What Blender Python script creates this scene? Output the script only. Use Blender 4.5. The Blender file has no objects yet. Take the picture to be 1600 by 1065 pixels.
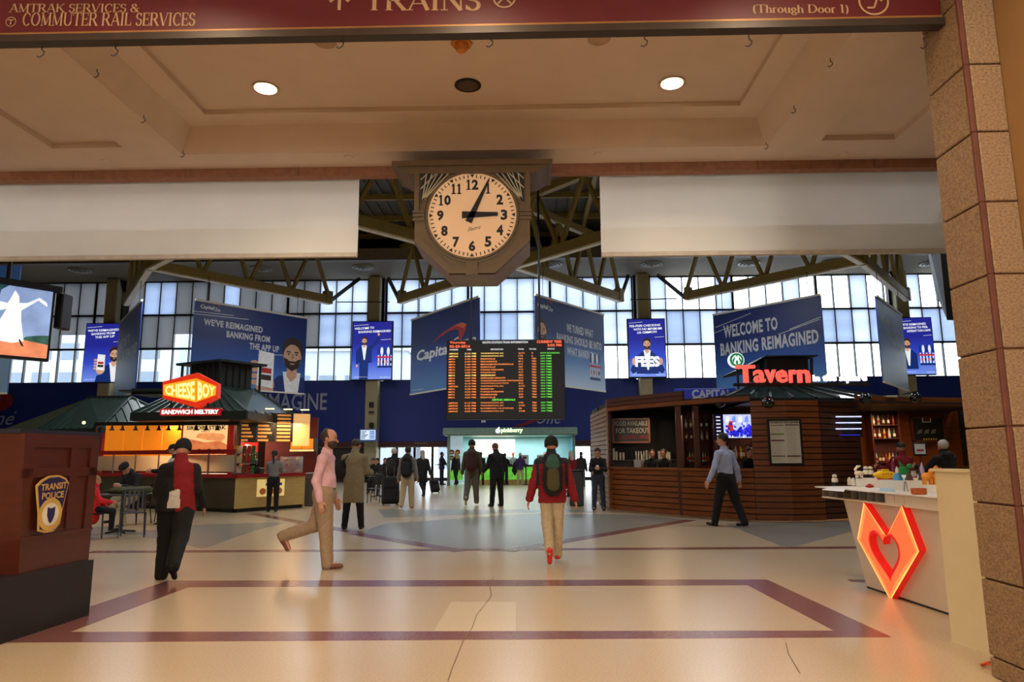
import bpy, math, random
import numpy as np
from mathutils import Matrix, Vector

random.seed(7)
SC = bpy.context.scene
COL = SC.collection

# ---------------------------------------------------------------- camera
F = 1100.0
CAM = np.array([0.0, 0.0, 1.43])
YAW, PITCH, ROLL = math.radians(1.3), math.radians(9.3), math.radians(-0.3)
def _rx(a):
    c, s = math.cos(a), math.sin(a)
    return np.array([[1, 0, 0], [0, c, -s], [0, s, c]])
def _rz(a):
    c, s = math.cos(a), math.sin(a)
    return np.array([[c, -s, 0], [s, c, 0], [0, 0, 1]])
ROT = _rz(YAW) @ _rx(math.pi/2 + PITCH) @ _rz(ROLL)
cd = bpy.data.cameras.new('camera')
cam = bpy.data.objects.new('camera', cd)
COL.objects.link(cam)
m4 = np.eye(4); m4[:3, :3] = ROT; m4[:3, 3] = CAM
cam.matrix_world = Matrix(m4.tolist())
cd.sensor_width = 36.0
cd.lens = 36.0 * F / 1600.0
cd.clip_end = 400
SC.camera = cam

# ---------------------------------------------------------------- world, view, lights
SC.view_settings.view_transform = 'Standard'
SC.view_settings.look = 'None'
SC.view_settings.gamma = 1.0
SC.view_settings.use_curve_mapping = False
SC.view_settings.exposure = 0.0
SC.cycles.max_bounces = 8
SC.cycles.diffuse_bounces = 3
SC.cycles.transparent_max_bounces = 12
SC.cycles.sample_clamp_indirect = 6.0
SC.cycles.caustics_reflective = False
SC.cycles.caustics_refractive = False

w = bpy.data.worlds.new('overcast sky')
SC.world = w
w.use_nodes = True
bg = w.node_tree.nodes['Background']
bg.inputs[0].default_value = (0.88, 0.94, 1.0, 1)
bg.inputs[1].default_value = 6.5

def area(name, loc, size, power, col, rot=(0, 0, 0), sy=None, portal=False, spread=None, spec=1.0):
    l = bpy.data.lights.new(name, 'AREA')
    l.energy = power; l.color = col
    if sy: l.shape = 'RECTANGLE'; l.size = size; l.size_y = sy
    else: l.shape = 'DISK'; l.size = size
    if spread: l.spread = spread
    if portal: l.cycles.is_portal = True
    l.specular_factor = spec
    o = bpy.data.objects.new(name, l); COL.objects.link(o)
    o.location = loc; o.rotation_euler = rot
    return o
WARM = (1.0, 0.76, 0.52)
# daylight portals in the window wall (sky sampling only)
for cx, wd in ((-28.8, 6.4), (-17.2, 15.0), (-1.15, 15.0), (14.5, 14.6), (26.0, 7.0)):
    area('window_portal', (cx, 42.3, 9.1), wd, 1, (1, 1, 1), (-math.pi/2, 0, 0), 6.3, portal=True)
# vestibule downlights: the two lit cans in view and those of the same grid behind the camera
for x, y in ((-2.72, 7.30), (1.92, 7.30), (-2.72, 3.4), (1.92, 3.4), (-2.72, 0.4), (1.92, 0.4), (-0.4, 3.4), (-0.4, -2.0)):
    area('downlight_lamp', (x, y, 5.24), 0.24, 38, WARM, spread=math.radians(140))
# ceiling light in the booth corner, washing the column
area('column_lamp', (4.6, 2.2, 4.9), 0.5, 30, (1.0, 0.76, 0.5))
# fill lights added behind the camera to brighten ceiling and banners
for x in (-5.5, 2.5): area('near_fill', (x, -3.6, 3.2), 1.8, 330, (1.0, 0.91, 0.82), (math.radians(108), 0, 0))
# fill lights added at truss level to brighten the hall
for x in (-17.0, -9.0, -0.6, 7.5, 15.0):
    for y in (14.0, 22.0, 30.5):
        area('hall_fill', (x, y, 9.6), 1.6, 170, (0.93, 0.95, 1.0))

# ---------------------------------------------------------------- pixel helpers (1600x1065)
def ray(x, y): return ROT @ np.array([(x-800)/F, -(y-532.5)/F, -1.0])
def PY(x, y, Y): d = ray(x, y); return CAM + d*(Y/d[1])
def PZ(x, y, Z=0.0): d = ray(x, y); return CAM + d*((Z-CAM[2])/d[2])
def PX(x, y, X): d = ray(x, y); return CAM + d*(X/d[0])
def PP(x, y, p0, n):
    d = ray(x, y); n = np.array(n, float); return CAM + d*(np.dot(np.array(p0)-CAM, n)/np.dot(d, n))
A = lambda *v: np.array(v, float)
def unit(v): v = np.array(v, float); return v/np.linalg.norm(v)
UP = A(0, 0, 1)

# ---------------------------------------------------------------- materials
MATS = {}
def mat(name, col, rough=0.6, metal=0.0, emit=None, es=1.0, var=0.12, scale=8.0, bump=0.0, alpha=None,
        trans=0.0, spec=0.5, stretch=None, col2=None, coat=0.0, detail=3.0, translucent=0.0, sheen=0.0):
    if name in MATS: return MATS[name]
    m = bpy.data.materials.new(name); m.use_nodes = True
    nt = m.node_tree; N = nt.nodes; L = nt.links
    b = N['Principled BSDF']
    b.inputs['Roughness'].default_value = rough
    b.inputs['Metallic'].default_value = metal
    b.inputs['Specular IOR Level'].default_value = spec
    b.inputs['Coat Weight'].default_value = coat
    if sheen: b.inputs['Sheen Weight'].default_value = sheen
    c = tuple(col)[:3]
    tc = N.new('ShaderNodeTexCoord'); mp = N.new('ShaderNodeMapping'); nz = N.new('ShaderNodeTexNoise')
    L.new(tc.outputs['Object'], mp.inputs[0]); L.new(mp.outputs[0], nz.inputs['Vector'])
    if stretch: mp.inputs['Scale'].default_value = stretch
    nz.inputs['Scale'].default_value = scale; nz.inputs['Detail'].default_value = detail
    rp = N.new('ShaderNodeValToRGB')
    rp.color_ramp.elements[0].position = 0.3; rp.color_ramp.elements[1].position = 0.7
    if col2 is None:
        rp.color_ramp.elements[0].color = (*[max(0, v*(1-var)) for v in c], 1)
        rp.color_ramp.elements[1].color = (*[min(1, v*(1+var)) for v in c], 1)
    else:
        rp.color_ramp.elements[0].color = (*c, 1); rp.color_ramp.elements[1].color = (*col2, 1)
    L.new(nz.outputs[0], rp.inputs[0]); L.new(rp.outputs[0], b.inputs['Base Color'])
    if bump:
        bm = N.new('ShaderNodeBump'); bm.inputs['Strength'].default_value = bump
        bm.inputs['Distance'].default_value = 0.01
        L.new(nz.outputs[0], bm.inputs['Height']); L.new(bm.outputs[0], b.inputs['Normal'])
    if emit is not None:
        b.inputs['Emission Color'].default_value = (*emit, 1); b.inputs['Emission Strength'].default_value = es
        if emit == c:
            L.new(rp.outputs[0], b.inputs['Emission Color'])
    if translucent:
        tr = N.new('ShaderNodeBsdfTranslucent'); mx = N.new('ShaderNodeMixShader')
        mx.inputs[0].default_value = translucent
        L.new(rp.outputs[0], tr.inputs[0]); L.new(b.outputs[0], mx.inputs[1]); L.new(tr.outputs[0], mx.inputs[2])
        L.new(mx.outputs[0], N['Material Output'].inputs[0])
    if alpha is not None:
        tb = N.new('ShaderNodeBsdfTransparent'); mx = N.new('ShaderNodeMixShader')
        tb.inputs[0].default_value = (0.93, 0.96, 0.97, 1)
        mx.inputs[0].default_value = alpha
        L.new(tb.outputs[0], mx.inputs[1]); L.new(b.outputs[0], mx.inputs[2])
        L.new(mx.outputs[0], N['Material Output'].inputs[0])
    MATS[name] = m
    return m
def sr(r, g, b):   # 8-bit picture colour to linear
    f = lambda v: (v/255/12.92) if v <= 10 else ((v/255+0.055)/1.055)**2.4
    return (f(r), f(g), f(b))

# ---------------------------------------------------------------- mesh builder
class MB:
    def __init__(s): s.v = []; s.f = []; s.m = []; s.mi = 0; s.ms = []
    def use(s, m):
        if m not in s.ms: s.ms.append(m)
        s.mi = s.ms.index(m); return s
    def add(s, vs, fs):
        b = len(s.v); s.v += [tuple(float(c) for c in v) for v in vs]
        for f in fs: s.f.append(tuple(b+i for i in f)); s.m.append(s.mi)
        return s
    def poly(s, pts): return s.add(pts, [tuple(range(len(pts)))])
    def box(s, a, b):
        x0, y0, z0 = [min(p, q) for p, q in zip(a, b)]; x1, y1, z1 = [max(p, q) for p, q in zip(a, b)]
        v = [(x0,y0,z0),(x1,y0,z0),(x1,y1,z0),(x0,y1,z0),(x0,y0,z1),(x1,y0,z1),(x1,y1,z1),(x0,y1,z1)]
        return s.add(v, [(0,3,2,1),(4,5,6,7),(0,1,5,4),(1,2,6,5),(2,3,7,6),(3,0,4,7)])
    def bevbox(s, a, b, r=0.01):
        lo = A(*[min(p, q) for p, q in zip(a, b)]); hi = A(*[max(p, q) for p, q in zip(a, b)])
        r = min(r, *(0.45*(hi-lo)))
        vs = []; idx = {}
        for i in (0, 1):
            for j in (0, 1):
                for k in (0, 1):
                    c = A(hi[0] if i else lo[0], hi[1] if j else lo[1], hi[2] if k else lo[2])
                    sg = A(-1 if i else 1, -1 if j else 1, -1 if k else 1)*r
                    for ax in range(3):
                        p = c+sg; p[ax] = c[ax]; idx[(i,j,k,ax)] = len(vs); vs.append(p)
        fs = []
        def q(ax, val, c1, c2):
            o = [x for x in range(3) if x != ax]; r_ = []
            for u, v in ((0,0),(1,0),(1,1),(0,1)):
                t = [0,0,0]; t[ax] = val; t[o[0]] = u; t[o[1]] = v; r_.append(idx[(*t, ax)])
            return r_
        for ax in range(3):
            for val in (0, 1):
                r_ = q(ax, val, 0, 0)
                if (val == 1) == (ax == 1): r_ = r_[::-1]
                fs.append(tuple(r_))
        for i in (0, 1):
            for j in (0, 1):
                for k in (0, 1):
                    t = (idx[(i,j,k,0)], idx[(i,j,k,1)], idx[(i,j,k,2)]); fs.append(t if (i+j+k) % 2 else t[::-1])
        for ax in range(3):
            o = [x for x in range(3) if x != ax]
            for u in (0, 1):
                for v in (0, 1):
                    t0 = [0,0,0]; t1 = [0,0,0]; t0[o[0]] = t1[o[0]] = u; t0[o[1]] = t1[o[1]] = v; t1[ax] = 1
                    fs.append((idx[(*t0,o[0])], idx[(*t1,o[0])], idx[(*t1,o[1])], idx[(*t0,o[1])]))
        return s.add(vs, fs)
    def beam(s, p, q, w, h, up=UP):
        p = A(*p); q = A(*q); d = unit(q-p)
        if abs(np.dot(d, up)) > 0.98: up = A(0, 1, 0)
        r = unit(np.cross(d, up)); u = np.cross(r, d)
        v = []
        for c in (p, q):
            for a, b in ((-1,-1),(1,-1),(1,1),(-1,1)): v.append(c+r*a*w/2+u*b*h/2)
        return s.add(v, [(0,3,2,1),(4,5,6,7),(0,1,5,4),(1,2,6,5),(2,3,7,6),(3,0,4,7)])
    def slab(s, pts, n, t, z=0.0):          # polygon extruded along n, from offset z to z+t
        n = A(*n); pts = [A(*p)+n*z for p in pts]; k = len(pts)
        v = pts + [p+n*t for p in pts]
        fs = [tuple(range(k))[::-1], tuple(range(k, 2*k))] + [(i, (i+1) % k, k+(i+1) % k, k+i) for i in range(k)]
        return s.add(v, fs)
    def tube(s, pts, r, n=8, closed=False):
        pts = [A(*p) for p in pts]; k = len(pts); rs = r if isinstance(r, (list, tuple)) else [r]*k
        v = []; pu = None
        for i, p in enumerate(pts):
            a = pts[max(0, i-1)]; b = pts[min(k-1, i+1)]; d = unit(b-a)
            if pu is None: pu = unit(np.cross(d, A(0.13, 0.37, 0.92)))
            u = unit(pu-d*np.dot(pu, d)); pu = u; w_ = np.cross(d, u)
            for j in range(n):
                t = 2*math.pi*j/n; v.append(p+(u*math.cos(t)+w_*math.sin(t))*rs[i])
        fs = [(i*n+j, i*n+(j+1) % n, (i+1)*n+(j+1) % n, (i+1)*n+j) for i in range(k-1) for j in range(n)]
        fs += [tuple(range(n))[::-1], tuple((k-1)*n+j for j in range(n))]
        return s.add(v, fs)
    def lathe(s, prof, c=(0,0,0), n=16, sx=1, sy=1):
        v = []
        for r, z in prof:
            for j in range(n):
                t = 2*math.pi*j/n; v.append((c[0]+r*sx*math.cos(t), c[1]+r*sy*math.sin(t), c[2]+z))
        k = len(prof)
        fs = [(i*n+j, i*n+(j+1) % n, (i+1)*n+(j+1) % n, (i+1)*n+j) for i in range(k-1) for j in range(n)]
        fs += [tuple(range(n))[::-1], tuple((k-1)*n+j for j in range(n))]
        return s.add(v, fs)
    def ball(s, c, r, n=12, m=8):
        r = r if isinstance(r, (list, tuple)) else (r, r, r)
        prof = [(math.sin(math.pi*i/m) or 1e-4, -math.cos(math.pi*i/m)) for i in range(m+1)]
        v = []
        for q, z in prof:
            q = max(q, 0.002)
            for j in range(n):
                t = 2*math.pi*j/n; v.append((c[0]+r[0]*q*math.cos(t), c[1]+r[1]*q*math.sin(t), c[2]+r[2]*z))
        k = m+1
        fs = [(i*n+j, i*n+(j+1) % n, (i+1)*n+(j+1) % n, (i+1)*n+j) for i in range(k-1) for j in range(n)]
        fs += [tuple(range(n))[::-1], tuple((k-1)*n+j for j in range(n))]
        return s.add(v, fs)
    def build(s, name, m=None, parent=None, smooth=False, world=True):
        me = bpy.data.meshes.new(name)
        V = np.array(s.v, float)
        if parent is not None and world:
            W = np.linalg.inv(wm(parent)); V = V@W[:3, :3].T+W[:3, 3]
        me.from_pydata(V.tolist(), [], s.f)
        if s.ms:
            for q in s.ms: me.materials.append(q)
            me.polygons.foreach_set('material_index', s.m)
        elif m: me.materials.append(m)
        if smooth:
            me.polygons.foreach_set('use_smooth', [True]*len(s.f))
            try: me.set_sharp_from_angle(angle=math.radians(40))
            except Exception: pass
        me.update()
        o = bpy.data.objects.new(name, me); COL.objects.link(o)
        if parent is not None: o.parent = parent
        return o
def wm(o):
    M = np.array(o.matrix_basis)
    p = o.parent
    while p is not None:
        M = np.array(p.matrix_basis)@M; p = p.parent
    return M
def tag(o, label=None, cat=None, group=None, kind=None):
    if label: o['label'] = label
    if cat: o['category'] = cat
    if group: o['group'] = group
    if kind: o['kind'] = kind
    return o
def thing(name, label, cat, loc=(0,0,0), rz=0.0, group=None, kind=None):
    o = bpy.data.objects.new(name, None); COL.objects.link(o)
    o.location = [float(c) for c in loc]; o.rotation_euler = (0, 0, rz)
    o.empty_display_size = 0.2
    return tag(o, label, cat, group, kind)
def structroot(name, label, loc=(0,0,0)):
    o = thing(name, label, None, loc); o['kind'] = 'structure'; return o
def copy_tree(o, loc=None, rz=None, label=None, parent=None, scale=None):
    c = o.copy(); COL.objects.link(c)
    if parent: c.parent = parent
    for ch in list(o.children): copy_tree(ch, parent=c)
    if loc is not None: c.location = [float(v) for v in loc]
    if rz is not None: c.rotation_euler = (0, 0, rz)
    if scale is not None: c.scale = (scale,)*3
    if label: c['label'] = label
    return c
def inst(src, name, loc, parent):      # a further piece sharing mesh data (loc in parent space)
    o = src.copy(); o.name = name; COL.objects.link(o); o.parent = parent; o.location = loc; return o

# ---------------------------------------------------------------- lettering
_TC = {}
def text_geo(s, bold=0.0, shear=0.0, space=1.0, depth=0.0):
    k = (s, bold, shear, space, depth)
    if k not in _TC:
        cu = bpy.data.curves.new('t', 'FONT'); cu.body = s; cu.offset = bold; cu.shear = shear
        cu.resolution_u = 2; cu.space_character = space; cu.extrude = depth
        o = bpy.data.objects.new('t', cu)
        me = o.to_mesh()
        V = np.array([v.co[:] for v in me.vertices]); Fc = [tuple(p.vertices) for p in me.polygons]
        o.to_mesh_clear(); bpy.data.objects.remove(o); bpy.data.curves.remove(cu)
        _TC[k] = (V, Fc)
    return _TC[k]
def put_text(mb, s, o, u, v, w, h, n, off=0.004, bold=0.0, shear=0.0, space=1.0, depth=0.0, ref=None):
    """letters fitted into the box o + [0,w]u + [0,h]v, lying off metres in front of it along n"""
    V, Fc = text_geo(s, bold, shear, space, 0.05 if depth else 0.0)
    x0, x1 = V[:, 0].min(), V[:, 0].max(); y0, y1 = V[:, 1].min(), V[:, 1].max()
    if ref: y0, y1 = ref
    X = (V[:, 0]-x0)/(x1-x0)*w; Y = (V[:, 1]-y0)/(y1-y0)*h; Z = off+(V[:, 2]/0.05+1)*0.5*depth if depth else np.full(len(V), off)
    u, v, n, o = A(*u), A(*v), A(*n), A(*o)
    mb.add(o+X[:, None]*u+Y[:, None]*v+Z[:, None]*n, Fc)
    return mb
def clip01(pts):
    for ax, lim, sg in ((0,0.0,1),(0,1.0,-1),(1,0.0,1),(1,1.0,-1)):
        out = []
        for i in range(len(pts)):
            p, q = pts[i], pts[(i+1) % len(pts)]
            dp, dq = (p[ax]-lim)*sg, (q[ax]-lim)*sg
            if dp >= 0: out.append(p)
            if dp*dq < 0:
                t = dp/(dp-dq); out.append((p[0]+(q[0]-p[0])*t, p[1]+(q[1]-p[1])*t))
        pts = out
        if not pts: return []
    return pts
class Panel:
    """vertical flat board between two ground points; (s,t) in 0..1 across and up"""
    def __init__(s, a, b, z0, z1):
        s.a = A(a[0], a[1], 0); s.b = A(b[0], b[1], 0); s.z0 = z0; s.z1 = z1
        s.u = unit(s.b-s.a); s.w = float(np.linalg.norm(s.b-s.a)); s.h = z1-z0
        s.n = np.cross(s.u, UP)
        if np.dot(s.n, CAM-s.a) < 0: s.n = -s.n
    def p(s, x, y, off=0.0): return s.a+s.u*(x*s.w)+UP*(s.z0+y*s.h)+s.n*off
    def poly(s, mb, m, pts, off=0.004):
        pts = clip01(pts)
        if len(pts) < 3: return mb
        mb.use(m).poly([s.p(x, y, off) for x, y in pts]); return mb
    def text(s, mb, m, t, x0, y0, x1, y1, off=0.006, rise=0.0, **k):
        o = s.p(x0, y0); u = s.u
        if rise: u = unit(s.u*(x1-x0)*s.w+UP*rise*s.h)
        mb.use(m); put_text(mb, t, o, u, UP, (x1-x0)*s.w, (y1-y0)*s.h, s.n, off, **k); return mb
    def slab(s, t=0.03, name='panel', m=None, parent=None, off=0.0):
        return MB().slab([s.p(0,0),s.p(1,0),s.p(1,1),s.p(0,1)], -s.n, t, -off).build(name, m, parent)
    def frame(s, mb, wd, t, off=0.0):
        for x0,y0,x1,y1 in ((0,0,1,wd/s.h),(0,1-wd/s.h,1,1),(0,0,wd/s.w,1),(1-wd/s.w,0,1,1)):
            mb.slab([s.p(x0,y0,off),s.p(x1,y0,off),s.p(x1,y1,off),s.p(x0,y1,off)], s.n, t)
        return mb
def serif(mb, txt, o, u, v, n, size, off=0.004, wt=1.0, width=None):
    """small stroke-built roman alphabet: thick stems, thin hairlines, slab feet"""
    TK, TN = 0.15*wt, 0.06*wt
    st, out, x = [], [], 0.0
    def arc(cx, cy, rx, ry, a0, a1): return ('a', cx, cy, rx, ry, a0, a1)
    G = {
     'T': (.78, [(.39,0,.39,1,TK,1),(.03,.97,.75,.97,TN,0),(.04,.97,.04,.78,TN,0),(.74,.97,.74,.78,TN,0)]),
     'R': (.80, [(.14,0,.14,1,TK,3),(.40,.48,.72,0,TK,1),arc(.38,.74,.22,.24,-95,95),(.14,.5,.4,.5,TN,0),(.14,.98,.4,.98,TN,0)]),
     'P': (.68, [(.14,0,.14,1,TK,3),arc(.36,.74,.22,.24,-95,95),(.14,.5,.38,.5,TN,0),(.14,.98,.38,.98,TN,0)]),
     'A': (.84, [(.08,0,.42,1,TN,1),(.42,1,.75,0,TK,2),(.2,.34,.62,.34,TN,0)]),
     'I': (.38, [(.18,0,.18,1,TK,3)]),
     'N': (.88, [(.14,0,.14,1,TN,3),(.14,1,.74,0,TK,0),(.74,0,.74,1,TN,2)]),
     'S': (.60, [arc(.29,.74,.2,.23,20,265),arc(.29,.26,.22,.25,-160,90),(.47,.95,.47,.72,TN,0),(.07,.05,.07,.28,TN,0)]),
     'M': (1.0, [(.14,0,.14,1,TN,3),(.14,1,.48,.05,TK,0),(.48,.05,.84,1,TN,0),(.84,0,.84,1,TK,3)]),
     'K': (.84, [(.14,0,.14,1,TK,3),(.2,.45,.68,1,TN,2),(.32,.58,.74,0,TK,1)]),
     'E': (.66, [(.14,0,.14,1,TK,3),(.1,.97,.58,.97,TN,0),(.1,.03,.6,.03,TN,0),(.14,.51,.46,.51,TN,0),(.58,.97,.58,.78,TN,0),(.6,.03,.6,.22,TN,0),(.46,.4,.46,.62,TN,0)]),
     'V': (.82, [(.08,1,.41,0,TK,1),(.41,0,.74,1,TN,2)]),
     'C': (.76, [arc(.42,.5,.32,.49,45,315),(.66,.92,.66,.68,TN,0)]),
     'O': (.86, [arc(.42,.5,.34,.49,0,360)]),
     'U': (.84, [(.16,.28,.16,1,TK,2),(.7,.28,.7,1,TN,2),arc(.43,.3,.27,.29,180,360)]),
     'L': (.64, [(.14,0,.14,1,TK,3),(.1,.03,.58,.03,TN,0),(.58,.03,.58,.26,TN,0)]),
     'D': (.84, [(.14,0,.14,1,TK,3),arc(.34,.5,.4,.48,-90,90),(.14,.97,.36,.97,TN,0),(.14,.03,.36,.03,TN,0)]),
     '&': (.86, [arc(.34,.77,.17,.2,-40,300),arc(.32,.27,.24,.26,60,330),(.24,.62,.74,.02,TK,0),(.5,.12,.7,.5,TN,2)]),
     'h': (.56, [(.12,0,.12,.95,TK,1),(.44,0,.44,.4,TK,1),arc(.28,.42,.16,.2,0,180)]),
     'r': (.42, [(.12,0,.12,.62,TK,1),arc(.26,.45,.14,.16,50,180)]),
     'o': (.56, [arc(.27,.31,.2,.3,0,360)]),
     'u': (.58, [(.12,.2,.12,.62,TK,0),(.44,0,.44,.62,TK,1),arc(.28,.2,.16,.2,180,360)]),
     'g': (.54, [arc(.25,.4,.16,.2,0,360),arc(.26,-.08,.2,.16,0,360),(.14,.2,.14,.06,TN,0)]),
     '1': (.42, [(.2,0,.2,1,TK,1),(.06,.85,.2,1,TN,0)]),
     '(': (.34, [arc(.34,.4,.22,.6,120,240)]),
     ')': (.34, [arc(0,.4,.22,.6,-60,60)]),
     ' ': (.34, []),
    }
    def q(x0, y0, x1, y1, w_):
        d = A(x1-x0, y1-y0); L_ = np.linalg.norm(d); d = d/L_; p_ = A(-d[1], d[0])*w_/2
        out.append([(x0+p_[0], y0+p_[1]), (x0-p_[0], y0-p_[1]), (x1-p_[0], y1-p_[1]), (x1+p_[0], y1+p_[1])])
    for ch in txt:
        adv, ss = G.get(ch, G['I'])
        for s_ in ss:
            if s_[0] == 'a':
                _, cx, cy, rx, ry, a0, a1 = s_; k = max(4, int(abs(a1-a0)/24))
                for i in range(k):
                    t0 = math.radians(a0+(a1-a0)*i/k); t1 = math.radians(a0+(a1-a0)*(i+1)/k); tm = (t0+t1)/2
                    wd = TN+(TK-TN)*abs(math.cos(tm))
                    q(x+cx+rx*math.cos(t0), cy+ry*math.sin(t0), x+cx+rx*math.cos(t1), cy+ry*math.sin(t1), wd)
            else:
                x0, y0, x1, y1, wd, sf = s_
                q(x+x0, y0, x+x1, y1, wd)
                if sf & 1: q(x+(x0 if y0 < y1 else x1)-.13, min(y0, y1)+.02, x+(x0 if y0 < y1 else x1)+.13, min(y0, y1)+.02, .05)
                if sf & 2: q(x+(x1 if y1 > y0 else x0)-.13, max(y0, y1)-.02, x+(x1 if y1 > y0 else x0)+.13, max(y0, y1)-.02, .05)
        x += adv
    sx = size if width is None else width/x
    for i, pl in enumerate(out):
        mb.poly([A(*o)+A(*u)*(a*sx)+A(*v)*(b*size)+A(*n)*(off+0.0004*(i % 3)) for a, b in pl])
    return x*sx
# ---------------------------------------------------------------- shared materials
M_TERR = mat('terrazzo cream', sr(188,166,132), 0.26, var=0.05, scale=60, detail=6, col2=sr(202,181,147))
M_TERRG = mat('terrazzo grey', sr(132,130,118), 0.28, scale=70, detail=6, col2=sr(150,148,136))
M_TERRM = mat('terrazzo maroon', sr(116,70,64), 0.25, scale=70, detail=6, col2=sr(132,84,76))
M_TERRL = mat('terrazzo pale', sr(204,186,152), 0.26, scale=60, detail=6, col2=sr(214,196,162))
M_CRACK = mat('floor crack', sr(120,98,70), 0.8)
M_BEIGE = mat('hall beige wall', sr(122,110,88), 0.8, var=0.06)
M_BLUEW = mat('blue wall wrap', sr(14,44,134), 0.5, var=0.05, scale=0.6)
M_MARF = mat('maroon fascia', sr(70,22,24), 0.5)
M_OLIVE = mat('olive truss paint', sr(164,144,82), 0.6, var=0.1)
M_DECK = mat('roof deck', sr(92,88,80), 0.8, var=0.1, scale=2)
M_DARKM = mat('dark bronze metal', sr(34,30,28), 0.5, 0.3)
M_BLACK = mat('black paint', sr(16,16,17), 0.45)
M_WHITEP = mat('white paint', sr(225,220,208), 0.55, var=0.03)
M_PLASTER = mat('ceiling plaster', sr(214,194,178), 0.85, var=0.03, scale=3)
M_STONEL = mat('lintel stone', sr(150,104,78), 0.7, var=0.15, scale=12)
M_COLS = mat('column cream paint', sr(176,166,128), 0.7, var=0.05)
M_GLASSP = mat('clear window glass', (0.9,0.95,1), 0.05, alpha=0.10, var=0.01)
M_SHADE = mat('grey roller shade', sr(104,102,104), 0.8, var=0.16, scale=0.7, translucent=0.5, stretch=(1,1,0.3))
M_SHADEL = mat('pale roller shade', sr(170,178,196), 0.8, var=0.14, scale=0.5, translucent=0.8, stretch=(0.3,1,2))
M_SHADEM = mat('blue grey roller shade', sr(140,152,178), 0.8, var=0.14, scale=0.5, translucent=0.7, stretch=(0.3,1,2))

# ---------------------------------------------------------------- floor
floor = structroot('floor', None)
MB().box((-32,-4.2,-0.2),(28,42.6,0)).build('floor_base', M_TERR, floor)
def fpoly(pts, m, name, h=0.0015):
    return MB().slab([PZ(x, y) for x, y in pts], UP, h).build(name, m, floor)
def strip(a, b, w_, m, name='terrazzo_strip', h=0.002):
    a = PZ(*a); b = PZ(*b); d = unit(b-a); n = np.cross(d, UP)*w_/2
    return MB().slab([a-n, b-n, b+n, a+n], UP, h).build(name, m, floor)
fpoly([(552,836),(700,860),(790,861),(1078,812),(1010,805),(940,803),(820,803),(600,818)], M_TERRG, 'terrazzo_panel')
fpoly([(206,833),(300,820),(452,815),(400,828),(318,857)], M_TERRG, 'terrazzo_panel', 0.0012)
fpoly([(110,828),(160,822),(205,832),(120,850)], M_TERRG, 'terrazzo_panel', 0.0012)
fpoly([(1132,818),(1231,857),(1345,826),(1345,812)], M_TERRG, 'terrazzo_panel', 0.0012)
fpoly([(590,796),(900,796),(940,800),(820,800),(600,808)], M_TERRG, 'terrazzo_panel', 0.0012)
fpoly([(705,940),(806,940),(806,989),(676,989)], M_TERRL, 'terrazzo_panel')
strip((140,862),(1345,855), 0.27, M_TERRM)
strip((395,802),(560,832), 0.3, M_TERRM)
strip((552,833),(722,861), 0.3, M_TERRM, h=0.0025)
strip((790,861),(1080,812), 0.3, M_TERRM, h=0.0025)
OUT = [(-30,1004),(262,907),(1198,905),(1393,995)]; INN = [(110,987),(294,917),(1168,914),(1303,985)]
for i in range(4):
    j = (i+1) % 4
    fpoly([OUT[i], OUT[j], INN[j], INN[i]], M_TERRM, 'terrazzo_strip', 0.002)
strip((1338,905),(1345,909), 0.2, M_TERRM)
cr = MB()
for pth in ([(772,900),(765,915),(768,930),(757,945),(745,960),(738,980),(724,1000),(716,1020),(706,1045),(700,1064)],
            [(1228,1004),(1232,1022),(1240,1035),(1250,1052)]):
    for a, b in zip(pth, pth[1:]):
        a = PZ(*a); b = PZ(*b); n = np.cross(unit(b-a), UP)*0.003
        cr.poly([a-n+UP*.0032, b-n+UP*.0032, b+n+UP*.0032, a+n+UP*.0032])
cr.build('crack', M_CRACK, floor)
# ---------------------------------------------------------------- hall shell
wf = structroot('wall_far', None)
b = MB().use(M_BEIGE)
b.box((-32,42,12.25),(28,42.5,14.4))
b.build('upper_wall', None, wf)
BLZ0, BLZ1 = 2.32, 5.93
b = MB()
b.box((-32,41.9,BLZ0),(28,42.45,BLZ1))
b.build('blue_wrap', M_BLUEW, wf)
MB().box((-32,41.8,2.02),(28,42.3,2.32)).build('fascia', M_MARF, wf)
MB().box((-32,41.75,1.98),(28,41.82,2.03)).build('trim_rail', mat('fascia brass', sr(120,96,60), 0.5), wf)
tb = MB(); put_text(tb, 'TRACKS', PY(648,694,41.8), (1,0,0), UP, 0.75, 0.13, (0,-1,0), 0.01)
tb.build('lettering', mat('fascia letters', sr(150,120,100), 0.6), wf)
solid = MB()
for x0, x1 in ((-32,-8.9),(-4.55,2.6),(5.9,28)): solid.box((x0,41.9,0),(x1,42.4,2.02))
solid.build('lower_wall', mat('dark lower wall', sr(52,46,44), 0.6), wf)
# text printed on the blue wall
M_WALLT = mat('pale wall lettering', sr(170,180,205), 0.5)
M_WALLR = mat('red wall print', sr(150,26,44), 0.5)
wl = MB(); put_text(wl, 'IMAGINE', PY(413,641,41.85), (1,0,0), UP, 3.75, 1.02, (0,-1,0), 0.01, bold=0.012)
wl.build('lettering', M_WALLT, wf)
wl = MB(); o = PY(838,662,41.85); put_text(wl, 'One', o, (1,0,0), UP, 1.45, 0.75, (0,-1,0), 0.01, shear=0.4)
o = PY(-30,664,41.85); put_text(wl, 'One', o, (1,0,0), UP, 2.0, 0.85, (0,-1,0), 0.01, shear=0.4)
put_text(wl, '®', PY(22,646,41.85), (1,0,0), UP, 0.16, 0.16, (0,-1,0), 0.01)
wl.build('lettering', M_WALLT, wf)
wl = MB()
wl.poly([PY(x,y,41.84) for x,y in ((802,666),(870,640),(880,632),(878,642),(840,658),(812,667))])
wl.poly([PY(x,y,41.84) for x,y in ((-5,600),(12,612),(21,622),(20,630),(10,640),(-5,644))])
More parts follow.
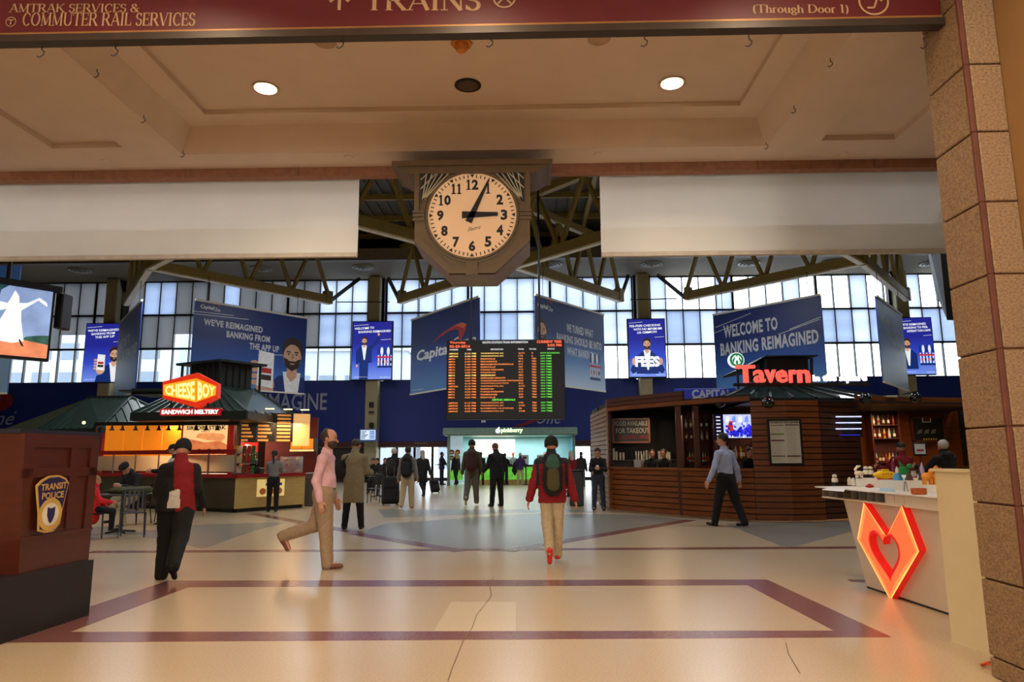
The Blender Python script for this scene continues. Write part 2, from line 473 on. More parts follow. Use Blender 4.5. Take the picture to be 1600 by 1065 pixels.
wl.build('printed_swoosh', M_WALLR, wf)
for nm, x0, x1 in (('wall_left',-32.3,-31.9),('wall_right',27.9,28.3)):
    o = MB().box((x0,8.9,0),(x1,42.5,14.4)).build(nm, M_BEIGE); o['kind'] = 'structure'
# roof deck and purlins
ce = structroot('ceiling_hall', None)
MB().box((-32,8.9,14.2),(28,42.5,14.4)).build('roof_deck', M_DECK, ce)
rib = MB()
for k in range(110): rib.box((-32+k*.55,9,14.12),(-32+k*.55+.2,42,14.2))
r_ = rib.build('deck_ribs', M_DECK, ce); r_['kind'] = 'stuff'
for y in np.arange(11, 42, 3.1): MB().box((-32,y,13.85),(28,y+.14,14.15)).build('purlin', M_OLIVE, ce)
for x in (-21,-13,-5,3,11,19): MB().box((x,9,13.8),(x+.2,42,14.12)).build('roof_beam', M_OLIVE, ce)
# lower perimeter soffit with round diffusers, its edge beam
MB().box((-32,37.6,12.25),(28,42.1,12.45)).build('perimeter_soffit', M_BEIGE, ce)
MB().box((-32,37.2,12.1),(28,37.6,12.75)).build('soffit_edge_beam', mat('duct grey', sr(120,112,98), 0.6), ce)
M_DIFF = mat('diffuser', sr(150,146,134), 0.5)
for i, (x, y) in enumerate(((125,423),(270,424),(408,420),(567,418),(862,413),(1018,413),(1170,412),(1300,410),(1455,412))):
    p = PZ(x, y, 12.2)
    t = thing('ceiling_diffuser', ['round ceiling air diffuser above the leftmost blue column screen','round ceiling diffuser behind the left roof truss','round ceiling diffuser above the waving man screen, left one','round ceiling diffuser just left of the clock, by the dark column','round ceiling diffuser right of the clock, behind the truss','round ceiling diffuser above the fees screen column','round ceiling diffuser below the right fabric banner, over its middle','round ceiling diffuser behind the right roof truss apex','rightmost round ceiling diffuser beside the stone pillar'][i], 'air diffuser', p, group='round air diffusers in the soffit')
    for r0, z in ((0.62,0.0),(0.43,-0.03),(0.24,-0.06)):
        MB().lathe([(r0-.13,z+.06),(r0-.12,z),(r0,z-.02),(r0+.01,z+.06)], n=20).build('diffuser_ring', M_DIFF, t, True, world=False)
# far wall columns
M_CABLE = mat('cable', sr(30,28,26), 0.6)
COLX = (-25.2,-9.2,6.9,22.1)
for i, x in enumerate(COLX):
    t = structroot('column', None, (x, 41.3, 0))
    MB().bevbox((-.36,-.25,0),(.36,.6,12.2), .05).build('shaft', M_COLS, t, world=False)
    MB().bevbox((-.42,-.3,0),(.42,.65,.3), .03).build('base', M_DARKM, t, world=False)
    for s in (-1, 1): MB().box((s*.4-.12,.3,5.95),(s*.4+.12,.62,12.2)).build('window_jamb', M_DARKM, t, world=False)
# ---------------------------------------------------------------- windows
TR = (5.95, 8.03, 10.12, 12.24)
BAYS = ((-31.9,-25.7),(-24.7,-9.75),(-8.65,6.4),(7.4,21.55),(22.65,27.9))
random.seed(11)
for bi, (x0, x1) in enumerate(BAYS):
    wr = structroot('window_%d' % (bi+1), None, (x0, 42.1, TR[0]))
    n = max(1, round((x1-x0)/1.0)); st = (x1-x0)/n
    fr = MB()
    for z in TR: MB().box((x0,42.05,z-.06),(x1,42.2,z+.06)).build('transom', M_DARKM, wr)
    for k in range(n+1):
        tk = 0.07 if k % 5 == 0 else 0.028
        MB().box((x0+k*st-tk,42.03,TR[0]),(x0+k*st+tk,42.22,TR[3])).build('mullion', M_DARKM, wr)
    for k in range(n):
        xa, xb = x0+k*st, x0+(k+1)*st; xm = (xa+xb)/2
        for r in range(3):
            za, zb = TR[r], TR[r+1]
            sh = None
            if bi == 0: sh = M_SHADE if r else None
            elif bi == 1:
                if r: sh = M_SHADE
                if r == 2 and k in (1,2): sh = M_SHADEM
                if r == 2 and k in (6,): sh = M_SHADEM
                if r == 2 and k >= 12: sh = M_SHADEL
                if r == 1 and k >= 12: sh = M_SHADEM
            elif bi == 2:
                if r == 2: sh = M_SHADEL
                if r == 1: sh = M_SHADEM if k < 12 else M_SHADEL
                if k == 8 and r == 1: sh = M_SHADEL
            else:
                if r == 1: sh = M_SHADEM if (k*7) % 3 else M_SHADEL
                if r == 2 and (k*5) % 4 == 0: sh = M_SHADEL
            MB().box((xa+.03,42.1,za+.05),(xb-.03,42.12,zb-.05)).build('pane', M_GLASSP, wr)
            if sh:
                zc = za+.04
                if sh is M_SHADE and r == 1 and k in (3,4): zc = za+0.9
                MB().poly([(xa+.03,42.07,zc),(xb-.03,42.07,zc),(xb-.03,42.07,zb-.03),(xa+.03,42.07,zb-.03)]).build('roller_shade', sh, wr)
# daylit ground and buildings outside
M_PLAT = mat('platform concrete', sr(190,190,190), 0.7)
o = MB().box((-60,42.7,-0.25),(60,110,-0.02)).build('floor_outside', M_PLAT); o['kind'] = 'structure'
M_OUTB = mat('pale facade', sr(150,158,168), 0.8, var=0.04); M_OUTW = mat('facade glass', sr(92,104,120), 0.4)
for x0, x1, y, h, lb in ((-70,-38,75,21,'pale office block seen through the leftmost window panes'),(-34,-14,80,13.5,'pale low block seen through panes beneath the grey shades'),(-11,0,86,10.4,'small pale block seen through panes right of the left banner')):
    t = thing('office_building', lb, 'building', ((x0+x1)/2, y, 0))
    MB().box((x0,y,-.25),(x1,y+12,h)).build('wall', M_OUTB, t)
    for z in np.arange(2.5, h-1.5, 3.2):
        for x in np.arange(x0+1, x1-2, 3.0): MB().box((x,y-.08,z),(x+1.9,y+.02,z+1.8)).build('window', M_OUTW, t)
    MB().box((x0-.3,y-.4,h),(x1+.3,y+12.3,h+.4)).build('roof', M_OUTB, t)
# glass doors to the platforms
M_DOORF = mat('door frame bronze', sr(50,44,42), 0.4, 0.4)
def door(nm, x0, x1):
    d = structroot(nm, None, ((x0+x1)/2, 42.1, 0))
    for x in (x0, x1): MB().box((x-.05,42.0,0),(x+.05,42.2,2.0)).build('frame', M_DOORF, d)
    MB().box((x0,42.05,.02),(x1,42.15,.22)).build('frame', M_DOORF, d)
    MB().box((x0+.05,42.08,.2),(x1-.05,42.1,1.98)).build('pane', M_GLASSP, d)
    MB().box((x0+.1,41.93,.95),(x1-.1,41.98,1.0)).build('push_bar', M_DOORF, d)
for k in range(4): door('door_%d' % (k+1), -8.85+k*1.06, -7.83+k*1.06)
for k in range(3): door('door_%d' % (k+5), 2.65+k*1.06, 3.67+k*1.06)
# ---------------------------------------------------------------- roof trusses
M_STRIPL = mat('pale chord underside', sr(238,232,214), 0.5)
def truss(p, q, label, zb=10.0, zt=12.9, n=6):
    p = A(p[0], p[1], 0); q = A(q[0], q[1], 0)
    t = thing('roof_truss', label, 'truss', (*((p+q)/2)[:2], zb), group='diagonal steel trusses under the hall roof')
    L_ = lambda s, z: p+(q-p)*s+UP*z
    MB().beam(L_(0,zb),L_(1,zb),.34,.42).build('bottom_chord', M_OLIVE, t)
    MB().beam(L_(0.01,zb-.24),L_(.99,zb-.24),.26,.06).build('light_strip', M_STRIPL, t)
    MB().beam(L_(0,zt),L_(1,zt),.3,.35).build('top_chord', M_OLIVE, t)
    for k in range(n):
        a, b = k/n, (k+.5)/n
        MB().beam(L_(a,zb),L_(b,zt),.16,.16).build('web_member', M_OLIVE, t)
        MB().beam(L_(b,zt),L_((k+1)/n,zb),.16,.16).build('web_member', M_OLIVE, t)
    for s in (0, 1): 
        d = unit(q-p); c = L_(s, zb)
        MB().beam(c-d*.35*(1 if s else -.2)+UP*.1, c+d*.35*(.2 if s else 1)+UP*.1, .4, .7).build('gusset_plate', M_OLIVE, t)
    return t
N1 = (-22.2,37.6); N2 = (-16.9,30.2); N3 = (-10.9,37.7); N4 = (-7.04,37.8); N5 = (-.54,30.7); N6 = (5.1,37.9); N7 = (8.6,37.7); N8 = (14.9,30.7); N9 = (20.9,38.4)
truss(N1,N2,'short bright-bottomed roof truss over the leftmost narrow banner', n=4)
truss(N2,N3,'olive roof truss over the man-with-phone banner', n=4)
truss(N4,N5,'olive roof truss rising to the clock from the left', n=4)
truss(N5,N6,'olive roof truss descending from the clock to the right', n=4)
truss(N7,N8,'olive roof truss over the large welcome banner', n=4)
truss(N8,N9,'short pale-bottomed roof truss beside the right pillar', n=4)
truss(N5,(-8.4,22.4),'olive truss behind the clock running down to the left', n=4)
truss(N5,(7.2,22.4),'olive truss behind the clock running up to the right', n=4)
truss((-8.4,22.4),(-.5,14),'near olive truss seen left of the clock', n=4)
truss((7.2,22.4),(-.5,14),'near olive truss seen right of the clock', n=4)
truss(N2,(-8.4,22.4),'olive truss hidden mostly above the left fabric banner', n=4)
truss(N8,(7.2,22.4),'olive truss hidden mostly above the right fabric banner', n=4)
# struts from truss ends to column heads, tie cables
for nd, cx, lb in ((N1,-25.0,'slanting steel strut at the leftmost column'),(N3,-9.6,'slanting strut left of the dark middle-left column'),(N4,-8.8,'slanting strut right of the dark middle-left column'),(N6,6.5,'slanting strut left of the column with the fees screen'),(N7,7.3,'slanting strut right of the column with the fees screen'),(N9,21.9,'slanting strut at the rightmost column')):
    tag(MB().beam((nd[0],nd[1],9.9),(cx-.3*(1 if cx>nd[0] else -1)*1.6,40.9,12.0),.16,.16).build('truss_strut', M_DARKM), lb, 'strut', 'struts tying trusses to columns')
for a, b, lb in ((N3,N4,'thin tie cable crossing the middle-left column'),(N6,N7,'thin tie cable crossing the fees screen column')):
    tag(MB().tube([(a[0]+.5,a[1]-.3,9.8),(b[0]-.5,b[1]-.3,9.8)],.03).build('tie_cable', M_CABLE), lb, 'cable')

# ---------------------------------------------------------------- vestibule (near room)
wn = structroot('wall_near', None)
MB().box((-32,8.72,5.08),(28,8.86,5.6)).build('stone_lintel', M_STONEL, wn)
MB().box((-32,8.86,5.35),(28,9.4,14.3)).build('upper_wall', M_BEIGE, wn)
MB().box((-32.2,8.72,0),(-9.6,9.3,5.4)).build('side_pier', M_BEIGE, wn)
MB().box((10.5,8.72,0),(28,9.3,5.4)).build('side_pier', M_BEIGE, wn)
for x in np.arange(-9, 9.5, 1.5):
    MB().box((x-.006,8.712,5.08),(x+.006,8.722,5.24)).build('joint', M_CRACK, wn)
for nm, a, b in (('wall_back',(-9.9,-4.3,0),(10.8,-4.1,5.8)),('wall_vestibule_left',(-9.9,-4.3,0),(-9.6,9.0,5.8)),('wall_vestibule_right',(10.5,-4.3,0),(10.8,9.0,5.8))):
    o = MB().box(a, b).build(nm, mat('vestibule wall', sr(170,146,116), 0.8)); o['kind'] = 'structure'
cv = structroot('ceiling', None)
def layer(z0, z1, holes, name):
    X0, X1, Y0, Y1 = -9.8, 10.6, -4.2, 8.73
    xs = sorted({X0, X1, *[h[0] for h in holes], *[h[1] for h in holes]}); ys = sorted({Y0, Y1, *[h[2] for h in holes], *[h[3] for h in holes]})
    b = MB()
    for i in range(len(xs)-1):
        for j in range(len(ys)-1):
            cx, cy = (xs[i]+xs[i+1])/2, (ys[j]+ys[j+1])/2
            if any(h[0] < cx < h[1] and h[2] < cy < h[3] for h in holes): continue
            b.box((xs[i],ys[j],z0),(xs[i+1],ys[j+1],z1))
    return b.build(name, M_PLASTER, cv)
cx0, cx1, cyf = PZ(285,241,5.2)[0], PZ(1196,229,5.2)[0], 8.27
lx0, lx1 = PZ(82,232,5.2)[0], PZ(192,230,5.2)[0]; lyf = PZ(82,232,5.2)[1]
rx0, rx1 = PZ(1285,217,5.2)[0], PZ(1397,219,5.2)[0]; ryf = PZ(1390,218,5.2)[1]
i0, i1 = PZ(318,177,5.5), PZ(1155,167,5.5)
side = [(lx0,lx1,0.5,lyf),(rx0,rx1,0.5,ryf),(lx0-2.6,lx0-1.35,0.5,lyf)]
layer(5.2, 5.27, [(cx0,cx1,0.2,cyf)]+side, 'soffit')
layer(5.27, 5.5, [(cx0,cx1,0.2,cyf)], 'soffit_backing')
g = .16
cov = MB()
for a, b, c, d in (((cx0,cyf),(cx1,cyf),(cx1-g,cyf-g),(cx0+g,cyf-g)),((cx0,.2),(cx0,cyf),(cx0+g,cyf-g),(cx0+g,.36)),((cx1,cyf),(cx1,.2),(cx1-g,.36),(cx1-g,cyf-g)),((cx1,.2),(cx0,.2),(cx0+g,.36),(cx1-g,.36))):
    cov.add([(*a,5.21),(*b,5.21),(*c,5.5),(*d,5.5)], [(0,1,2,3)])
cov.build('cove', M_PLASTER, cv)
layer(5.5, 5.56, [(i0[0],i1[0],0.9,(i0[1]+i1[1])/2)], 'inner_soffit')
layer(5.56, 5.75, [], 'top_panel')
# recessed can lights
M_LAMP = mat('lamp lens', (1.0,0.9,0.72), 0.5, emit=(1.0,0.88,0.66), es=6.0)
M_TRIM = mat('lamp trim', sr(140,100,70), 0.5)
for x, y, on, lb in ((415,138,1,'lit round recessed ceiling light on the left'),(1050,130,1,'lit round recessed ceiling light on the right'),(731,133,0,'unlit dark recessed ceiling can above the clock')):
    p = PZ(x, y, 5.555)
    t = thing('ceiling_light', lb, 'ceiling light', p)
    MB().lathe([(.115,-.004),(.15,-.008),(.15,.0),(.115,.002)], n=28).build('trim_ring', M_TRIM if on else M_DARKM, t, True, world=False)
    if on: MB().lathe([(.12,-.012),(.06,-.016),(.001,-.016),(.001,-.006),(.12,-.006)], n=28).build('lens', M_LAMP, t, world=False)
    else:
        MB().lathe([(.118,-.009),(.09,-.005),(.001,-.004),(.001,-.002),(.118,-.002)], n=28).build('reflector', mat('dark can', sr(78,60,44), 0.5), t, world=False)
for x, y, lb in ((508,66,'small round flush ceiling plate left of the clock'),(936,61,'small round flush ceiling plate right of the clock')):
    p = PZ(x, y, 5.558)
    tag(MB().lathe([(.001,-.012),(.1,-.012),(.115,-.004),(.115,0),(.001,0)], c=p, n=24).build('ceiling_plate', mat('plate', sr(176,148,120), 0.7)), lb, 'cover plate')
p = PZ(721,67,5.555)
t = thing('smoke_detector', 'small amber ceiling smoke detector above the clock', 'smoke detector', p)
M_AMB = mat('amber plastic', sr(196,122,44), 0.5)
MB().lathe([(.001,-.02),(.11,-.02),(.11,0),(.001,0)], n=8).build('base', M_AMB, t, world=False)
MB().lathe([(.001,-.09),(.05,-.09),(.07,-.06),(.07,-.02),(.001,-.02)], n=16).build('sensor', M_AMB, t, True, world=False)
p = PY(734,214,8.24)
tag(MB().box(p-A(.045,.02,.06),p+A(.045,.03,.06)).build('junction_box', mat('box tan', sr(180,140,90), 0.6)), 'small tan box on the ceiling cove above the clock', 'box')
for x, y, lb in ((166,251,'leftmost'),(545,245,'middle left'),(935,240,'middle right'),(1318,240,'rightmost')):
    p = PZ(x, y, 5.2)
    tag(MB().lathe([(.001,-.015),(.05,-.015),(.06,0),(.001,0)], c=p, n=16).build('sprinkler_cap', M_PLASTER), f'small sprinkler cap on the soffit edge, {lb}', 'sprinkler')
def hook(p, k, lb):
    a = [p, p-UP*.03, p-UP*.045+A(.02,0,0), p-UP*.07+A(.015,0,0), p-UP*.09+A(-.012,0,0), p-UP*.08+A(-.03,0,0)]
    tag(MB().tube(a, .0045, 6).build('hook', M_BLACK, None, True), lb, 'hook', 'wire hooks for hanging signs')
HL = ['first ceiling hook by the sign bottom at far left','wire hook under the red sign near the station lettering','wire hook under the red sign left of the ceiling lamp axis','wire hook under the red sign beside the smoke detector','wire hook under the red sign right of centre','wire hook under the red sign left of the stone column','wire hook under the red sign end at the stone column']
for i, (x, y) in enumerate(((66,72),(181,70),(533,58),(766,56),(1007,55),(1170,55),(1443,58))): hook(PY(x,y,4.72), i, HL[i])
HL = ['upper hook on the left coffer slope','middle hook on the left coffer slope','hook at the front left coffer corner','upper hook on the right coffer slope','middle hook on the right coffer slope','hook at the front right coffer corner']
for i, (x, y) in enumerate(((152,108),(225,180),(286,235),(1297,91),(1240,165),(1197,222))): hook(PZ(x,y,5.2), i, HL[i])

# ---------------------------------------------------------------- red overhead direction sign
SY = 4.69
zb = PY(750,52,SY)[2]
sign = thing('direction_sign', 'long maroon overhead sign pointing to the trains', 'sign', (-1.8,SY,zb))
M_MAR = mat('maroon sign', sr(84,6,12), 0.45, var=0.05)
M_GOLD = mat('sign gold lettering', sr(170,134,92), 0.5, var=0.04)
MB().box((-6.5,SY,zb+.06),(2.99,SY+.05,zb+1.1)).build('sign_board', M_MAR, sign)
MB().box((-6.5,SY-.02,zb+.035),(2.99,SY+.05,zb+.062)).build('gold_trim', mat('gold trim', sr(150,104,50), 0.4, 0.3), sign)
MB().box((-6.5,SY-.04,zb-.02),(2.99,SY+.05,zb+.035)).build('bottom_rail', mat('rail bronze', sr(56,44,34), 0.4, 0.3), sign)
def stxt(s, x0, yb, x1, yt, w_=1.0):
    o = PY(x0, yb, SY-.004); e = PY(x1, yb, SY-.004); h = PY(x0, yt, SY-.004)[2]-o[2]
    u = unit(e-o); b = MB(); serif(b, s, o, u, UP, (0,-1,0), h, 0.0, w_, np.linalg.norm(e-o)); b.build('lettering', M_GOLD, sign)
stxt('AMTRAK SERVICES &', 14, 19, 218, 6)
stxt('COMMUTER RAIL SERVICES', 34, 40, 305, 20)
stxt('TRAINS', 568, 16, 752, -14)
stxt('(Through Door 1)', 1176, 20, 1327, 7)
def ring(cx, cy, r, w_):
    o = PY(cx, cy, SY-.005); b = MB()
    for i in range(24):
        t0, t1 = 2*math.pi*i/24, 2*math.pi*(i+1)/24
        b.add([o+A(math.cos(t)*q,0,math.sin(t)*q) for t in (t0,t1) for q in (r,r-w_)], [(0,1,3,2)])
    return b, o
b, o = ring(17, 34, .04, .006); b.box(o+A(-.02,-.001,.012),o+A(.02,0,.02)); b.box(o+A(-.005,-.001,-.022),o+A(.005,0,.016)); b.build('symbol', M_GOLD, sign)
b, o = ring(788, -4, .085, .012)
b.beam(o+A(-.05,0,-.05),o+A(.05,0,.05),.012,.002,(0,1,0)); b.beam(o+A(.05,0,-.05),o+A(-.05,0,.05),.012,.002,(0,1,0)); b.box(o+A(-.03,-.001,-.02),o+A(.03,0,.05)); b.build('symbol', M_GOLD, sign)
b, o = ring(1365, 2, .11, .014)
b.beam(o+A(-.05,0,-.05),o+A(0,0,-.05),.014,.002,(0,1,0)); b.beam(o+A(0,0,-.05),o+A(.03,0,.03),.014,.002,(0,1,0)); b.beam(o+A(.03,0,.03),o+A(.06,0,.0),.014,.002,(0,1,0)); b.build('symbol', M_GOLD, sign)
o = PY(530, 16, SY-.005); b = MB()
b.box(o+A(-.012,-.002,0),o+A(.012,0,.16)); b.beam(o+A(0,0,.14),o+A(-.07,0,.07),.024,.002,(0,1,0)); b.beam(o+A(0,0,.14),o+A(.07,0,.07),.024,.002,(0,1,0)); b.build('symbol', M_GOLD, sign)

# ---------------------------------------------------------------- fabric banners in the opening
M_FAB = mat('white banner fabric', sr(238,240,236), 0.8, var=0.02, scale=2, translucent=0.25)
M_HEM = mat('hem bar', sr(190,182,170), 0.5)
for xa, xb, lb, ya in ((-9.4,PY(560,330,8.95)[0],'long white fabric banner hanging left of the clock',(402,410)),(PY(938,330,8.95)[0],9.5,'long white fabric banner hanging right of the clock',(402,402))):
    zz = PY(560 if xa < -3 else 940, 400, 8.95)[2]
    t = thing('fabric_banner', lb, 'banner', ((xa+xb)/2, 8.95, zz))
    nx, nz = 60, 14; v = []
    for j in range(nz+1):
        for i in range(nx+1):
            x = xa+(xb-xa)*i/nx; z = zz+.04+(5.34-zz-.04)*j/nz
            v.append((x, 8.95+.012*math.sin(x*5.1+z*2)*math.sin(z*3+x)+.008*math.sin(x*11), z))
    MB().add(v, [(j*(nx+1)+i, j*(nx+1)+i+1, (j+1)*(nx+1)+i+1, (j+1)*(nx+1)+i) for j in range(nz) for i in range(nx)]).build('fabric', M_FAB, t, True)
    MB().add([(a, b+.02, min(c, zz+.42)) for a, b, c in v if c <= zz+.5], [(j*(nx+1)+i, j*(nx+1)+i+1, (j+1)*(nx+1)+i+1, (j+1)*(nx+1)+i) for j in range(sum(1 for k in range(nz+1) if v[k*(nx+1)][2] <= zz+.5)-1) for i in range(nx)]).build('lining', M_FAB, t, True)
    MB().box((xa,8.92,zz-.01),(xb,8.985,zz+.045)).build('hem_bar', M_HEM, t)
# ---------------------------------------------------------------- stone clad pillar on the right
M_STONE = mat('pillar stone side', sr(108,82,56), 0.65, scale=55, detail=10, bump=0.5, col2=sr(160,130,92), stretch=(1,1,1.5))
M_GROUT = mat('pillar joint', sr(96,52,36), 0.8)
M_TAN = mat('tan plaster', sr(142,106,62), 0.7, var=0.04)
PXX = 3.0; PY0, PY1 = 4.50, 4.95
pil = structroot('pillar', None, (3.5, 4.7, 0))
MB().box((PXX+.02,PY0+.02,0),(4.30,PY1-.02,5.2)).build('core', M_GROUT, pil)
def zat(x, y): return PX(x, y, PXX)[2]
zs = [0.0, .42, 1.04, 1.66, 2.28, 2.90, 3.52, 4.14, 4.76, 5.2]
ref = PX(1480,345,PXX)[2]; k0 = round((ref)/.5)
# joints measured on the inner face: one course is about 0.50 m
zj = [ref-.49*k for k in range(6, -1, -1)]+[ref+.49*k for k in range(1, 5)]
zj = [0.0]+[z for z in zj if .08 < z < 5.1]+[5.2]
for z0, z1 in zip(zj, zj[1:]):
    MB().bevbox((PXX,PY0+.03,z0+.006),(PXX+.05,PY1,z1-.006),.006).build('stone_slab', M_STONE, pil)
    MB().bevbox((PXX+.03,PY0,z0+.006),(PXX+.235,PY0+.03,z1-.006),.006).build('stone_slab', M_STONE, pil)
    MB().bevbox((PXX-.006,PY0+.005,z0),(PXX+.028,PY0+.035,z1),.006).build('corner_bead', M_GROUT, pil)
wr = structroot('wall_right_near', None)
MB().box((PXX+.237,PY0-.5,0),(10.4,PY0+.02,5.2)).build('plaster', M_TAN, wr)
MB().box((PXX+.5,PY0-.52,0),(PXX+.56,PY0-.5,5.2)).build('corner_trim', M_PLASTER, wr)
# orange cord end at the pillar foot
p = PZ(1536,1042)
tag(MB().tube([p+A(-.02,0,.015),p+A(.03,-.02,.04),p+A(.07,0,.02),p+A(.03,.03,.01),p+A(.0,.02,.01)],.008,6).build('cord_loop', mat('orange cord', sr(220,80,30), 0.5), None, True), 'small orange cord loop on the floor at the stone pillar foot', 'cord')

# ---------------------------------------------------------------- cream partition beside the pillar
M_CREAM = mat('cream partition', sr(216,200,160), 0.6, var=0.02)
a, b = PZ(1487,1003), PZ(1556,1024)
u = unit(b-a); n = np.cross(u, UP)
ht = PY(1464,736,a[1])[2]
t = thing('booth_end_wall', 'low cream end wall closing the display booth at the pillar', 'partition', a)
MB().slab([a, b+u*.3, b+u*.3+UP*ht, a+UP*ht], -n, .1).build('board', M_CREAM, t)
MB().slab([a-u*.02+n*.02+UP*ht, b+u*.3+n*.02+UP*ht, b+u*.3-n*.14+UP*ht, a-u*.02-n*.14+UP*ht], UP, .02).build('cap', M_CREAM, t)
c_ = PZ(1524,1014)-n*.3; ht = PY(1450,237,c_[1])[2]
t = thing('partition_panel', 'tall cream partition panel standing behind the stone pillar', 'partition', c_)
MB().slab([c_, c_+u*.9, c_+u*.9+UP*ht, c_+UP*ht], -n, .1).build('board', M_CREAM, t)
MB().slab([c_+UP*(ht-.03), c_+u*.9+UP*(ht-.03), c_+u*.9+UP*ht, c_+UP*ht], n, .012).build('edge_trim', M_CREAM, t)

# ---------------------------------------------------------------- booth with the glowing heart
M_BOOTH = mat('booth white laminate', sr(214,196,172), 0.45, var=0.02)
M_TRAYI = mat('tray grey', sr(120,112,104), 0.6)
f0, f1 = PZ(1355,918), PZ(1484,961)
t0 = PZ(1318,780,.93); t1 = PZ(1478,796,.93)
t1 = f1+(t0-f0)*1.0; 
nf = unit(np.cross(f1-f0, t0-f0))
if np.dot(nf, CAM-f0) < 0: nf = -nf
booth = thing('display_booth', 'white flared display booth counter with a glowing heart on it', 'counter', (f0+f1)/2)
back = A(1.6,.1,0)
un = unit(f1-f0)
f1e = f1-un*0+un*.5; t1e = t1+un*.5
V = [f0, f1e, f1e+back, f0+back, t0, t1e, t1e+back+A(.45,0,0), t0+back+A(.45,0,0)]
MB().add(V, [(0,1,5,4),(1,2,6,5),(2,3,7,6),(3,0,4,7),(4,5,6,7),(0,3,2,1)]).build('body', M_BOOTH, booth)
dark = MB().box((0,0,0),(0,0,0))
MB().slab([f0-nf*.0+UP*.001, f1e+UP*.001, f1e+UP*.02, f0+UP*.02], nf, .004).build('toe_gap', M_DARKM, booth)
# tray with open cubbies along the edge
q0 = t0-un*.38+nf*.06; q1 = t1e+nf*.06; H0, H1 = .93, 1.06
q0[2] = q1[2] = H0
dn = A(nf[0], nf[1], 0); dn = unit(dn)
MB().slab([q0, q1, q1-dn*1.9, q0-dn*1.9], UP, .018).build('shelf', M_BOOTH, booth)
MB().slab([q0+UP*.115+dn*.03-un*.1, q1+UP*.115+dn*.03, q1-dn*1.9+UP*.115, q0-dn*1.9+UP*.115-un*.1], UP, .012).build('worktop', M_WHITEP, booth)
MB().slab([q0-dn*.22+UP*.018, q1-dn*.22+UP*.018, q1-dn*.22+UP*.115, q0-dn*.22+UP*.115], dn, .01).build('tray_back', M_TRAYI, booth)
L = np.linalg.norm(q1-q0)
for k in range(11):
    s = q0+un*(.02+k*.16)
    MB().slab([s+UP*.018, s-dn*.22+UP*.018, s-dn*.22+UP*.115, s+UP*.115], un, .008).build('divider', M_TRAYI, booth)
s = q0+un*(.02+8*.16)
MB().slab([s+UP*.018, q1+UP*.018, q1+UP*.115, s+UP*.115], -dn, .02).build('front_panel', M_BOOTH, booth)
MB().slab([q0-dn*.40+UP*.128+un*.05, q1-dn*.40+UP*.128, q1-dn*1.8+UP*.128, q0-dn*1.8+UP*.128+un*.05], UP, .13).build('riser', M_WHITEP, booth)
BT = q0.copy(); BT[2] = H0+.127                         # worktop level for the toys
# heart
HO = [(1350,784),(1386,838),(1410,789),(1437,861),(1392,938),(1340,841)]
pl = [PP(x, y, f0+nf*.07, nf) for x, y in HO]
cen = PP(1386,858,f0+nf*.07,nf)
hx = unit(f1-f0); hy = unit(np.cross(hx, nf)); 
if hy[2] < 0: hy = -hy
def heart(n=40):
    r = []
    for i in range(n):
        t_ = 2*math.pi*i/n; x = 16*math.sin(t_)**3; y = 13*math.cos(t_)-5*math.cos(2*t_)-2*math.cos(3*t_)-math.cos(4*t_)
        r.append((x/16, y/16))
    return r
hp0 = [PP(x,y,f0+nf*.07,nf) for x,y in ((1366,863),(1402,862),(1386,838),(1388,902))]
hw = np.dot(hp0[1]-hp0[0], hx)/2*1.15; hc = (hp0[0]+hp0[1])/2; hh = np.dot(hc-hp0[3], hy)
inner = []
for x, y in heart(40):
    yy = y*(hh*.98 if y < 0 else hw*1.0)
    inner.append(hc+hx*x*hw+hy*yy)
def resample(poly, n):
    P_ = np.array(poly+[poly[0]]); d = np.r_[0, np.cumsum(np.linalg.norm(np.diff(P_, axis=0), axis=1))]
    s_ = np.linspace(0, d[-1], n, endpoint=False); return [A(*[np.interp(q, d, P_[:, k]) for k in range(3)]) for q in s_]
# outer ring sampled by direction from the heart centre so that it pairs with the inner outline
def hit(poly, c, d):
    best = None; m_ = len(poly)
    cx, cy = 0.0, 0.0; dx, dy = np.dot(d, hx), np.dot(d, hy)
    for i in range(m_):
        p_, q_ = poly[i]-c, poly[(i+1) % m_]-c
        ax, ay, bx, by = np.dot(p_, hx), np.dot(p_, hy), np.dot(q_, hx), np.dot(q_, hy)
        ex, ey = bx-ax, by-ay; den = dx*ey-dy*ex
        if abs(den) < 1e-9: continue
        tt = (ax*ey-ay*ex)/den; ss = (ax*dy-ay*dx)/den
        if tt > 0 and -1e-6 <= ss <= 1+1e-6 and (best is None or tt < best): best = tt
    return c+d*best
dirs = []
for k, p_ in enumerate(pl): dirs.append(math.atan2(np.dot(p_-hc, hy), np.dot(p_-hc, hx)))
angs = sorted(set([round(a_, 5) for a_ in dirs]+[round(-math.pi+2*math.pi*i/60, 5) for i in range(60)]))
O_ = [hit(pl, hc, hx*math.cos(a_)+hy*math.sin(a_)) for a_ in angs]
I_ = [hit(inner, hc, hx*math.cos(a_)+hy*math.sin(a_)) for a_ in angs]
K = len(angs)
M_HEARTF = mat('heart acrylic face', (1.0,0.10,0.02), 0.3, emit=(1.0,0.11,0.03), es=1.1)
M_HEARTE = mat('heart bright edge', (1.0,0.42,0.10), 0.3, emit=(1.0,0.42,0.10), es=1.35)
M_HEARTS = mat('heart red return', (0.7,0.01,0.01), 0.35, emit=(0.8,0.01,0.006), es=0.4)
hs = thing('heart_sign', 'glowing orange red pointed heart sign on the booth front', 'sign', hc)
mid = [(o_*.62+i_*.38) for o_, i_ in zip(O_, I_)]
e1 = [o_+(i_-o_)*min(.3, .022/max(.01, np.linalg.norm(i_-o_))) for o_, i_ in zip(O_, I_)]
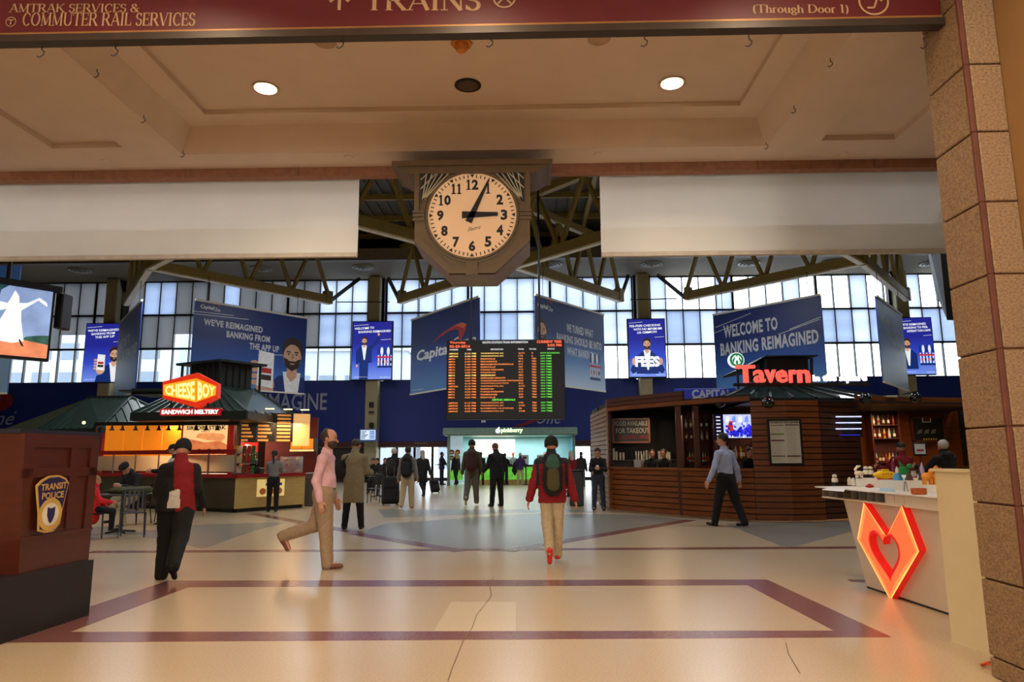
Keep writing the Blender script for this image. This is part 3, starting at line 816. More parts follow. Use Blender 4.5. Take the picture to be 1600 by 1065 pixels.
e2 = [i_+(o_-i_)*min(.3, .03/max(.01, np.linalg.norm(i_-o_))) for o_, i_ in zip(O_, I_)]
def rg(a_, b_, off): return [x+nf*off for x in a_]+[x+nf*off for x in b_], [(i, (i+1) % K, K+(i+1) % K, K+i) for i in range(K)]
eB = [a_+(b_-a_)*min(.35, .04/max(.01, np.linalg.norm(b_-a_))) for a_, b_ in zip(e1, e2)]
MB().add(*rg(eB, e2, .004)).build('acrylic_face', M_HEARTF, hs)
MB().add(*rg(e1, eB, .004)).build('glow_band', mat('heart glow band', (1.0,0.2,0.05), 0.3, emit=(1.0,0.20,0.05), es=1.15), hs)
eb = MB(); eb.add(*rg(O_, e1, .004)); eb.build('lit_edge', M_HEARTE, hs)
rb = MB()
rb.add([x+nf*.006 for x in O_]+[x-nf*.068 for x in O_], [(i, (i+1) % K, K+(i+1) % K, K+i) for i in range(K)])
rb.add([x+nf*.006 for x in I_]+[x-nf*.068 for x in I_], [(i, (i+1) % K, K+(i+1) % K, K+i) for i in range(K)])
rb.add(*rg(e2, I_, .004))
rb.build('red_return', M_HEARTS, hs)

# ---------------------------------------------------------------- police podium on the left
M_PODW = mat('podium mahogany', sr(78,30,16), 0.35, var=0.15, scale=4, stretch=(1,1,6), coat=0.2)
M_PODB = mat('podium black base', sr(26,22,20), 0.5)
pA = PZ(0,1007); pB = PZ(139,961)
pu = unit(pB-pA); pn = np.cross(pu, UP); 
if pn[0] < 0: pn = -pn
pA2 = pA-pu*.55
zt_ = PP(141,875,pB,pn)[2]
pod = thing('police_podium', 'dark mahogany podium on a black base with a police badge', 'podium', (pA+pB)/2-pn*.8)
MB().slab([pA2,pB,pB-pn*1.6,pA2-pn*1.6], UP, zt_).build('base', M_PODB, pod)
qn = PP(26,893,pA-pn*.06,pn); qf = PP(135,879,pA-pn*.06,pn)
uu = unit(A(*(qf-qn)[:2],0)); zb_ = zt_
rn = PP(36,676,pA,pn); rf = PP(154,681,pA,pn)
B0 = A(*qn[:2],zb_); B1 = A(*qf[:2],zb_); T0 = A(*rn[:2],1.64); T1 = A(*rf[:2],1.64)
bk = -pn*1.3
bd = MB().add([B0,B1,B1+bk,B0+bk,T0,T1,T1+bk,T0+bk], [(0,1,5,4),(1,2,6,5),(2,3,7,6),(3,0,4,7),(4,5,6,7),(0,3,2,1)])
bd.build('cabinet', M_PODW, pod)
def PF(s, h, off=0.0):   # point on the side face, s along, h up (0..1)
    return (B0*(1-s)+B1*s)*(1-h)+(T0*(1-s)+T1*s)*h+pn*off
def rail(s0, h0, s1, h1, t_=.018):
    return MB().slab([PF(s0,h0),PF(s1,h0),PF(s1,h1),PF(s0,h1)], pn, t_).build('panel_rail', M_PODW, pod)
for r_ in ((0,.9,1,1),(0,.68,1,.745),(0,0,1,.24),(0,.24,.12,.9),(.88,.24,1,.9),(.60,.28,.70,.9)): rail(*r_)
MB().slab([PF(-.03,1)-pn*.0,PF(1.05,1),PF(1.05,1)+bk,PF(-.03,1)+bk], UP, .035).build('counter_top', mat('podium top slate', sr(30,32,46), 0.3), pod)
MB().slab([PF(-.02,.24,.0),PF(1,.24,0),PF(1,.26,0),PF(-.02,.26,0)], pn, .03).build('moulding', M_PODW, pod)
# badge
M_BDG = mat('badge blue', sr(34,26,84), 0.4); M_BGO = mat('badge gold', sr(214,176,92), 0.4, 0.2); M_BWH = mat('badge white', sr(222,214,196), 0.5)
bc = PP(78,787,pA+pn*.02,pn); bx = pu; 
wB = np.dot(PP(103,787,pA+pn*.02,pn)-PP(53,787,pA+pn*.02,pn), pu)/2; hB = (PP(78,742,pA+pn*.02,pn)-PP(78,830,pA+pn*.02,pn))[2]/2
def shield(k): return [bc+pu*x*wB*k+UP*y*hB*k for x, y in ((-.72,.86),(-.3,1.0),(.3,1.02),(.78,.9),(1,.72),(.86,.2),(.72,-.3),(.66,-.72),(.3,-.98),(-.2,-1.0),(-.62,-.9),(-.7,-.3),(-.86,.2),(-1,.68))]
badge = MB().slab(shield(1.0), pn, .014).build('police_badge', M_BGO, pod); badge['label'] = 'blue and gold transit police shield'
MB().slab(shield(.93), pn, .003, .014).build('shield_field', M_BDG, badge)
def disc(c, r, k=1.0, n=24): return [c+pu*math.cos(2*math.pi*i/n)*r*k+UP*math.sin(2*math.pi*i/n)*r for i in range(n)]
c2 = bc-UP*.36*hB-pu*.04*wB
MB().slab(disc(c2, wB*.72), pn, .003, .017).build('seal_ring', M_BGO, badge)
MB().slab(disc(c2, wB*.50), pn, .003, .02).build('seal_disc', M_BWH, badge)
MB().slab([c2+pu*x*wB*.28+UP*y*wB*.36 for x, y in ((-.8,.9),(0,.7),(.8,.9),(.8,-.1),(.4,-.8),(0,-1.1),(-.4,-.8),(-.8,-.1))], pn, .003, .023).build('seal_shield', M_BDG, badge)
lt = MB()
put_text(lt, 'TRANSIT', bc+UP*.48*hB-pu*.76*wB, unit(pu+UP*.04), UP, 1.6*wB, .24*hB, pn, .019, bold=.03)
put_text(lt, 'POLICE', bc+UP*.18*hB-pu*.66*wB, unit(pu+UP*.02), UP, 1.36*wB, .24*hB, pn, .019, bold=.03)
lt.build('lettering', M_BGO, badge)

# ---------------------------------------------------------------- station clock
CY = 8.12
cl = thing('station_clock', 'large bronze framed clock hanging in the opening, hands near three', 'clock', PY(738,337,CY+.3))
M_BRZ = mat('clock bronze', sr(104,86,60), 0.45, 0.25, var=0.08); M_BRZL = mat('clock side grey', sr(128,112,96), 0.5, 0.2)
M_FACE = mat('clock dial', sr(226,186,146), 0.6, emit=sr(226,180,126), es=0.22, var=0.01)
M_NUM = mat('clock black', sr(26,20,16), 0.5)
c = PY(738,337,CY); R_ = (PY(807,337,CY)[0]-PY(669,337,CY)[0])/2
def octo(k, dy, top=0.0):
    hw_ = R_*1.30*k; return [c+A(x*hw_,dy,z) for x, z in ((-1,1.35*R_),(-1,-.62*R_*k),(-.40,-1.36*R_*k),(.40,-1.36*R_*k),(1,-.62*R_*k),(1,1.35*R_))]
MB().slab(octo(1.0,0.0), (0,1,0), .62).build('case', M_BRZL, cl)
MB().slab(octo(1.0,-.02), (0,1,0), .03).build('front_plate', M_BRZ, cl)
def ringmb(r0, r1, y0, y1, n=56):
    b = MB()
    for i in range(n):
        t0_, t1_ = 2*math.pi*i/n, 2*math.pi*(i+1)/n
        q = lambda t_, r, y: c+A(math.sin(t_)*r, y, math.cos(t_)*r)
        b.add([q(t0_,r0,y1),q(t1_,r0,y1),q(t1_,r0,y0),q(t0_,r0,y0),q(t0_,r1,y0),q(t1_,r1,y0),q(t0_,r1,y1),q(t1_,r1,y1)], [(0,1,2,3),(3,2,5,4),(4,5,7,6)])
    return b
ringmb(R_*1.0,R_*1.045,-.05,0).build('bezel', M_BRZ, cl, True)
ringmb(R_*1.08,R_*1.11,-.035,0).build('bezel', M_BRZ, cl, True)
for k, y in ((.94,-.035),(.88,-.05)):      # stepped mouldings around the lower chamfers
    o_ = octo(1.0, y); i_ = octo(k, y); 
    for a_, b_ in ((1,2),(2,3),(3,4)):
        MB().slab([o_[a_], o_[b_], o_[b_]*.0+i_[b_], i_[a_]], (0,1,0), .03).build('moulding', M_BRZ, cl)
for sx in (-1, 1):
    for k in (-1, 0, 1): MB().box(c+A(sx*R_*1.07-.0*sx,-.045,k*.05-.016),c+A(sx*R_*1.34,.0,k*.05+.016)).build('moulding', M_BRZ, cl)
    MB().box(c+A(sx*R_*1.20,-.05,R_*.1),c+A(sx*R_*1.31,0,R_*1.35)).build('pilaster', M_BRZ, cl)
MB().box(c+A(-.07,-.06,-R_*1.4),c+A(.07,.0,-R_*1.1)).build('keystone', M_BRZ, cl)
MB().slab([c+A(math.sin(t_)*R_,-.012,math.cos(t_)*R_) for t_ in np.linspace(0,2*math.pi,56,endpoint=False)], (0,-1,0), .012).build('dial', M_FACE, cl)
tk = MB()
for i in range(60):
    t_ = 2*math.pi*i/60; d_ = A(math.sin(t_),0,math.cos(t_)); s_ = A(math.cos(t_),0,-math.sin(t_)); o_ = c+A(0,-.028,0)
    if i % 5: tk.poly([o_+d_*R_*.955-s_*.006,o_+d_*R_*.955+s_*.006,o_+d_*R_*.88+s_*.006,o_+d_*R_*.88-s_*.006])
    else: tk.poly([o_+d_*R_*.965-s_*.026,o_+d_*R_*.965+s_*.026,o_+d_*R_*.885])
tk.build('minute_marks', M_NUM, cl)
for i in range(1, 13):
    t_ = 2*math.pi*i/12; h_ = R_*.245; ds = str(i); ws = [h_*(.46 if d_ == '1' else .62) for d_ in ds]; gp = h_*.06; wt_ = sum(ws)+gp*(len(ds)-1)
    o_ = c+A(math.sin(t_)*R_*.72-wt_/2,-.026,math.cos(t_)*R_*.72-h_/2); b = MB()
    for d_, w_ in zip(ds, ws):
        if d_ == '1':
            b.box(o_+A(w_*.5-h_*.085,-.001,0),o_+A(w_*.5+h_*.085,0,h_)); b.box(o_+A(w_*.06,-.001,0),o_+A(w_*.94,0,h_*.1))
            b.slab([o_+A(w_*.5-h_*.085,0,h_),o_+A(w_*.08,0,h_*.82),o_+A(w_*.08,0,h_*.72),o_+A(w_*.5-h_*.085,0,h_*.8)], (0,-1,0), .001)
        else: put_text(b, d_, o_, (1,0,0), UP, w_, h_, (0,-1,0), 0.0, bold=.045)
        o_ = o_+A(w_+gp,0,0)
    b.build('numeral', M_NUM, cl)
def hand(px_, py_, w0, w1, tail, nm):
    d_ = unit(PY(px_,py_,CY)-c); L_ = np.linalg.norm(PY(px_,py_,CY)-c); s_ = np.cross(d_, A(0,1,0))
    MB().slab([c-d_*tail-s_*w0+A(0,-.05,0),c-d_*tail+s_*w0+A(0,-.05,0),c+d_*L_+s_*w1+A(0,-.05,0),c+d_*L_-s_*w1+A(0,-.05,0)], (0,1,0), .012).build(nm, M_NUM, cl)
hand(778,336,.042,.022,.12,'hour_hand'); c[1] -= .0; hand(764,283,.04,.01,.1,'minute_hand')
b = MB(); put_text(b, 'Electric', c+A(-.05,-.027,-R_*.38), unit(A(1,0,.2)), UP, .16, .045, (0,-1,0), 0.0, shear=.4); b.build('maker_script', M_NUM, cl)
# cap and bracket with fan grilles
zc0 = PY(738,262,CY)[2]; zc1 = PY(738,244,CY-.2)[2]
MB().slab([c*A(1,0,0)+A(x,CY-.15,0)+UP*zc0 for x in ()] or [A(c[0]-.97,CY-.1,zc1-.06),A(c[0]+.97,CY-.1,zc1-.06),A(c[0]+.97,CY+.6,zc1-.06),A(c[0]-.97,CY+.6,zc1-.06)], UP, .06).build('cap_plate', M_BRZ, cl)
MB().add([A(c[0]+x,y,z) for z, k in ((zc1-.06,.93),(zc1-.15,.78)) for x, y in ((-k,CY-.06),(k,CY-.06),(k,CY+.58),(-k,CY+.58))], [(3,2,1,0),(4,5,6,7),(0,1,5,4),(1,2,6,5),(2,3,7,6),(3,0,4,7)]).build('bracket', M_BRZ, cl)
M_GR = mat('grille metal', sr(190,180,150), 0.4, 0.3)
for sx in (-1, 1):
    cn = c+A(sx*R_*1.17,-.03,R_*1.12)
    MB().slab([cn, cn-A(sx*.42,0,0), cn-A(0,0,.44)] if sx > 0 else [cn-A(0,0,.44), cn+A(.42,0,0), cn], (0,1,0), .008).build('grille_back', M_NUM, cl)
    for k in range(5):
        e_ = cn-A(sx*.42*(.0+.0),0,0)
        p0_ = cn-A(0,0,.43)*(k/4.0)-A(sx*.02,0,0); 
        MB().beam(cn-A(sx*.40*(1-k/5),0,.0)-A(0,.012,0), cn-A(sx*.02,0,.43)-A(0,.012,0), .012, .01, (0,1,0)).build('grille_bar', M_GR, cl)
    for k in (.35,.62): MB().beam(cn-A(0,.014,.43*k), cn-A(sx*.42*k*.9,.014,.02), .012, .01, (0,1,0)).build('grille_bar', M_GR, cl)

# ---------------------------------------------------------------- train information board
BY = 24.0
P0, P1 = PY(698,531,BY), PY(884,654,BY)
brd = thing('departure_board', 'black train information board with orange and green rows', 'display board', (P0+P1)/2)
bz1, bz0 = P0[2], P1[2]; bx0, bx1 = P0[0], P1[0]
MB().bevbox((bx0,BY,bz0),(bx1,BY+.35,bz1),.03).build('housing', mat('board black', sr(22,20,20), 0.5), brd)
BW, BH = bx1-bx0, bz1-bz0
M_LO = mat('led amber', (1,.26,.05), 0.5, emit=(1,.28,.05), es=.95); M_LY = mat('led yellow', (1,.62,.12), 0.5, emit=(1,.66,.14), es=1.1)
M_LR = mat('led red', (1,.12,.05), 0.5, emit=(1,.15,.06), es=0.9); M_LG = mat('led green', (.15,.8,.08), 0.5, emit=(.16,.75,.08), es=0.8); M_LW = mat('board white', sr(215,215,215), 0.5, emit=(.7,.7,.7), es=0.6)
def btxt(m, s, x0, y, x1, hgt, nm='lettering'):
    b = MB(); put_text(b, s, A(bx0+BW*x0,BY,bz1-BH*y), (1,0,0), UP, BW*(x1-x0), BH*hgt, (0,-1,0), .012, bold=.035); b.build(nm, m, brd)
btxt(M_LW, 'SOUTH STATION TRAIN INFORMATION', .305, .05, .69, .028)
btxt(M_LR, 'Thursday', .025, .055, .165, .036); btxt(M_LR, '02-25-2016', .025, .1, .2, .034)
btxt(M_LR, 'CURRENT TIME', .765, .05, .975, .034); btxt(M_LR, '3:03 PM', .855, .095, .975, .034)
for s, x0, x1 in (('CARRIER',.025,.1),('TIME',.17,.21),('DESTINATION',.375,.48),('TRAIN#',.605,.655),('TRACK#',.7,.76),('STATUS',.855,.915)): btxt(M_LW, s, x0, .135, x1, .02)
rows = [('AMTRAK','3:15 PM','WASHINGTON, DC','2171','9','NOW BOARDING'),('AMTRAK','3:20 PM','WASHINGTON, DC','175','6','ON TIME'),('MBTA','3:22 PM','READVILLE','765','TBD','ON TIME'),('MBTA','3:30 PM','PROVIDENCE','811','TBD','ON TIME'),('MBTA','3:40 PM','MIDDLEBORO/LAKEVILLE','017','TBD','ON TIME'),('MBTA','3:45 PM','READVILLE','767','TBD','ON TIME'),('MBTA','3:50 PM','FORGE PARK/495','715','TBD','ON TIME'),('MBTA','4:00 PM','STOUGHTON','917','TBD','ON TIME'),('MBTA','4:02 PM','GREENBUSH','081','TBD','ON TIME'),('MBTA','4:05 PM','NEEDHAM HEIGHTS','619','TBD','ON TIME'),('MBTA','4:05 PM','WORCESTER/UNION STATION','523','TBD','ON TIME'),('MBTA','4:10 PM','WICKFORD JUNCTION','813','TBD','ON TIME'),('AMTRAK','4:15 PM','WASHINGTON, DC','2173','TBD','ON TIME'),('MBTA','4:20 PM','KINGSTON','043','TBD','ON TIME'),('MBTA','4:22 PM','FORGE PARK/495','717','TBD','ON TIME'),('MBTA','4:25 PM','FRAMINGHAM','525','TBD','ON TIME'),('MBTA','4:25 PM','READVILLE','769','TBD','ON TIME'),None,('AMTRAK','3:15 PM','WASHINGTON, DC','172','TBD','ON TIME'),('AMTRAK','3:42 PM','WASHINGTON, DC','2160','TBD','ON TIME'),('AMTRAK','4:35 PM','RICHMOND, VA-STAPLES','86','TBD','ON TIME'),('AMTRAK','4:40 PM','WASHINGTON, DC','2168','TBD','ON TIME')]
for i, r in enumerate(rows):
    y = .185+i*.0345
    if r is None: btxt(M_LG, 'AMTRAK ARRIVALS', .385, y, .58, .024); continue
    b = MB()
    ya = M_LY if i < 2 or i in (8,) else M_LO
    for m_, s, x0, ch in ((ya,r[0],.02,.0135),(ya,r[1],.155,.0135),(ya,r[2],.29,.0138),(M_LO,r[3],.61,.0125),(M_LO,r[4],.72,.0135),(M_LG,r[5],.795,.0135)):
        b.use(m_); put_text(b, s, A(bx0+BW*x0,BY,bz1-BH*y), (1,0,0), UP, BW*ch*len(s), BH*.0185, (0,-1,0), .012, bold=.015)
    tag(b.build('board_row', None, brd), kind='stuff')
b = MB(); put_text(b, 'SOUTH', A(bx0+BW*.295,BY+.1,bz0-.1), (1,0,0), UP, .14, .07, (0,-1,0), .0); b.build('small_tag', M_LW, brd)
for px_ in (736,843):
    x = PY(px_,500,BY)[0]
    o_ = MB().tube([(x,BY+.15,bz1-.02),(x,BY+.15,13.8)],.04,8).build('hanger_rod', M_BLACK, brd)

# ---------------------------------------------------------------- ads
M_AD = mat('ad blue', sr(22,52,128), 0.45, var=0.03, scale=.4); M_ADL = mat('ad lower blue', sr(64,116,190), 0.45, var=0.05, scale=.4); M_ADM = mat('ad mid blue', sr(36,78,160), 0.45, var=0.05, scale=.4)
M_ADP = mat('ad pale blue', sr(150,186,222), 0.45, var=.06, scale=.6)
M_SIL = mat('ad silver lettering', sr(196,200,204), 0.5); M_ADW = mat('ad white', sr(235,238,240), 0.5); M_SKINA = mat('ad skin', sr(206,160,130), 0.5)
M_HAIRA = mat('ad dark hair', sr(52,36,28), 0.5); M_SUITA = mat('ad navy suit', sr(20,44,110), 0.5); M_REDA = mat('ad red', sr(190,46,40), 0.5); M_ORGA = mat('ad orange', sr(220,110,70), 0.5)
def lit(m, k):
    n_ = m.name+' lit'
    if n_ in MATS: return MATS[n_]
    q = m.copy(); q.name = n_; MATS[n_] = q; b_ = q.node_tree.nodes['Principled BSDF']
    src = b_.inputs['Base Color'].links[0].from_socket
    q.node_tree.links.new(src, b_.inputs['Emission Color']); b_.inputs['Emission Strength'].default_value = k
    return q
def ell(cx, cy, rx, ry, n=18, a0=0, a1=360): return [(cx+rx*math.cos(math.radians(a0+(a1-a0)*i/n)), cy+ry*math.sin(math.radians(a0+(a1-a0)*i/n))) for i in range(n if a1-a0 == 360 else n+1)]
def adman(P, mb, cx, cy, s, L=lambda m: m, phone=False, arm=False, fees=False, full=False):
    """flat printed bearded man in a navy suit; centre of head (cx,cy) and head height s, in metres on the panel"""
    q = lambda pts, m, o: P.poly(mb, L(m), [(x/P.w, y/P.h) for x, y in pts], o)
    q([(cx-1.1*s,cy-3.0*s),(cx+1.1*s,cy-3.0*s),(cx+1.05*s,cy-1.2*s),(cx+.5*s,cy-.75*s),(cx-.5*s,cy-.75*s),(cx-1.05*s,cy-1.2*s)], M_SUITA, .006)
    if full: q([(cx-.62*s,cy-3*s),(cx+.62*s,cy-3*s),(cx+.6*s,cy-5.6*s),(cx-.6*s,cy-5.6*s)], M_SUITA, .006)
    q([(cx-.36*s,cy-.6*s),(cx+.36*s,cy-.6*s),(cx+.14*s,cy-2.6*s),(cx-.02*s,cy-2.6*s)], M_ADW, .009)
    q([(cx-.2*s,cy-.2*s),(cx+.2*s,cy-.2*s),(cx+.2*s,cy-.75*s),(cx-.02*s,cy-.95*s),(cx-.2*s,cy-.75*s)], M_SKINA, .010)
    q(ell(cx,cy+.2*s,.42*s,.46*s), M_HAIRA, .011)
    q(ell(cx,cy-.06*s,.36*s,.46*s), M_SKINA, .013)
    q([(cx-.36*s,cy-.1*s),(cx-.2*s,cy-.14*s),(cx-.14*s,cy-.2*s),(cx+.14*s,cy-.2*s),(cx+.2*s,cy-.14*s),(cx+.36*s,cy-.1*s),(cx+.26*s,cy-.42*s),(cx,cy-.56*s),(cx-.26*s,cy-.42*s)], M_HAIRA, .015)
    q([(cx-.1*s,cy-.28*s),(cx+.1*s,cy-.28*s),(cx+.08*s,cy-.32*s),(cx-.08*s,cy-.32*s)], M_SKINA, .017)
    for e in (-1, 1):
        q([(cx+e*.16*s-.09*s,cy+.1*s),(cx+e*.16*s+.09*s,cy+.1*s),(cx+e*.16*s+.08*s,cy+.15*s),(cx+e*.16*s-.08*s,cy+.15*s)], M_HAIRA, .015)
        q(ell(cx+e*.16*s,cy+.04*s,.05*s,.03*s,8), M_HAIRA, .015)
    q([(cx-.03*s,cy+.06*s),(cx+.05*s,cy+.06*s),(cx+.09*s,cy-.1*s),(cx-.05*s,cy-.1*s)], mat('ad skin shade', sr(176,128,100), .5), .015)
    if phone:
        hx_, hy_ = cx-1.02*s, cy-.6*s
        q([(hx_-.5*s,cy-2.6*s),(cx-.6*s,cy-2.9*s),(cx-.6*s,cy-1.9*s),(hx_+.1*s,cy-1.5*s),(hx_-.25*s,cy-1.6*s)], M_SUITA, .008)
        q(ell(hx_,hy_-.5*s,.36*s,.42*s,12), M_SKINA, .009)
        for k in range(4): q(ell(hx_-.42*s,hy_-.45*s+k*.22*s,.16*s,.09*s,8), M_SKINA, .010)
        q([(hx_-.32*s,hy_-.55*s),(hx_+.3*s,hy_-.62*s),(hx_+.3*s,hy_+.6*s),(hx_-.28*s,hy_+.66*s)], M_ADW, .012)
        q([(hx_-.24*s,hy_-.1*s),(hx_+.22*s,hy_-.12*s),(hx_+.22*s,hy_+.06*s),(hx_-.24*s,hy_+.08*s)], M_REDA, .014)
        q([(hx_-.24*s,hy_-.34*s),(hx_+.22*s,hy_-.36*s),(hx_+.22*s,hy_-.18*s),(hx_-.24*s,hy_-.16*s)], M_HAIRA, .014)
    if arm:
        q([(cx+.5*s,cy-1.5*s),(cx+1.0*s,cy-1.2*s),(cx+1.9*s,cy-.2*s),(cx+2.1*s,cy+.7*s),(cx+1.85*s,cy+.75*s),(cx+1.5*s,cy-.1*s),(cx+.5*s,cy-.8*s)], M_SUITA, .010)
        q(ell(cx+1.98*s,cy+.95*s,.16*s,.22*s,10), M_SKINA, .011)
        q(ell(cx-.95*s,cy-3.4*s,.14*s,.22*s,10), M_SKINA, .011)
        q([(cx-1.1*s,cy-1.3*s),(cx-.7*s,cy-1.2*s),(cx-.8*s,cy-3.2*s),(cx-1.1*s,cy-3.2*s)], M_SUITA, .007)
    if fees:
        for e in (-1, 1):
            q([(cx+e*1.0*s,cy-1.1*s),(cx+e*1.75*s,cy-2.6*s),(cx+e*1.5*s,cy-3.0*s),(cx+e*.8*s,cy-2.6*s)], M_SUITA, .009)
            q(ell(cx+e*1.35*s,cy-1.75*s,.2*s,.38*s,10), M_SKINA, .016)
        b_ = MB(); b_.use(L(M_ADW)); put_text(b_, 'FEES', P.p((cx-1.25*s)/P.w,(cy-2.3*s)/P.h), P.u, UP, 2.5*s, 1.1*s, P.n, .018, bold=.06)
        mb.use(L(M_ADW)); mb.add(b_.v, b_.f)
def carousel(P, mb, cx, cy, s, L=lambda m: m):
    q = lambda pts, m, o: P.poly(mb, L(m), [(x/P.w, y/P.h) for x, y in pts], o)
    for k in range(5):
        x_ = cx-.5*s+k*.22*s
        q([(x_,cy-.6*s),(x_+.08*s,cy-.6*s),(x_+.08*s,cy+.3*s),(x_,cy+.3*s)], M_ADW, .007)
        q(ell(x_+.04*s,cy+.5*s,.1*s,.3*s,8), M_ADW if k % 2 else M_AD, .008)
    q([(cx-.6*s,cy+.02*s),(cx+.6*s,cy+.02*s),(cx+.55*s,cy+.14*s),(cx-.55*s,cy+.14*s)], M_REDA, .009)
    for k in range(4): q(ell(cx-.4*s+k*.26*s,cy-.25*s,.07*s,.12*s,8), M_HAIRA if k % 2 else M_ORGA, .010)
    q([(cx-.55*s,cy-.65*s),(cx+.55*s,cy-.65*s),(cx+.5*s,cy-.5*s),(cx-.5*s,cy-.5*s)], M_SUITA, .009)
def bank_logo(P, mb, x0, y0, w_, L=lambda m: m):
    P.text(mb, L(M_ADW), 'Capital', x0, y0, x0+w_*.68, y0+w_*.24*P.w/P.h, bold=.02, shear=.1)
    P.text(mb, L(M_ADW), 'One', x0+w_*.7, y0, x0+w_, y0+w_*.2*P.w/P.h, shear=.4)
    mb.use(L(M_REDA)).poly([P.p(x0+w_*a_, y0+w_*b_*P.w/P.h, .007) for a_, b_ in ((.5,.26),(.78,.44),(.98,.42),(.9,.24),(.86,.34),(.74,.38))])
def print_gradient(name, cols, H, em=0.0):
    m = mat(name, (0.1,0.2,0.5), 0.45); nt = m.node_tree; N = nt.nodes; L = nt.links
    tc = N.new('ShaderNodeTexCoord'); sx = N.new('ShaderNodeSeparateXYZ'); mr = N.new('ShaderNodeMapRange'); rp = N.new('ShaderNodeValToRGB')
    L.new(tc.outputs['Object'], sx.inputs[0]); L.new(sx.outputs[2], mr.inputs[0]); mr.inputs[2].default_value = H
    L.new(mr.outputs[0], rp.inputs[0]); e = rp.color_ramp.elements
    e[0].position, e[0].color = 0.0, (*cols[0], 1); e[1].position, e[1].color = 0.62, (*cols[2], 1)
    k = e.new(.32); k.color = (*cols[1], 1)
    L.new(rp.outputs[0], N['Principled BSDF'].inputs['Base Color'])
    if em: L.new(rp.outputs[0], N['Principled BSDF'].inputs['Emission Color']); N['Principled BSDF'].inputs['Emission Strength'].default_value = em
    return m
M_ADG = print_gradient('ad print blue', (sr(84,140,200),sr(36,84,166),sr(20,42,108)), 3.9)
M_ADGP = print_gradient('ad print pale', (sr(190,214,236),sr(84,130,190),sr(22,44,108)), 3.9)
def gradient(P, mb, L=lambda m: m, cols=None):
    mb.use(M_ADGP if cols else M_ADG).poly([P.p(0,0,.003),P.p(1,0,.003),P.p(1,1,.003),P.p(0,1,.003)])
def hung(label, pa, pb, zt, zb, m=M_AD):
    """banner hung between two pixels of its top edge, top at height zt"""
    a_ = PZ(*pa, zt); b_ = PZ(*pb, zt)
    if a_[0] > b_[0]: a_, b_ = b_, a_
    P = Panel(a_, b_, zb, zt)
    t_ = thing('hanging_banner', label, 'banner', (a_+b_)/2*A(1,1,0)+UP*zb, group=None)
    P.slab(.05, 'board', m, t_)
    MB().beam(P.p(0,1),P.p(1,1),.09,.09).build('top_rail', M_WHITEP, t_); MB().beam(P.p(0,0),P.p(1,0),.07,.07).build('bottom_rail', M_WHITEP, t_)
    for s_ in (.1, .9): MB().tube([P.p(s_,1),P.p(s_,1)+UP*1.2],.015,6).build('hanger_wire', M_CABLE, t_)
    return P, t_
def lines(P, mb, m, ls, o=.007):
    for x0, y0, x1, y1 in ls: mb.use(m).poly([P.p(x0,y0,o),P.p(x1,y1,o),P.p(x1,y1+.008,o),P.p(x0,y0+.008,o)])
ZT, ZB = 8.55, 4.62
P, t = hung('blue hanging banner of a man holding up a phone', (305,468),(480,497),ZT,ZB)
b = MB(); gradient(P, b); adman(P, b, P.w*.87, P.h*.48, P.h*.36, phone=True); bank_logo(P, b, .045, .90, .16)
b.build('printed_picture', None, t)
for s, x0, y0, x1, y1 in (("WE'VE REIMAGINED",.08,.72,.58,.80),('BANKING FROM',.27,.61,.65,.69),('THE APP UP',.47,.50,.74,.58)):
    b = MB(); P.text(b, M_SIL, s, x0, y0, x1, y1, bold=.035, space=1.08); b.build('lettering', None, t)
b = MB(); lines(P, b, M_SIL, ((0,.83,.45,.86),(.0,.86,.32,.88),(.55,.44,.78,.47))); b.build('printed_lines', None, t)
P, t = hung('blue hanging banner with a large bank name left of the board', (643,500),(749,463),ZT,ZB)
b = MB(); gradient(P, b)
arc_ = [(.33,.60),(.5,.70),(.66,.75),(.78,.76),(.84,.72),(.82,.64),(.74,.52),(.70,.47),(.73,.58),(.74,.66),(.70,.70),(.6,.70),(.48,.66)]
b.use(M_REDA).poly([P.p(x,y,.008) for x,y in arc_]); b.use(M_ORGA).poly([P.p(x,y,.009) for x,y in ((.66,.75),(.78,.76),(.84,.72),(.80,.68),(.74,.72))])
b.build('printed_swoosh', None, t)
b = MB(); P.text(b, M_ADW, 'Capital', .10, .38, .62, .56, shear=.1, bold=.03); b.build('lettering', None, t)
b = MB(); P.text(b, M_ADW, 'One', .62, .44, .96, .60, shear=.4); b.build('lettering', None, t)
b = MB(); P.text(b, M_ADW, 'bankreimagined', .04, .035, .22, .06); b.build('lettering', None, t)
P, t = hung('blue hanging banner with slogan and carousel right of the board', (836,460),(943,492),ZT,ZB)
b = MB(); gradient(P, b, cols=[M_ADP, M_ADL, M_AD]); adman(P, b, P.w*.04+.25, P.h*.60, P.h*.24); carousel(P, b, P.w*.84, P.h*.28, P.h*.24); bank_logo(P, b, .03, .85, .2)
b.build('printed_picture', None, t)
for s, x0, y0, x1, y1 in (('WE TURNED WHAT',.42,.66,.82,.76),('BANKING SHOULD BE INTO',.28,.52,.95,.62),('WHAT BANKING IS',.42,.38,.85,.48)):
    b = MB(); P.text(b, M_SIL, s, x0, y0, x1, y1, bold=.035, space=1.08); b.build('lettering', None, t)
P, t = hung('large blue welcome banner hanging over the tavern', (1114,492),(1282,460),ZT,ZB-.1)
b = MB(); gradient(P, b); lines(P, b, M_SIL, ((.0,.76,.28,.84),(.02,.83,.38,.93),(.62,.62,.98,.72),(.72,.66,.99,.745))); b.build('printed_picture', None, t)
b = MB(); P.text(b, M_SIL, 'WELCOME TO', .10, .68, .62, .84, bold=.035, space=1.08); b.build('lettering', None, t)
b = MB(); P.text(b, M_SIL, 'BANKING REIMAGINED', .06, .46, .96, .62, bold=.035, space=1.08); b.build('lettering', None, t)
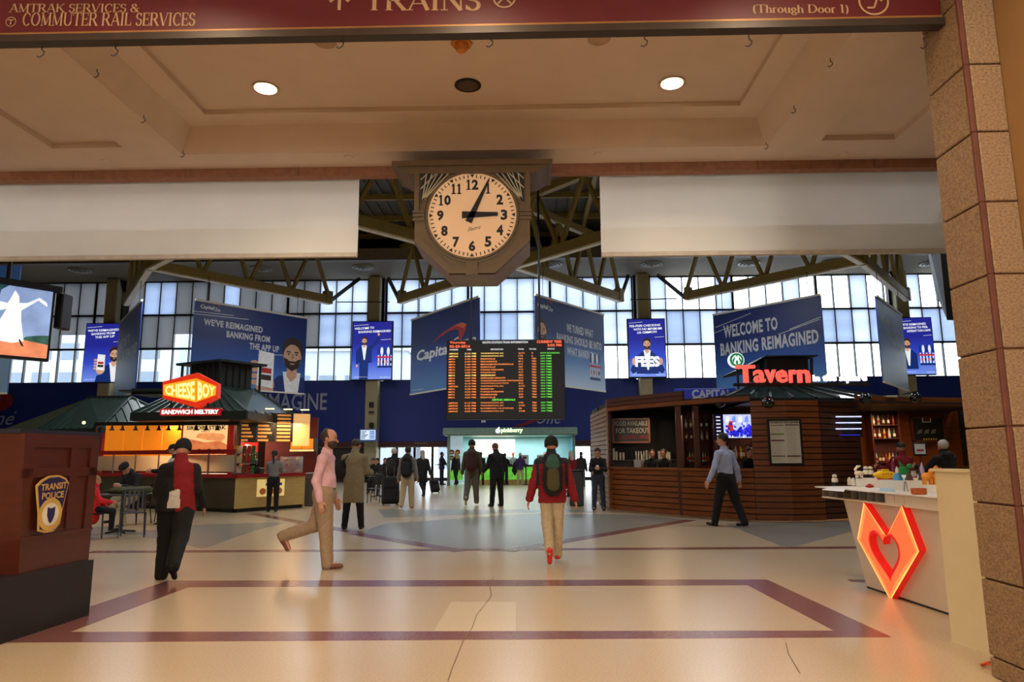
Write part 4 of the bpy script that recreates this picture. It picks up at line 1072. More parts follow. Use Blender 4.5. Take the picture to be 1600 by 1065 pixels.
P, t = hung('narrow blue banner seen edge-on at far right', (1368,461),(1409,492),ZT,ZB,M_AD)
b = MB(); gradient(P, b, cols=[M_ADP, M_ADL, M_AD]); b.build('printed_picture', None, t)
for s, x0, y0, x1, y1 in (("WE'VE REIMAGINED",.1,.72,.62,.80),('BANKING FROM',.3,.60,.7,.68),('THE APP UP',.5,.48,.86,.56)):
    b = MB(); P.text(b, M_SIL, s, x0, y0, x1, y1, bold=.035, space=1.08); b.build('lettering', None, t)
P, t = hung('narrow blue banner seen edge-on at far left', (187,505),(222,469),ZT+.1,ZB-.2,M_AD)
b = MB(); gradient(P, b); b.build('printed_picture', None, t)
for s, x0, y0, x1, y1 in (('WELCOME TO',.1,.62,.6,.74),('BANKING REIMAGINED',.05,.44,.95,.56)):
    b = MB(); P.text(b, M_SIL, s, x0, y0, x1, y1, bold=.035, space=1.08); b.build('lettering', None, t)
P = Panel(PY(-60,600,21), PY(12,600,21), PY(5,614,21)[2], PY(5,614,21)[2]+4)
t = thing('hanging_banner', 'pale lower corner of a banner behind the left television', 'banner', P.p(.5,0))
P.slab(.05, 'board', M_ADL, t); b = MB(); P.poly(b, M_ADP, [(0,0),(1,0),(1,.3),(0,.34)]); b.build('printed_picture', None, t)
MB().beam(P.p(0,0),P.p(1,0),.06,.06).build('bottom_rail', M_WHITEP, t)

# lit portrait screens on the columns
M_SB = print_gradient('screen print blue', (sr(110,140,225),sr(48,70,190),sr(34,38,140)), 3.5, 1.0); M_SB2 = lit(mat('screen pale blue', sr(120,150,230), .4, var=.05), 1.0)
LK = lambda m: lit(m, .9)
SCR = [((136,506),(189,596),'lit blue screen of a man with a phone on the leftmost column','phone',("WE'VE REIMAGINED",'BANKING FROM','THE APP UP')),
       ((552,503),(611,592),'lit blue screen of a waving man on the middle-left column','arm',('WELCOME TO','BANKING REIMAGINED')),
       ((981,499),(1041,588),'lit blue screen of a man holding the word fees','fees',('FEE-FREE CHECKING','WITH NO MINIMUMS','OR GIMMICKS')),
       ((1403,497),(1463,584),'lit blue screen of a standing man on the rightmost column','stand',("WE'VE REIMAGINED",'BANKING TO FEEL','DIFFERENT THAN A BANK'))]
for (a_, b_, lb, kd, tx) in SCR:
    p0, p1 = PY(*a_, 40.8), PY(*b_, 40.8)
    P = Panel((p0[0],40.8),(p1[0],40.8),p1[2],p0[2])
    t = thing('advert_screen', lb, 'screen', P.p(.5,0))
    MB().bevbox((p0[0]-.06,40.82,p1[2]-.06),(p1[0]+.06,41.0,p0[2]+.06),.02).build('housing', M_BLACK, t)
    b = MB(); P.poly(b, M_SB, [(0,0),(1,0),(1,1),(0,1)], .0)
    if kd == 'phone': adman(P, b, P.w*.78, P.h*.46, P.h*.22, LK, phone=True)
    if kd == 'arm': adman(P, b, P.w*.30, P.h*.66, P.h*.125, LK, arm=True, full=True); carousel(P, b, P.w*.84, P.h*.36, P.h*.25, LK)
    if kd == 'fees': adman(P, b, P.w*.5, P.h*.56, P.h*.17, LK, fees=True)
    if kd == 'stand': adman(P, b, P.w*.2, P.h*.54, P.h*.15, LK); carousel(P, b, P.w*.78, P.h*.32, P.h*.25, LK)
    b.build('lit_picture', None, t)
    for i, s in enumerate(tx):
        bb = MB(); P.text(bb, LK(M_ADW), s, .04+.1*i, .86-.058*i, min(.97, .04+.1*i+.05*len(s)), .90-.058*i, rise=.02, bold=.03); bb.build('lettering', None, t)
    bb = MB(); lines(P, bb, LK(M_SIL), ((.02,.93,.4,.95),(.72,.68,.98,.69))); P.text(bb, LK(M_ADW), 'capitalone', .06, .03, .4, .05); P.text(bb, LK(M_ADW), 'Capital One', .72, .02, .97, .045); bb.build('lettering', None, t)

# television at the upper left and speaker
zt1 = PY(88,456,12.6)[2]; b_ = PY(83,456,12.6); a_ = PZ(-60,434,zt1)
P = Panel(a_, b_, PY(78,560,12.6)[2], zt1)
tv = thing('television', 'bright television on a pole mount at the upper left', 'television', P.p(.5,0))
MB().slab([P.p(-.02,-.04),P.p(1.03,-.04),P.p(1.03,1.04),P.p(-.02,1.04)], -P.n, .12).build('housing', M_BLACK, tv)
b = MB()
P.poly(b, lit(mat('tv sky', sr(128,150,190), .5, var=.3, scale=2), 1.0), [(0,0),(1,0),(1,1),(0,1)], .004)
P.poly(b, lit(mat('tv dark water', sr(30,70,84), .5, var=.5, scale=6), .8), [(0,.35),(.35,.3),(.42,.92),(.5,1),(0,1)], .006)
P.poly(b, lit(mat('tv field', sr(216,130,90), .5, var=.25, scale=5), 1.0), [(0,0),(1,0),(1,.22),(.7,.26),(.4,.24),(0,.2)], .008)
P.poly(b, lit(mat('tv hedge', sr(50,90,80), .5, var=.4, scale=9), .8), [(.7,.24),(1,.2),(1,.34),(.86,.32),(.74,.29)], .009)
P.poly(b, lit(M_ADW, 1.2), [(.36,.2),(.45,.52),(.50,.66),(.42,.62),(.36,.72),(.38,.76),(.50,.74),(.54,.84),(.57,.94),(.62,.86),(.63,.76),(.72,.78),(.85,.88),(.94,.82),(.95,.76),(.84,.84),(.72,.72),(.66,.66),(.67,.5),(.72,.22),(.6,.18)], .011)
P.poly(b, lit(M_BLACK, .1), [(.66,.24),(.68,.24),(.73,.14),(.70,.15)], .013)
b.build('picture', None, tv)
MB().tube([P.p(.5,1)-P.n*.1, P.p(.5,1)-P.n*.1+UP*3.0],.04,8).build('ceiling_pole', M_BLACK, tv)
MB().beam(P.p(-.0,1.05)-P.n*.05,P.p(1.1,1.05)-P.n*.05,.2,.1).build('top_rail', M_BLACK, tv)
sp = PY(91,462,12.8)
tag(MB().bevbox(sp+A(-.05,0,-.62),sp+A(.1,.3,.06),.02).build('column_speaker', M_BLACK), 'slim black column speaker beside the left television', 'speaker')
# edge of a television beside the pillar
a_ = PX(1438,331,5.05); 
sc_ = MB().add([PY(1438,331,9.6),PY(1462,327,9.0),PY(1480,500,9.0),PY(1461,455,9.6),PY(1452,331,9.9),PY(1490,327,9.2),PY(1500,500,9.2),PY(1475,455,9.9)], [(0,3,2,1),(4,5,6,7),(0,1,5,4),(1,2,6,5),(2,3,7,6),(3,0,4,7)])
tag(sc_.build('television', M_BLACK), 'dark tilted television edge beside the cream partition', 'television')
# ================================================================ sandwich kiosk (left)
M_GRN = mat('green standing seam roof', sr(62,84,76), 0.35, 0.5, var=0.15)
M_GRND = mat('dark green trim', sr(30,40,36), 0.45, 0.3)
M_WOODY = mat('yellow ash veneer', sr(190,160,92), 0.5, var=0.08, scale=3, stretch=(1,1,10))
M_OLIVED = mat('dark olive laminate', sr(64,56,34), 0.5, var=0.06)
M_REDC = mat('red counter edge', sr(150,20,24), 0.4)
M_FROST = mat('frosted screen', sr(200,184,150), 0.35, var=0.05, scale=1.5, translucent=0.5)
M_ORNG = mat('orange panel', sr(226,130,24), 0.5, emit=sr(226,124,20), es=0.55, var=0.05)
M_RPOST = mat('red post', sr(190,34,20), 0.45, emit=sr(190,34,20), es=0.12)
M_STEEL = mat('brushed steel', sr(150,150,150), 0.3, 0.8)
M_MAROON = mat('maroon back wall', sr(96,14,18), 0.6)
def hip_roof(name, label, ridge, eaves, seams=9):
    t = thing(name, label, 'roof', eaves[1])
    R1, R2 = ridge; E1, E2, E3 = eaves
    n1 = unit(np.cross(E2-E1, R1-E1)); n1 = n1 if n1[2] > 0 else -n1
    n2 = unit(np.cross(E3-E2, R2-E2)); n2 = n2 if n2[2] > 0 else -n2
    MB().slab([E1,E2,R2,R1], -n1, .06).build('roof_slope', M_GRN, t)
    MB().slab([E2,E3,R2], -n2, .06).build('roof_slope', M_GRN, t)
    bk = R2+(R2-(E2+E3)/2)*A(1,1,0)+A(0,0,E2[2]-R2[2]); 
    MB().add([E1,R1,R2,E3,bk,E1+(bk-E3)*A(1,1,0)], [(1,2,4,5),(2,3,4)]).build('roof_slope', M_GRN, t)
    for k in range(seams+1):
        f = k/seams
        MB().beam(E1+(E2-E1)*f+n1*.02, R1+(R2-R1)*f+n1*.02, .035, .05, n1).build('standing_seam', M_GRN, t)
    for k in range(1, seams):
        f = k/seams; top = (E2*(1-f)+E3*f); m_ = R2*(1-abs(2*f-1))+(E2 if f < .5 else E3)*abs(2*f-1)
        MB().beam(top+n2*.02, m_+n2*.02, .035, .05, n2).build('standing_seam', M_GRN, t)
    MB().beam(R1, R2, .12, .1).build('ridge_cap', M_GRND, t)
    for a_ in (E2, E3): MB().beam(R2, a_, .08, .08).build('hip_cap', M_GRN, t)
    for a_, b_ in ((E1,E2),(E2,E3)): MB().beam(a_-UP*.08, b_-UP*.08, .1, .16).build('gutter', M_GRND, t)
    return t
hip_roof('hip_roof', 'green standing seam hip roof of the rear left pavilion', (PY(140,621,25.5),PY(205,620,25.0)), (PY(60,671,24.5),PY(158,668,22.4),PY(290,662,23.4)))
t = thing('roof_lantern', 'low dark lantern on the rear left pavilion roof', 'roof lantern', PY(245,618,25))
MB().box(PY(205,616,25.4),PY(262,606,25.4)+A(0,1.4,0)).build('body', M_GRND, t); MB().box(PY(185,611,25.2)-UP*.0,PY(270,608,25.2)+A(0,1.8,0)).build('lantern_roof', M_GRND, t)
# lower body of that pavilion, dark
tag(MB().box(PY(62,676,24.8),A(PY(150,676,24.8)[0],25.2,0)).build('pavilion_wall', mat('pavilion dark', sr(26,26,26), .6)), 'dark wall of the rear left pavilion under its green roof', 'wall panel')
t = thing('roof_lamp', 'small yellow glowing lamp at the left pavilion eave', 'lamp', PY(131,660,22.3))
MB().ball(PY(131,660,22.3),.05).build('bulb', mat('bulb yellow', (1,.8,.2), .4, emit=(1,.8,.25), es=3), t, True)
MB().tube([PY(131,660,22.3)+UP*.05,PY(131,660,22.3)+UP*.16],.012,6).build('stem', M_BLACK, t)

C0 = PZ(365,801); CL = PZ(240,795); CR = PZ(470,793)
e1 = unit(CL-C0); e2 = unit(CR-C0); CL2 = C0+e1*6.6; CR2 = C0+e2*2.25
nl = np.cross(e1, UP); nl = nl if nl[1] < 0 else -nl
nr = np.cross(e2, UP); nr = nr if nr[1] < 0 else -nr
kc = thing('food_counter', 'long sandwich kiosk counter with dark left side and ash right side', 'counter', C0)
def run(a_, b_, n_, z0, z1, d, off, m, nm, par=kc): return MB().slab([a_+UP*z0-n_*d, b_+UP*z0-n_*d, b_+UP*z0, a_+UP*z0], UP, z1-z0, 0).build(nm, m, par) if off == 0 else MB().slab([a_+n_*off+UP*z0, b_+n_*off+UP*z0, b_+n_*off+UP*z1, a_+n_*off+UP*z1], -n_, d).build(nm, m, par)
run(C0-nl*.08, CL2-nl*.08, nl, 0, .1, .5, 0, M_BLACK, 'plinth'); run(C0-nr*.08, CR2-nr*.08, nr, 0, .1, .5, 0, M_BLACK, 'plinth')
for k in range(3):
    a_ = C0+e1*(k*2.2); b_ = C0+e1*(k*2.2+2.185)
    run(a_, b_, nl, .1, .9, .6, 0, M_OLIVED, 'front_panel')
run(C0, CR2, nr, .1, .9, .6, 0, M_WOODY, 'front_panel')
MB().slab([CR2-nr*.6, CR2, CR2+UP*.9, CR2-nr*.6+UP*.9][::1], e2, .03).build('end_panel', M_WOODY, kc)
for a_, b_, n_ in ((C0,CL2,nl),(C0,CR2,nr)): run(a_+n_*.06, b_+n_*.06, n_, .9, 1.0, .75, 0, M_REDC, 'counter_edge')
for a_, b_ in ((405,425),(441,440)):
    pass
pst = thing('counter_poster', 'small yellow lit menu poster on the ash counter front', 'poster', C0+e2*.9)
Pp = Panel(C0+nr*.01+e2*.66, C0+nr*.01+e2*1.55, .38, .84)
Pp.slab(.015, 'board', lit(mat('poster cream', sr(236,206,130), .5), .5), pst, .016)
b = MB()
for k in range(3):
    Pp.poly(b, lit(mat('poster brown', sr(150,80,30), .5), .4), ell(.2+.3*k,.3,.12,.2,10), .02)
Pp.poly(b, M_SUITA, [(.3,.62),(.9,.62),(.9,.78),(.3,.78)], .02); b.build('printed_food', None, pst)
# frosted screens on posts
sg = thing('sneeze_screen', 'row of frosted screens on posts along the sandwich counter', 'screen', C0+e1*3+UP)
L6 = 6.4
for k in range(6):
    a_ = C0+e1*(.1+k*L6/6)-nl*.05; b_ = C0+e1*(.1+(k+1)*L6/6)-nl*.05
    MB().poly([a_+e1*.04+UP*1.06, b_-e1*.04+UP*1.06, b_-e1*.04+UP*1.5, a_+e1*.04+UP*1.5]).build('frosted_pane', M_FROST, sg)
    MB().tube([a_+UP*1.0, a_+UP*1.6], .022, 8).build('post', M_STEEL, sg)
    MB().slab([a_+UP*1.54,b_+UP*1.54,b_+UP*1.66,a_+UP*1.66], nl, .03).build('header_rail', M_REDC, sg)
# kiosk shell
ks = thing('kiosk_shell', 'sandwich kiosk frame with orange panels and dark beams', 'kiosk', C0-nl*2)
BK = -nl*2.0
Q = Panel(PY(163,690,21.8), PY(284,690,21.2), PY(200,712,21.6)[2], PY(200,660,21.6)[2])
for k in range(4):
    q_ = [Q.p((k+.02)/4,0),Q.p((k+.98)/4,0),Q.p((k+.98)/4,1),Q.p((k+.02)/4,1)]
    MB().slab(q_, -Q.n, .04).build('orange_panel', M_ORNG, ks)
MB().slab([Q.p(-.02,-1.9,-.06),Q.p(1.05,-1.9,-.06),Q.p(1.05,0,-.06),Q.p(-.02,0,-.06)], -Q.n, .05).build('back_wall', M_MAROON, ks)
for px_ in (166,): MB().bevbox(PY(px_-5,660,22.6)*A(1,1,0)+UP*1.0, PY(px_+5,660,22.6)+A(0,.2,0), .02).build('red_post', M_RPOST, ks)
for px_, y_ in ((374,20.3),(364,19.4)): MB().bevbox(PY(px_-4,640,y_)*A(1,1,0)+UP*1.0, PY(px_+3,640,y_)+A(0,.12,0), .02).build('red_post', M_RPOST if px_ == 364 else M_BLACK, ks)
a_, b_ = PY(150,662,20.3), PY(376,661,19.3)
MB().beam(a_, b_, .08, .10).build('lighting_beam', M_BLACK, ks)
MB().beam(a_, A(a_[0],a_[1],1.0), .08, .08).build('beam_post', M_BLACK, ks)
M_SPOTG = mat('warm spot lens', (1,.8,.5), .4, emit=(1,.78,.45), es=1.6)
for k, px_ in enumerate((177,194,215,234,252,267,284,310,325,342)):
    f = (px_-150)/226; c_ = a_*(1-f)+b_*f-UP*.07
    s_ = thing('track_spotlight', f'small black track spotlight, number {k+1} from the left along the dark kiosk beam' if 0 else ['leftmost','second','third','fourth','fifth','sixth','seventh','eighth','ninth','rightmost'][k]+' small black spotlight on the dark kiosk beam', 'spotlight', c_, group='spotlights on the kiosk beam')
    MB().tube([c_+UP*.03, c_-UP*.04], .012, 6).build('stem', M_BLACK, s_)
    MB().lathe([(.03,.07),(.035,.0),(.07,-.05),(.075,-.06),(.001,-.06)], c=c_-UP*.06, n=12).build('shade', M_BLACK, s_, True)
# steak poster
Ps = Panel(PY(283,690,19.9), PY(358,690,19.5), PY(320,713,19.7)[2], PY(320,655,19.7)[2])
st = thing('food_poster', 'large lit steak sandwich poster above the frosted screens', 'poster', Ps.p(.5,0))
Ps.slab(.06, 'board', lit(mat('poster parchment', sr(248,196,130), .5, var=.08, scale=3), .95), st)
b = MB(); Ps.frame(b, .05, .02); b.build('frame', M_RPOST, st)
b = MB()
LF = lambda m: lit(m, .9)
Ps.poly(b, LF(mat('bread', sr(214,120,70), .6, var=.25, scale=7)), [(.04,.06),(.96,.06),(.98,.3),(.8,.42),(.5,.38),(.1,.5),(.04,.4)], .006)
Ps.poly(b, LF(mat('crust', sr(232,150,90), .6, var=.2, scale=9)), [(.3,.52),(.55,.44),(.85,.4),(.93,.52),(.88,.6),(.6,.64),(.36,.62)], .008)
for k in range(9): Ps.poly(b, LF(mat('filling '+str(k % 3), [sr(110,30,20),sr(90,70,30),sr(60,20,16)][k % 3], .6)), ell(.1+k*.1,.12+.03*(k % 2),.06,.06,8), .010)
b.build('printed_sandwich', None, st)
b = MB(); Ps.text(b, M_NUM, 'LOADED', .28, .84, .72, .93); Ps.text(b, M_NUM, 'SIRLOIN STEAK', .10, .72, .92, .83, bold=.03); Ps.text(b, M_NUM, 'MELT', .42, .65, .60, .70); Ps.poly(b, M_MAROON, [(.25,.95),(.75,.95),(.75,1),(.25,1)], .012); b.build('lettering', None, st)
# menu boards
Pm = Panel(PY(372,670,20.4), PY(484,670,21.6), PY(430,690,21.0)[2], PY(430,645,21.0)[2])
for k, (x0, x1, lb) in enumerate(((0,.255,'left wooden slat menu board of the sandwich kiosk'),(.26,.51,'middle wooden slat menu board of the sandwich kiosk'),(.52,.755,'right wooden slat menu board of the sandwich kiosk'),(.76,1.0,'blank pale lit panel at the end of the menu boards'))):
    P = Panel(Pm.p(x0,0), Pm.p(x1,0), Pm.z0-(.12 if k == 3 else 0), Pm.z1)
    t = thing('menu_board', lb, 'menu board', P.p(.5,0))
    P.slab(.05, 'board', M_DARKM if k < 3 else lit(mat('pale lit panel', sr(240,190,120), .5, var=.06, scale=4, stretch=(1,1,8)), .4), t)
    if k < 3:
        M_MS = lit(mat('menu slat', sr(206,140,70), .5, var=.15), .45)
        for r_ in range(8):
            w_ = .55+.1*((r_*3+k) % 4) if k < 2 else .9
            MB().slab([P.p(.03,(r_+.15)/8),P.p(.03+w_*.9,(r_+.15)/8),P.p(.03+w_*.9,(r_+.7)/8),P.p(.03,(r_+.7)/8)], P.n, .02).build('menu_strip', M_MS, t)
    if k:
        c_ = P.p(.5,1)+P.n*.25+UP*.12
        s_ = MB(); s_.tube([P.p(.5,1), P.p(.5,1)+UP*.14, c_+UP*.03, c_-UP*.02], .015, 6); s_.build('lamp_arm', M_STEEL, t)
        MB().box(c_-A(.12,.05,.03),c_+A(.12,.05,.0)).build('lamp_head', M_SPOTG, t)
# hanging orange cabinet, cooler screen, back wall of the right part
bw = MB().box(PY(372,660,22.4)*A(1,1,0), PY(497,652,22.4)+A(0,.1,0)); tag(bw.build('kiosk_back_wall', M_MAROON), 'maroon back wall of the sandwich kiosk', 'wall panel')
cb_ = thing('wall_cabinet', 'orange wall cabinet with two doors below the pale panel', 'cabinet', PY(470,704,21.9))
pa_, pb_ = PY(453,705,21.9), PY(491,684,21.9)
MB().box(pa_, pb_+A(0,.35,0)).build('body', M_DARKM, cb_); xm = (pa_[0]+pb_[0])/2
MB().box(pa_+A(.02,-.02,.08), A(xm-.01,pb_[1],pb_[2]-.02)).build('door', M_ORNG, cb_); MB().box(A(xm+.01,pa_[1]-.02,pa_[2]+.08), A(pb_[0]-.02,pb_[1],pb_[2]-.02)).build('door', M_ORNG, cb_)
MB().box(pa_-A(0,.03,0), A(pb_[0],pb_[1],pa_[2]+.06)).build('light_valance', lit(mat('valance', sr(240,210,140), .5), .6), cb_)
cs = thing('drink_cooler', 'drinks cooler with a red and white lit top panel', 'cooler', PY(390,745,21.0))
a_ = PY(377,744,21.2); b_ = PY(404,686,21.2)
MB().bevbox(a_*A(1,1,0)+UP*.0, b_+A(0,.6,0), .02).build('body', M_BLACK, cs)
p0, p1 = PY(377,706,21.15), PY(403,691,21.15)
MB().box(p0, p1+A(0,.04,0)).build('lit_header', lit(mat('cooler red', sr(220,30,30), .4), .9), cs)
MB().slab([p0+A(.04,0,.1),p0+A(.24,0,.06),p0+A(.3,0,.2),p0+A(.12,0,.24)], (0,-1,0), .006).build('header_print', lit(M_ADW,.9), cs)
for k in range(3):
    z_ = PY(380,711+k*9,21.1)[2]
    MB().box((p0[0],21.1,z_-.1),(p1[0],21.16,z_-.085)).build('shelf', M_STEEL, cs)
def bottle_proto():
    t_ = thing('bottle', 'x', 'bottle', (0,0,0))
    MB().lathe([(.001,0),(.036,0),(.038,.02),(.038,.17),(.03,.2),(.014,.24),(.013,.29),(.001,.29)], n=10).build('glass', M_BLACK, t_, True, False)
    MB().lathe([(.0385,.05),(.0388,.06),(.0388,.13),(.0385,.14)], n=10).build('label_band', M_WHITEP, t_, True, False)
    MB().lathe([(.001,.285),(.016,.285),(.016,.315),(.001,.315)], n=8).build('cap', M_BLACK, t_, True, False)
    return t_
BCOL = [mat('bottle clear', sr(170,176,160), .1, var=.1), mat('bottle amber', sr(130,70,20), .1), mat('bottle green', sr(40,70,30), .1), mat('bottle gold', sr(190,150,50), .15), mat('bottle red', sr(120,20,20), .15)]
LCOL = [M_WHITEP, mat('label cream', sr(220,200,150), .5), mat('label red', sr(160,40,30), .5)]
_bp = {}
BN = ['clear','amber','green','golden','red']
def bottle(i, loc, label, group, s=1.0):
    k = (i % 5, i % 3)
    if k not in _bp:
        r_ = bottle_proto(); ch = {c.name.split('.')[0]: c for c in r_.children}
        ch['glass'].data.materials[0] = BCOL[k[0]]; ch['label_band'].data.materials[0] = LCOL[k[1]]
        _bp[k] = r_; r_.location = [float(c) for c in loc]; r_.scale = (s,)*3
    else: r_ = copy_tree(_bp[k], loc, scale=s)
    r_['label'] = label; r_['group'] = group; return r_
ORD = ['first','second','third','fourth','fifth','sixth','seventh','eighth','ninth','tenth','eleventh','twelfth','thirteenth','fourteenth','fifteenth','sixteenth','seventeenth','eighteenth','nineteenth','twentieth']
for k in range(6):
    z_ = PY(380,711,21.1)[2]-.085
    bottle(k+2, (p0[0]+.05+.08*k, 21.11, z_), f'{ORD[k]} drink bottle from the left in the kiosk cooler', 'drink bottles in the kiosk cooler', .55)
# goods on the sandwich counter
def onc(px_, f=0.0, side='r'):     # point on the counter top under a pixel column
    d = ray(px_, 740); n_ = nr if side == 'r' else nl; o_ = C0-n_*(.25+f)
    d2 = A(d[0], d[1], 0); t_ = np.dot(o_-A(0,0,0), n_)/np.dot(d2, n_); p_ = d2*t_; p_[2] = 1.0; return p_
t = thing('cash_register', 'black cash register on the sandwich counter', 'cash register', onc(398))
c_ = onc(398); MB().bevbox(c_-A(.2,.15,0), c_+A(.2,.2,.16), .02).build('body', M_BLACK, t); MB().slab([c_+A(-.14,-.05,.18),c_+A(.14,-.05,.18),c_+A(.14,.05,.36),c_+A(-.14,.05,.36)], (0,1,0), .03).build('screen', M_BLACK, t); MB().slab([c_+A(-.05,-.07,.36),c_+A(.08,-.07,.36),c_+A(.08,-.06,.4),c_+A(-.05,-.06,.4)], (0,1,0), .02).build('card_reader', M_WHITEP, t)
random.seed(5)
SN = [mat('snack '+str(i), c, .4) for i, c in enumerate((sr(210,150,30),sr(180,30,30),sr(220,210,190),sr(60,110,50),sr(120,60,30)))]
for k, (px_, f, hgt) in enumerate(((371,.0,.0),(379,.0,.0),(387,.1,.0),(373,.12,.26),(381,.1,.26),(389,.15,.26),(371,.2,.5),(378,.2,.5),(386,.2,.5))):
    pass
rk = thing('snack_rack', 'tiered rack of snack bags left of the register', 'rack', onc(381))
c_ = onc(381,.12)
for z_ in (0.0,.27,.54): MB().box(c_+A(-.34,-.1,z_),c_+A(.3,.14,z_+.02)).build('shelf', M_STEEL, rk)
for x_ in (-.33,.29): MB().tube([c_+A(x_,.13,0),c_+A(x_,.13,.8)],.012,6).build('upright', M_STEEL, rk)
for k in range(15):
    x_ = -.27+.125*(k % 5); z_ = .02+.27*(k//5); m_ = SN[(k*7) % 5]
    tag(MB().slab([c_+A(x_-.05,-.02,z_),c_+A(x_+.05,-.02,z_),c_+A(x_+.055,0,z_+.1),c_+A(x_+.045,.01,z_+.2),c_+A(x_-.045,.01,z_+.2),c_+A(x_-.055,0,z_+.1)], (0,1,0), .045).build('snack_bag', m_), f'{["yellow","red","white","green","brown"][(k*7)%5]} snack bag, {ORD[k%5]} from left, {["bottom","middle","top"][k//5]} shelf of the counter rack', 'snack bag', 'snack bags on the counter rack')
ds = thing('pastry_stand', 'clear tiered pastry display on the right of the sandwich counter', 'display stand', onc(455))
c_ = onc(455,.02); M_CLR = mat('clear acrylic', (.9,.9,.9), .1, alpha=.25)
for z_ in (.0,.16,.32): MB().box(c_+A(-.26,-.14,z_),c_+A(.26,.14,z_+.012)).build('shelf', M_STEEL, ds)
MB().box(c_+A(-.28,-.16,0),c_+A(.28,.16,.46)).build('cover', M_CLR, ds)
for k in range(9):
    x_ = -.17+.17*(k % 3); z_ = .012+.16*(k//3)
    tag(MB().ball(c_+A(x_,0,z_+.045),(.06,.05,.045),10,6).build('pastry', [mat('pastry gold', sr(210,150,80), .6), mat('pastry brown', sr(130,70,40), .6)][k % 2], None, True), f'{["left","middle","right"][k%3]} pastry on the {["bottom","middle","top"][k//3]} tier of the display stand', 'pastry', 'pastries in the counter display')
# main roof with cupola
ctr = C0+e1*2.4+e2*1.1
zE = PY(468,659,21.4)[2]; zT = PY(345,606,21.2)[2]
FR = C0+nl*.5+nr*.4-e1*.3; zE = 2.65; EV = [PZ(384,642,zE)*A(1,1,0), PZ(478,660,zE)*A(1,1,0), None, PZ(207,645,zE)*A(1,1,0)]; EV[2] = EV[1]+EV[3]-EV[0]
TPc = PY(345,600,21.6)*A(1,1,0); TP = [TPc-e1*.75-e2*.6, TPc-e1*.75+e2*.6, TPc+e1*.75+e2*.6, TPc+e1*.75-e2*.6]
rf_ = thing('kiosk_roof', 'green hip roof with dark cupola over the sandwich kiosk', 'roof', TPc+UP*zE)
for k in range(4):
    a_, b_, c_, d_ = EV[k]+UP*zE, EV[(k+1) % 4]+UP*zE, TP[(k+1) % 4]+UP*zT, TP[k]+UP*zT
    n_ = unit(np.cross(b_-a_, d_-a_)); n_ = n_ if n_[2] > 0 else -n_
    MB().slab([a_,b_,c_,d_], -n_, .05).build('roof_slope', M_GRN, rf_)
    m_ = 12 if k % 2 else 7
    for j in range(m_+1):
        f = j/m_; MB().beam(a_*(1-f)+b_*f+n_*.02, d_*(1-f)+c_*f+n_*.02, .03, .05, n_).build('standing_seam', M_GRN, rf_)
    MB().beam(a_-UP*.1, b_-UP*.1, .12, .22).build('gutter', M_GRND, rf_)
MB().slab([p_+UP*(zE-.22) for p_ in EV], UP, .04).build('soffit', M_GRND, rf_)
zC = PY(345,566,21.2)[2]
MB().slab([TPc+(p_-TPc)*.9+UP*(zT-.05) for p_ in TP], UP, zC-zT).build('cupola', mat('cupola dark', sr(30,32,32), .5), rf_)
MB().slab([TPc+(p_-TPc)*1.35+UP*(zC-.06) for p_ in TP], UP, .07).build('cupola_roof', M_GRND, rf_)
for p_ in TP: MB().beam(TPc+(p_-TPc)*1.15+UP*(zT-.1), TPc+(p_-TPc)*1.15+UP*(zC-.05), .06, .06).build('cupola_post', M_GRND, rf_)
for k in range(4):
    for j in range(1, 5):
        q_ = TP[k]*(1-j/5)+TP[(k+1) % 4]*(j/5); q_ = TPc+(q_-TPc)*.93
        MB().beam(q_+UP*zT, q_+UP*(zC-.06), .04, .03).build('louvre_bar', M_GRND, rf_)
# signs
sy_ = 18.5
sgn = thing('kiosk_sign', 'red and yellow hexagonal lit sign above the sandwich kiosk', 'sign', PY(297,637,sy_))
HX = [(254,596),(308,582),(340,599),(339,621),(307,637),(254,622)]
M_SR = lit(mat('sign red', sr(206,44,16), .4), .75); M_SY = lit(mat('sign yellow', sr(232,158,30), .4, var=.03), .9); M_SYD = lit(mat('sign gold line', sr(216,140,30), .4), .7)
MB().slab([PY(x,y,sy_) for x,y in HX], (0,1,0), .22).build('red_body', M_SR, sgn)
MB().slab([PY(x,y,sy_) for x,y in ((256,601),(307,591),(338,603),(337,617),(306,628),(256,617))], (0,-1,0), .02).build('yellow_face', M_SY, sgn)
b = MB(); o_ = PY(257,616,sy_)-A(0,.022,0); 
V_, F_ = text_geo('CHEESE', .03); 
def warp(s, x0, yb0, yt0, x1, yb1, yt1, m, mb, Y=sy_-.024, bold=.03):
    V_, F_ = text_geo(s, bold); u_ = (V_[:,0]-V_[:,0].min())/np.ptp(V_[:,0]); v_ = (V_[:,1]-V_[:,1].min())/np.ptp(V_[:,1])
    pts = [PY(x0+(x1-x0)*a_, (yb0+(yb1-yb0)*a_)*(1-c_)+(yt0+(yt1-yt0)*a_)*c_, Y) for a_, c_ in zip(u_, v_)]
    mb.use(m).add(pts, F_)
M_SWL = lit(mat('sign cream letters', sr(255,236,150), .4), 1.1)
warp('CHEESE', 258,616,603, 304,625,595, M_SWL, b, sy_-.028, .03); warp('BOY', 309,625,595, 336,616,604, M_SWL, b, sy_-.028, .03)
b.use(M_SYD).add([PY(305.5,592,sy_-.028),PY(307.5,592,sy_-.028),PY(307.5,627,sy_-.028),PY(305.5,627,sy_-.028)],[(0,1,2,3)])
b.build('lettering', None, sgn)
for px_ in (268,325): MB().tube([PY(px_,628,sy_+.1), PY(px_,645,sy_+.1)], .03, 6).build('sign_bracket', M_DARKM, sgn)
p0, p1 = PY(249,649,sy_), PY(344,637,sy_)
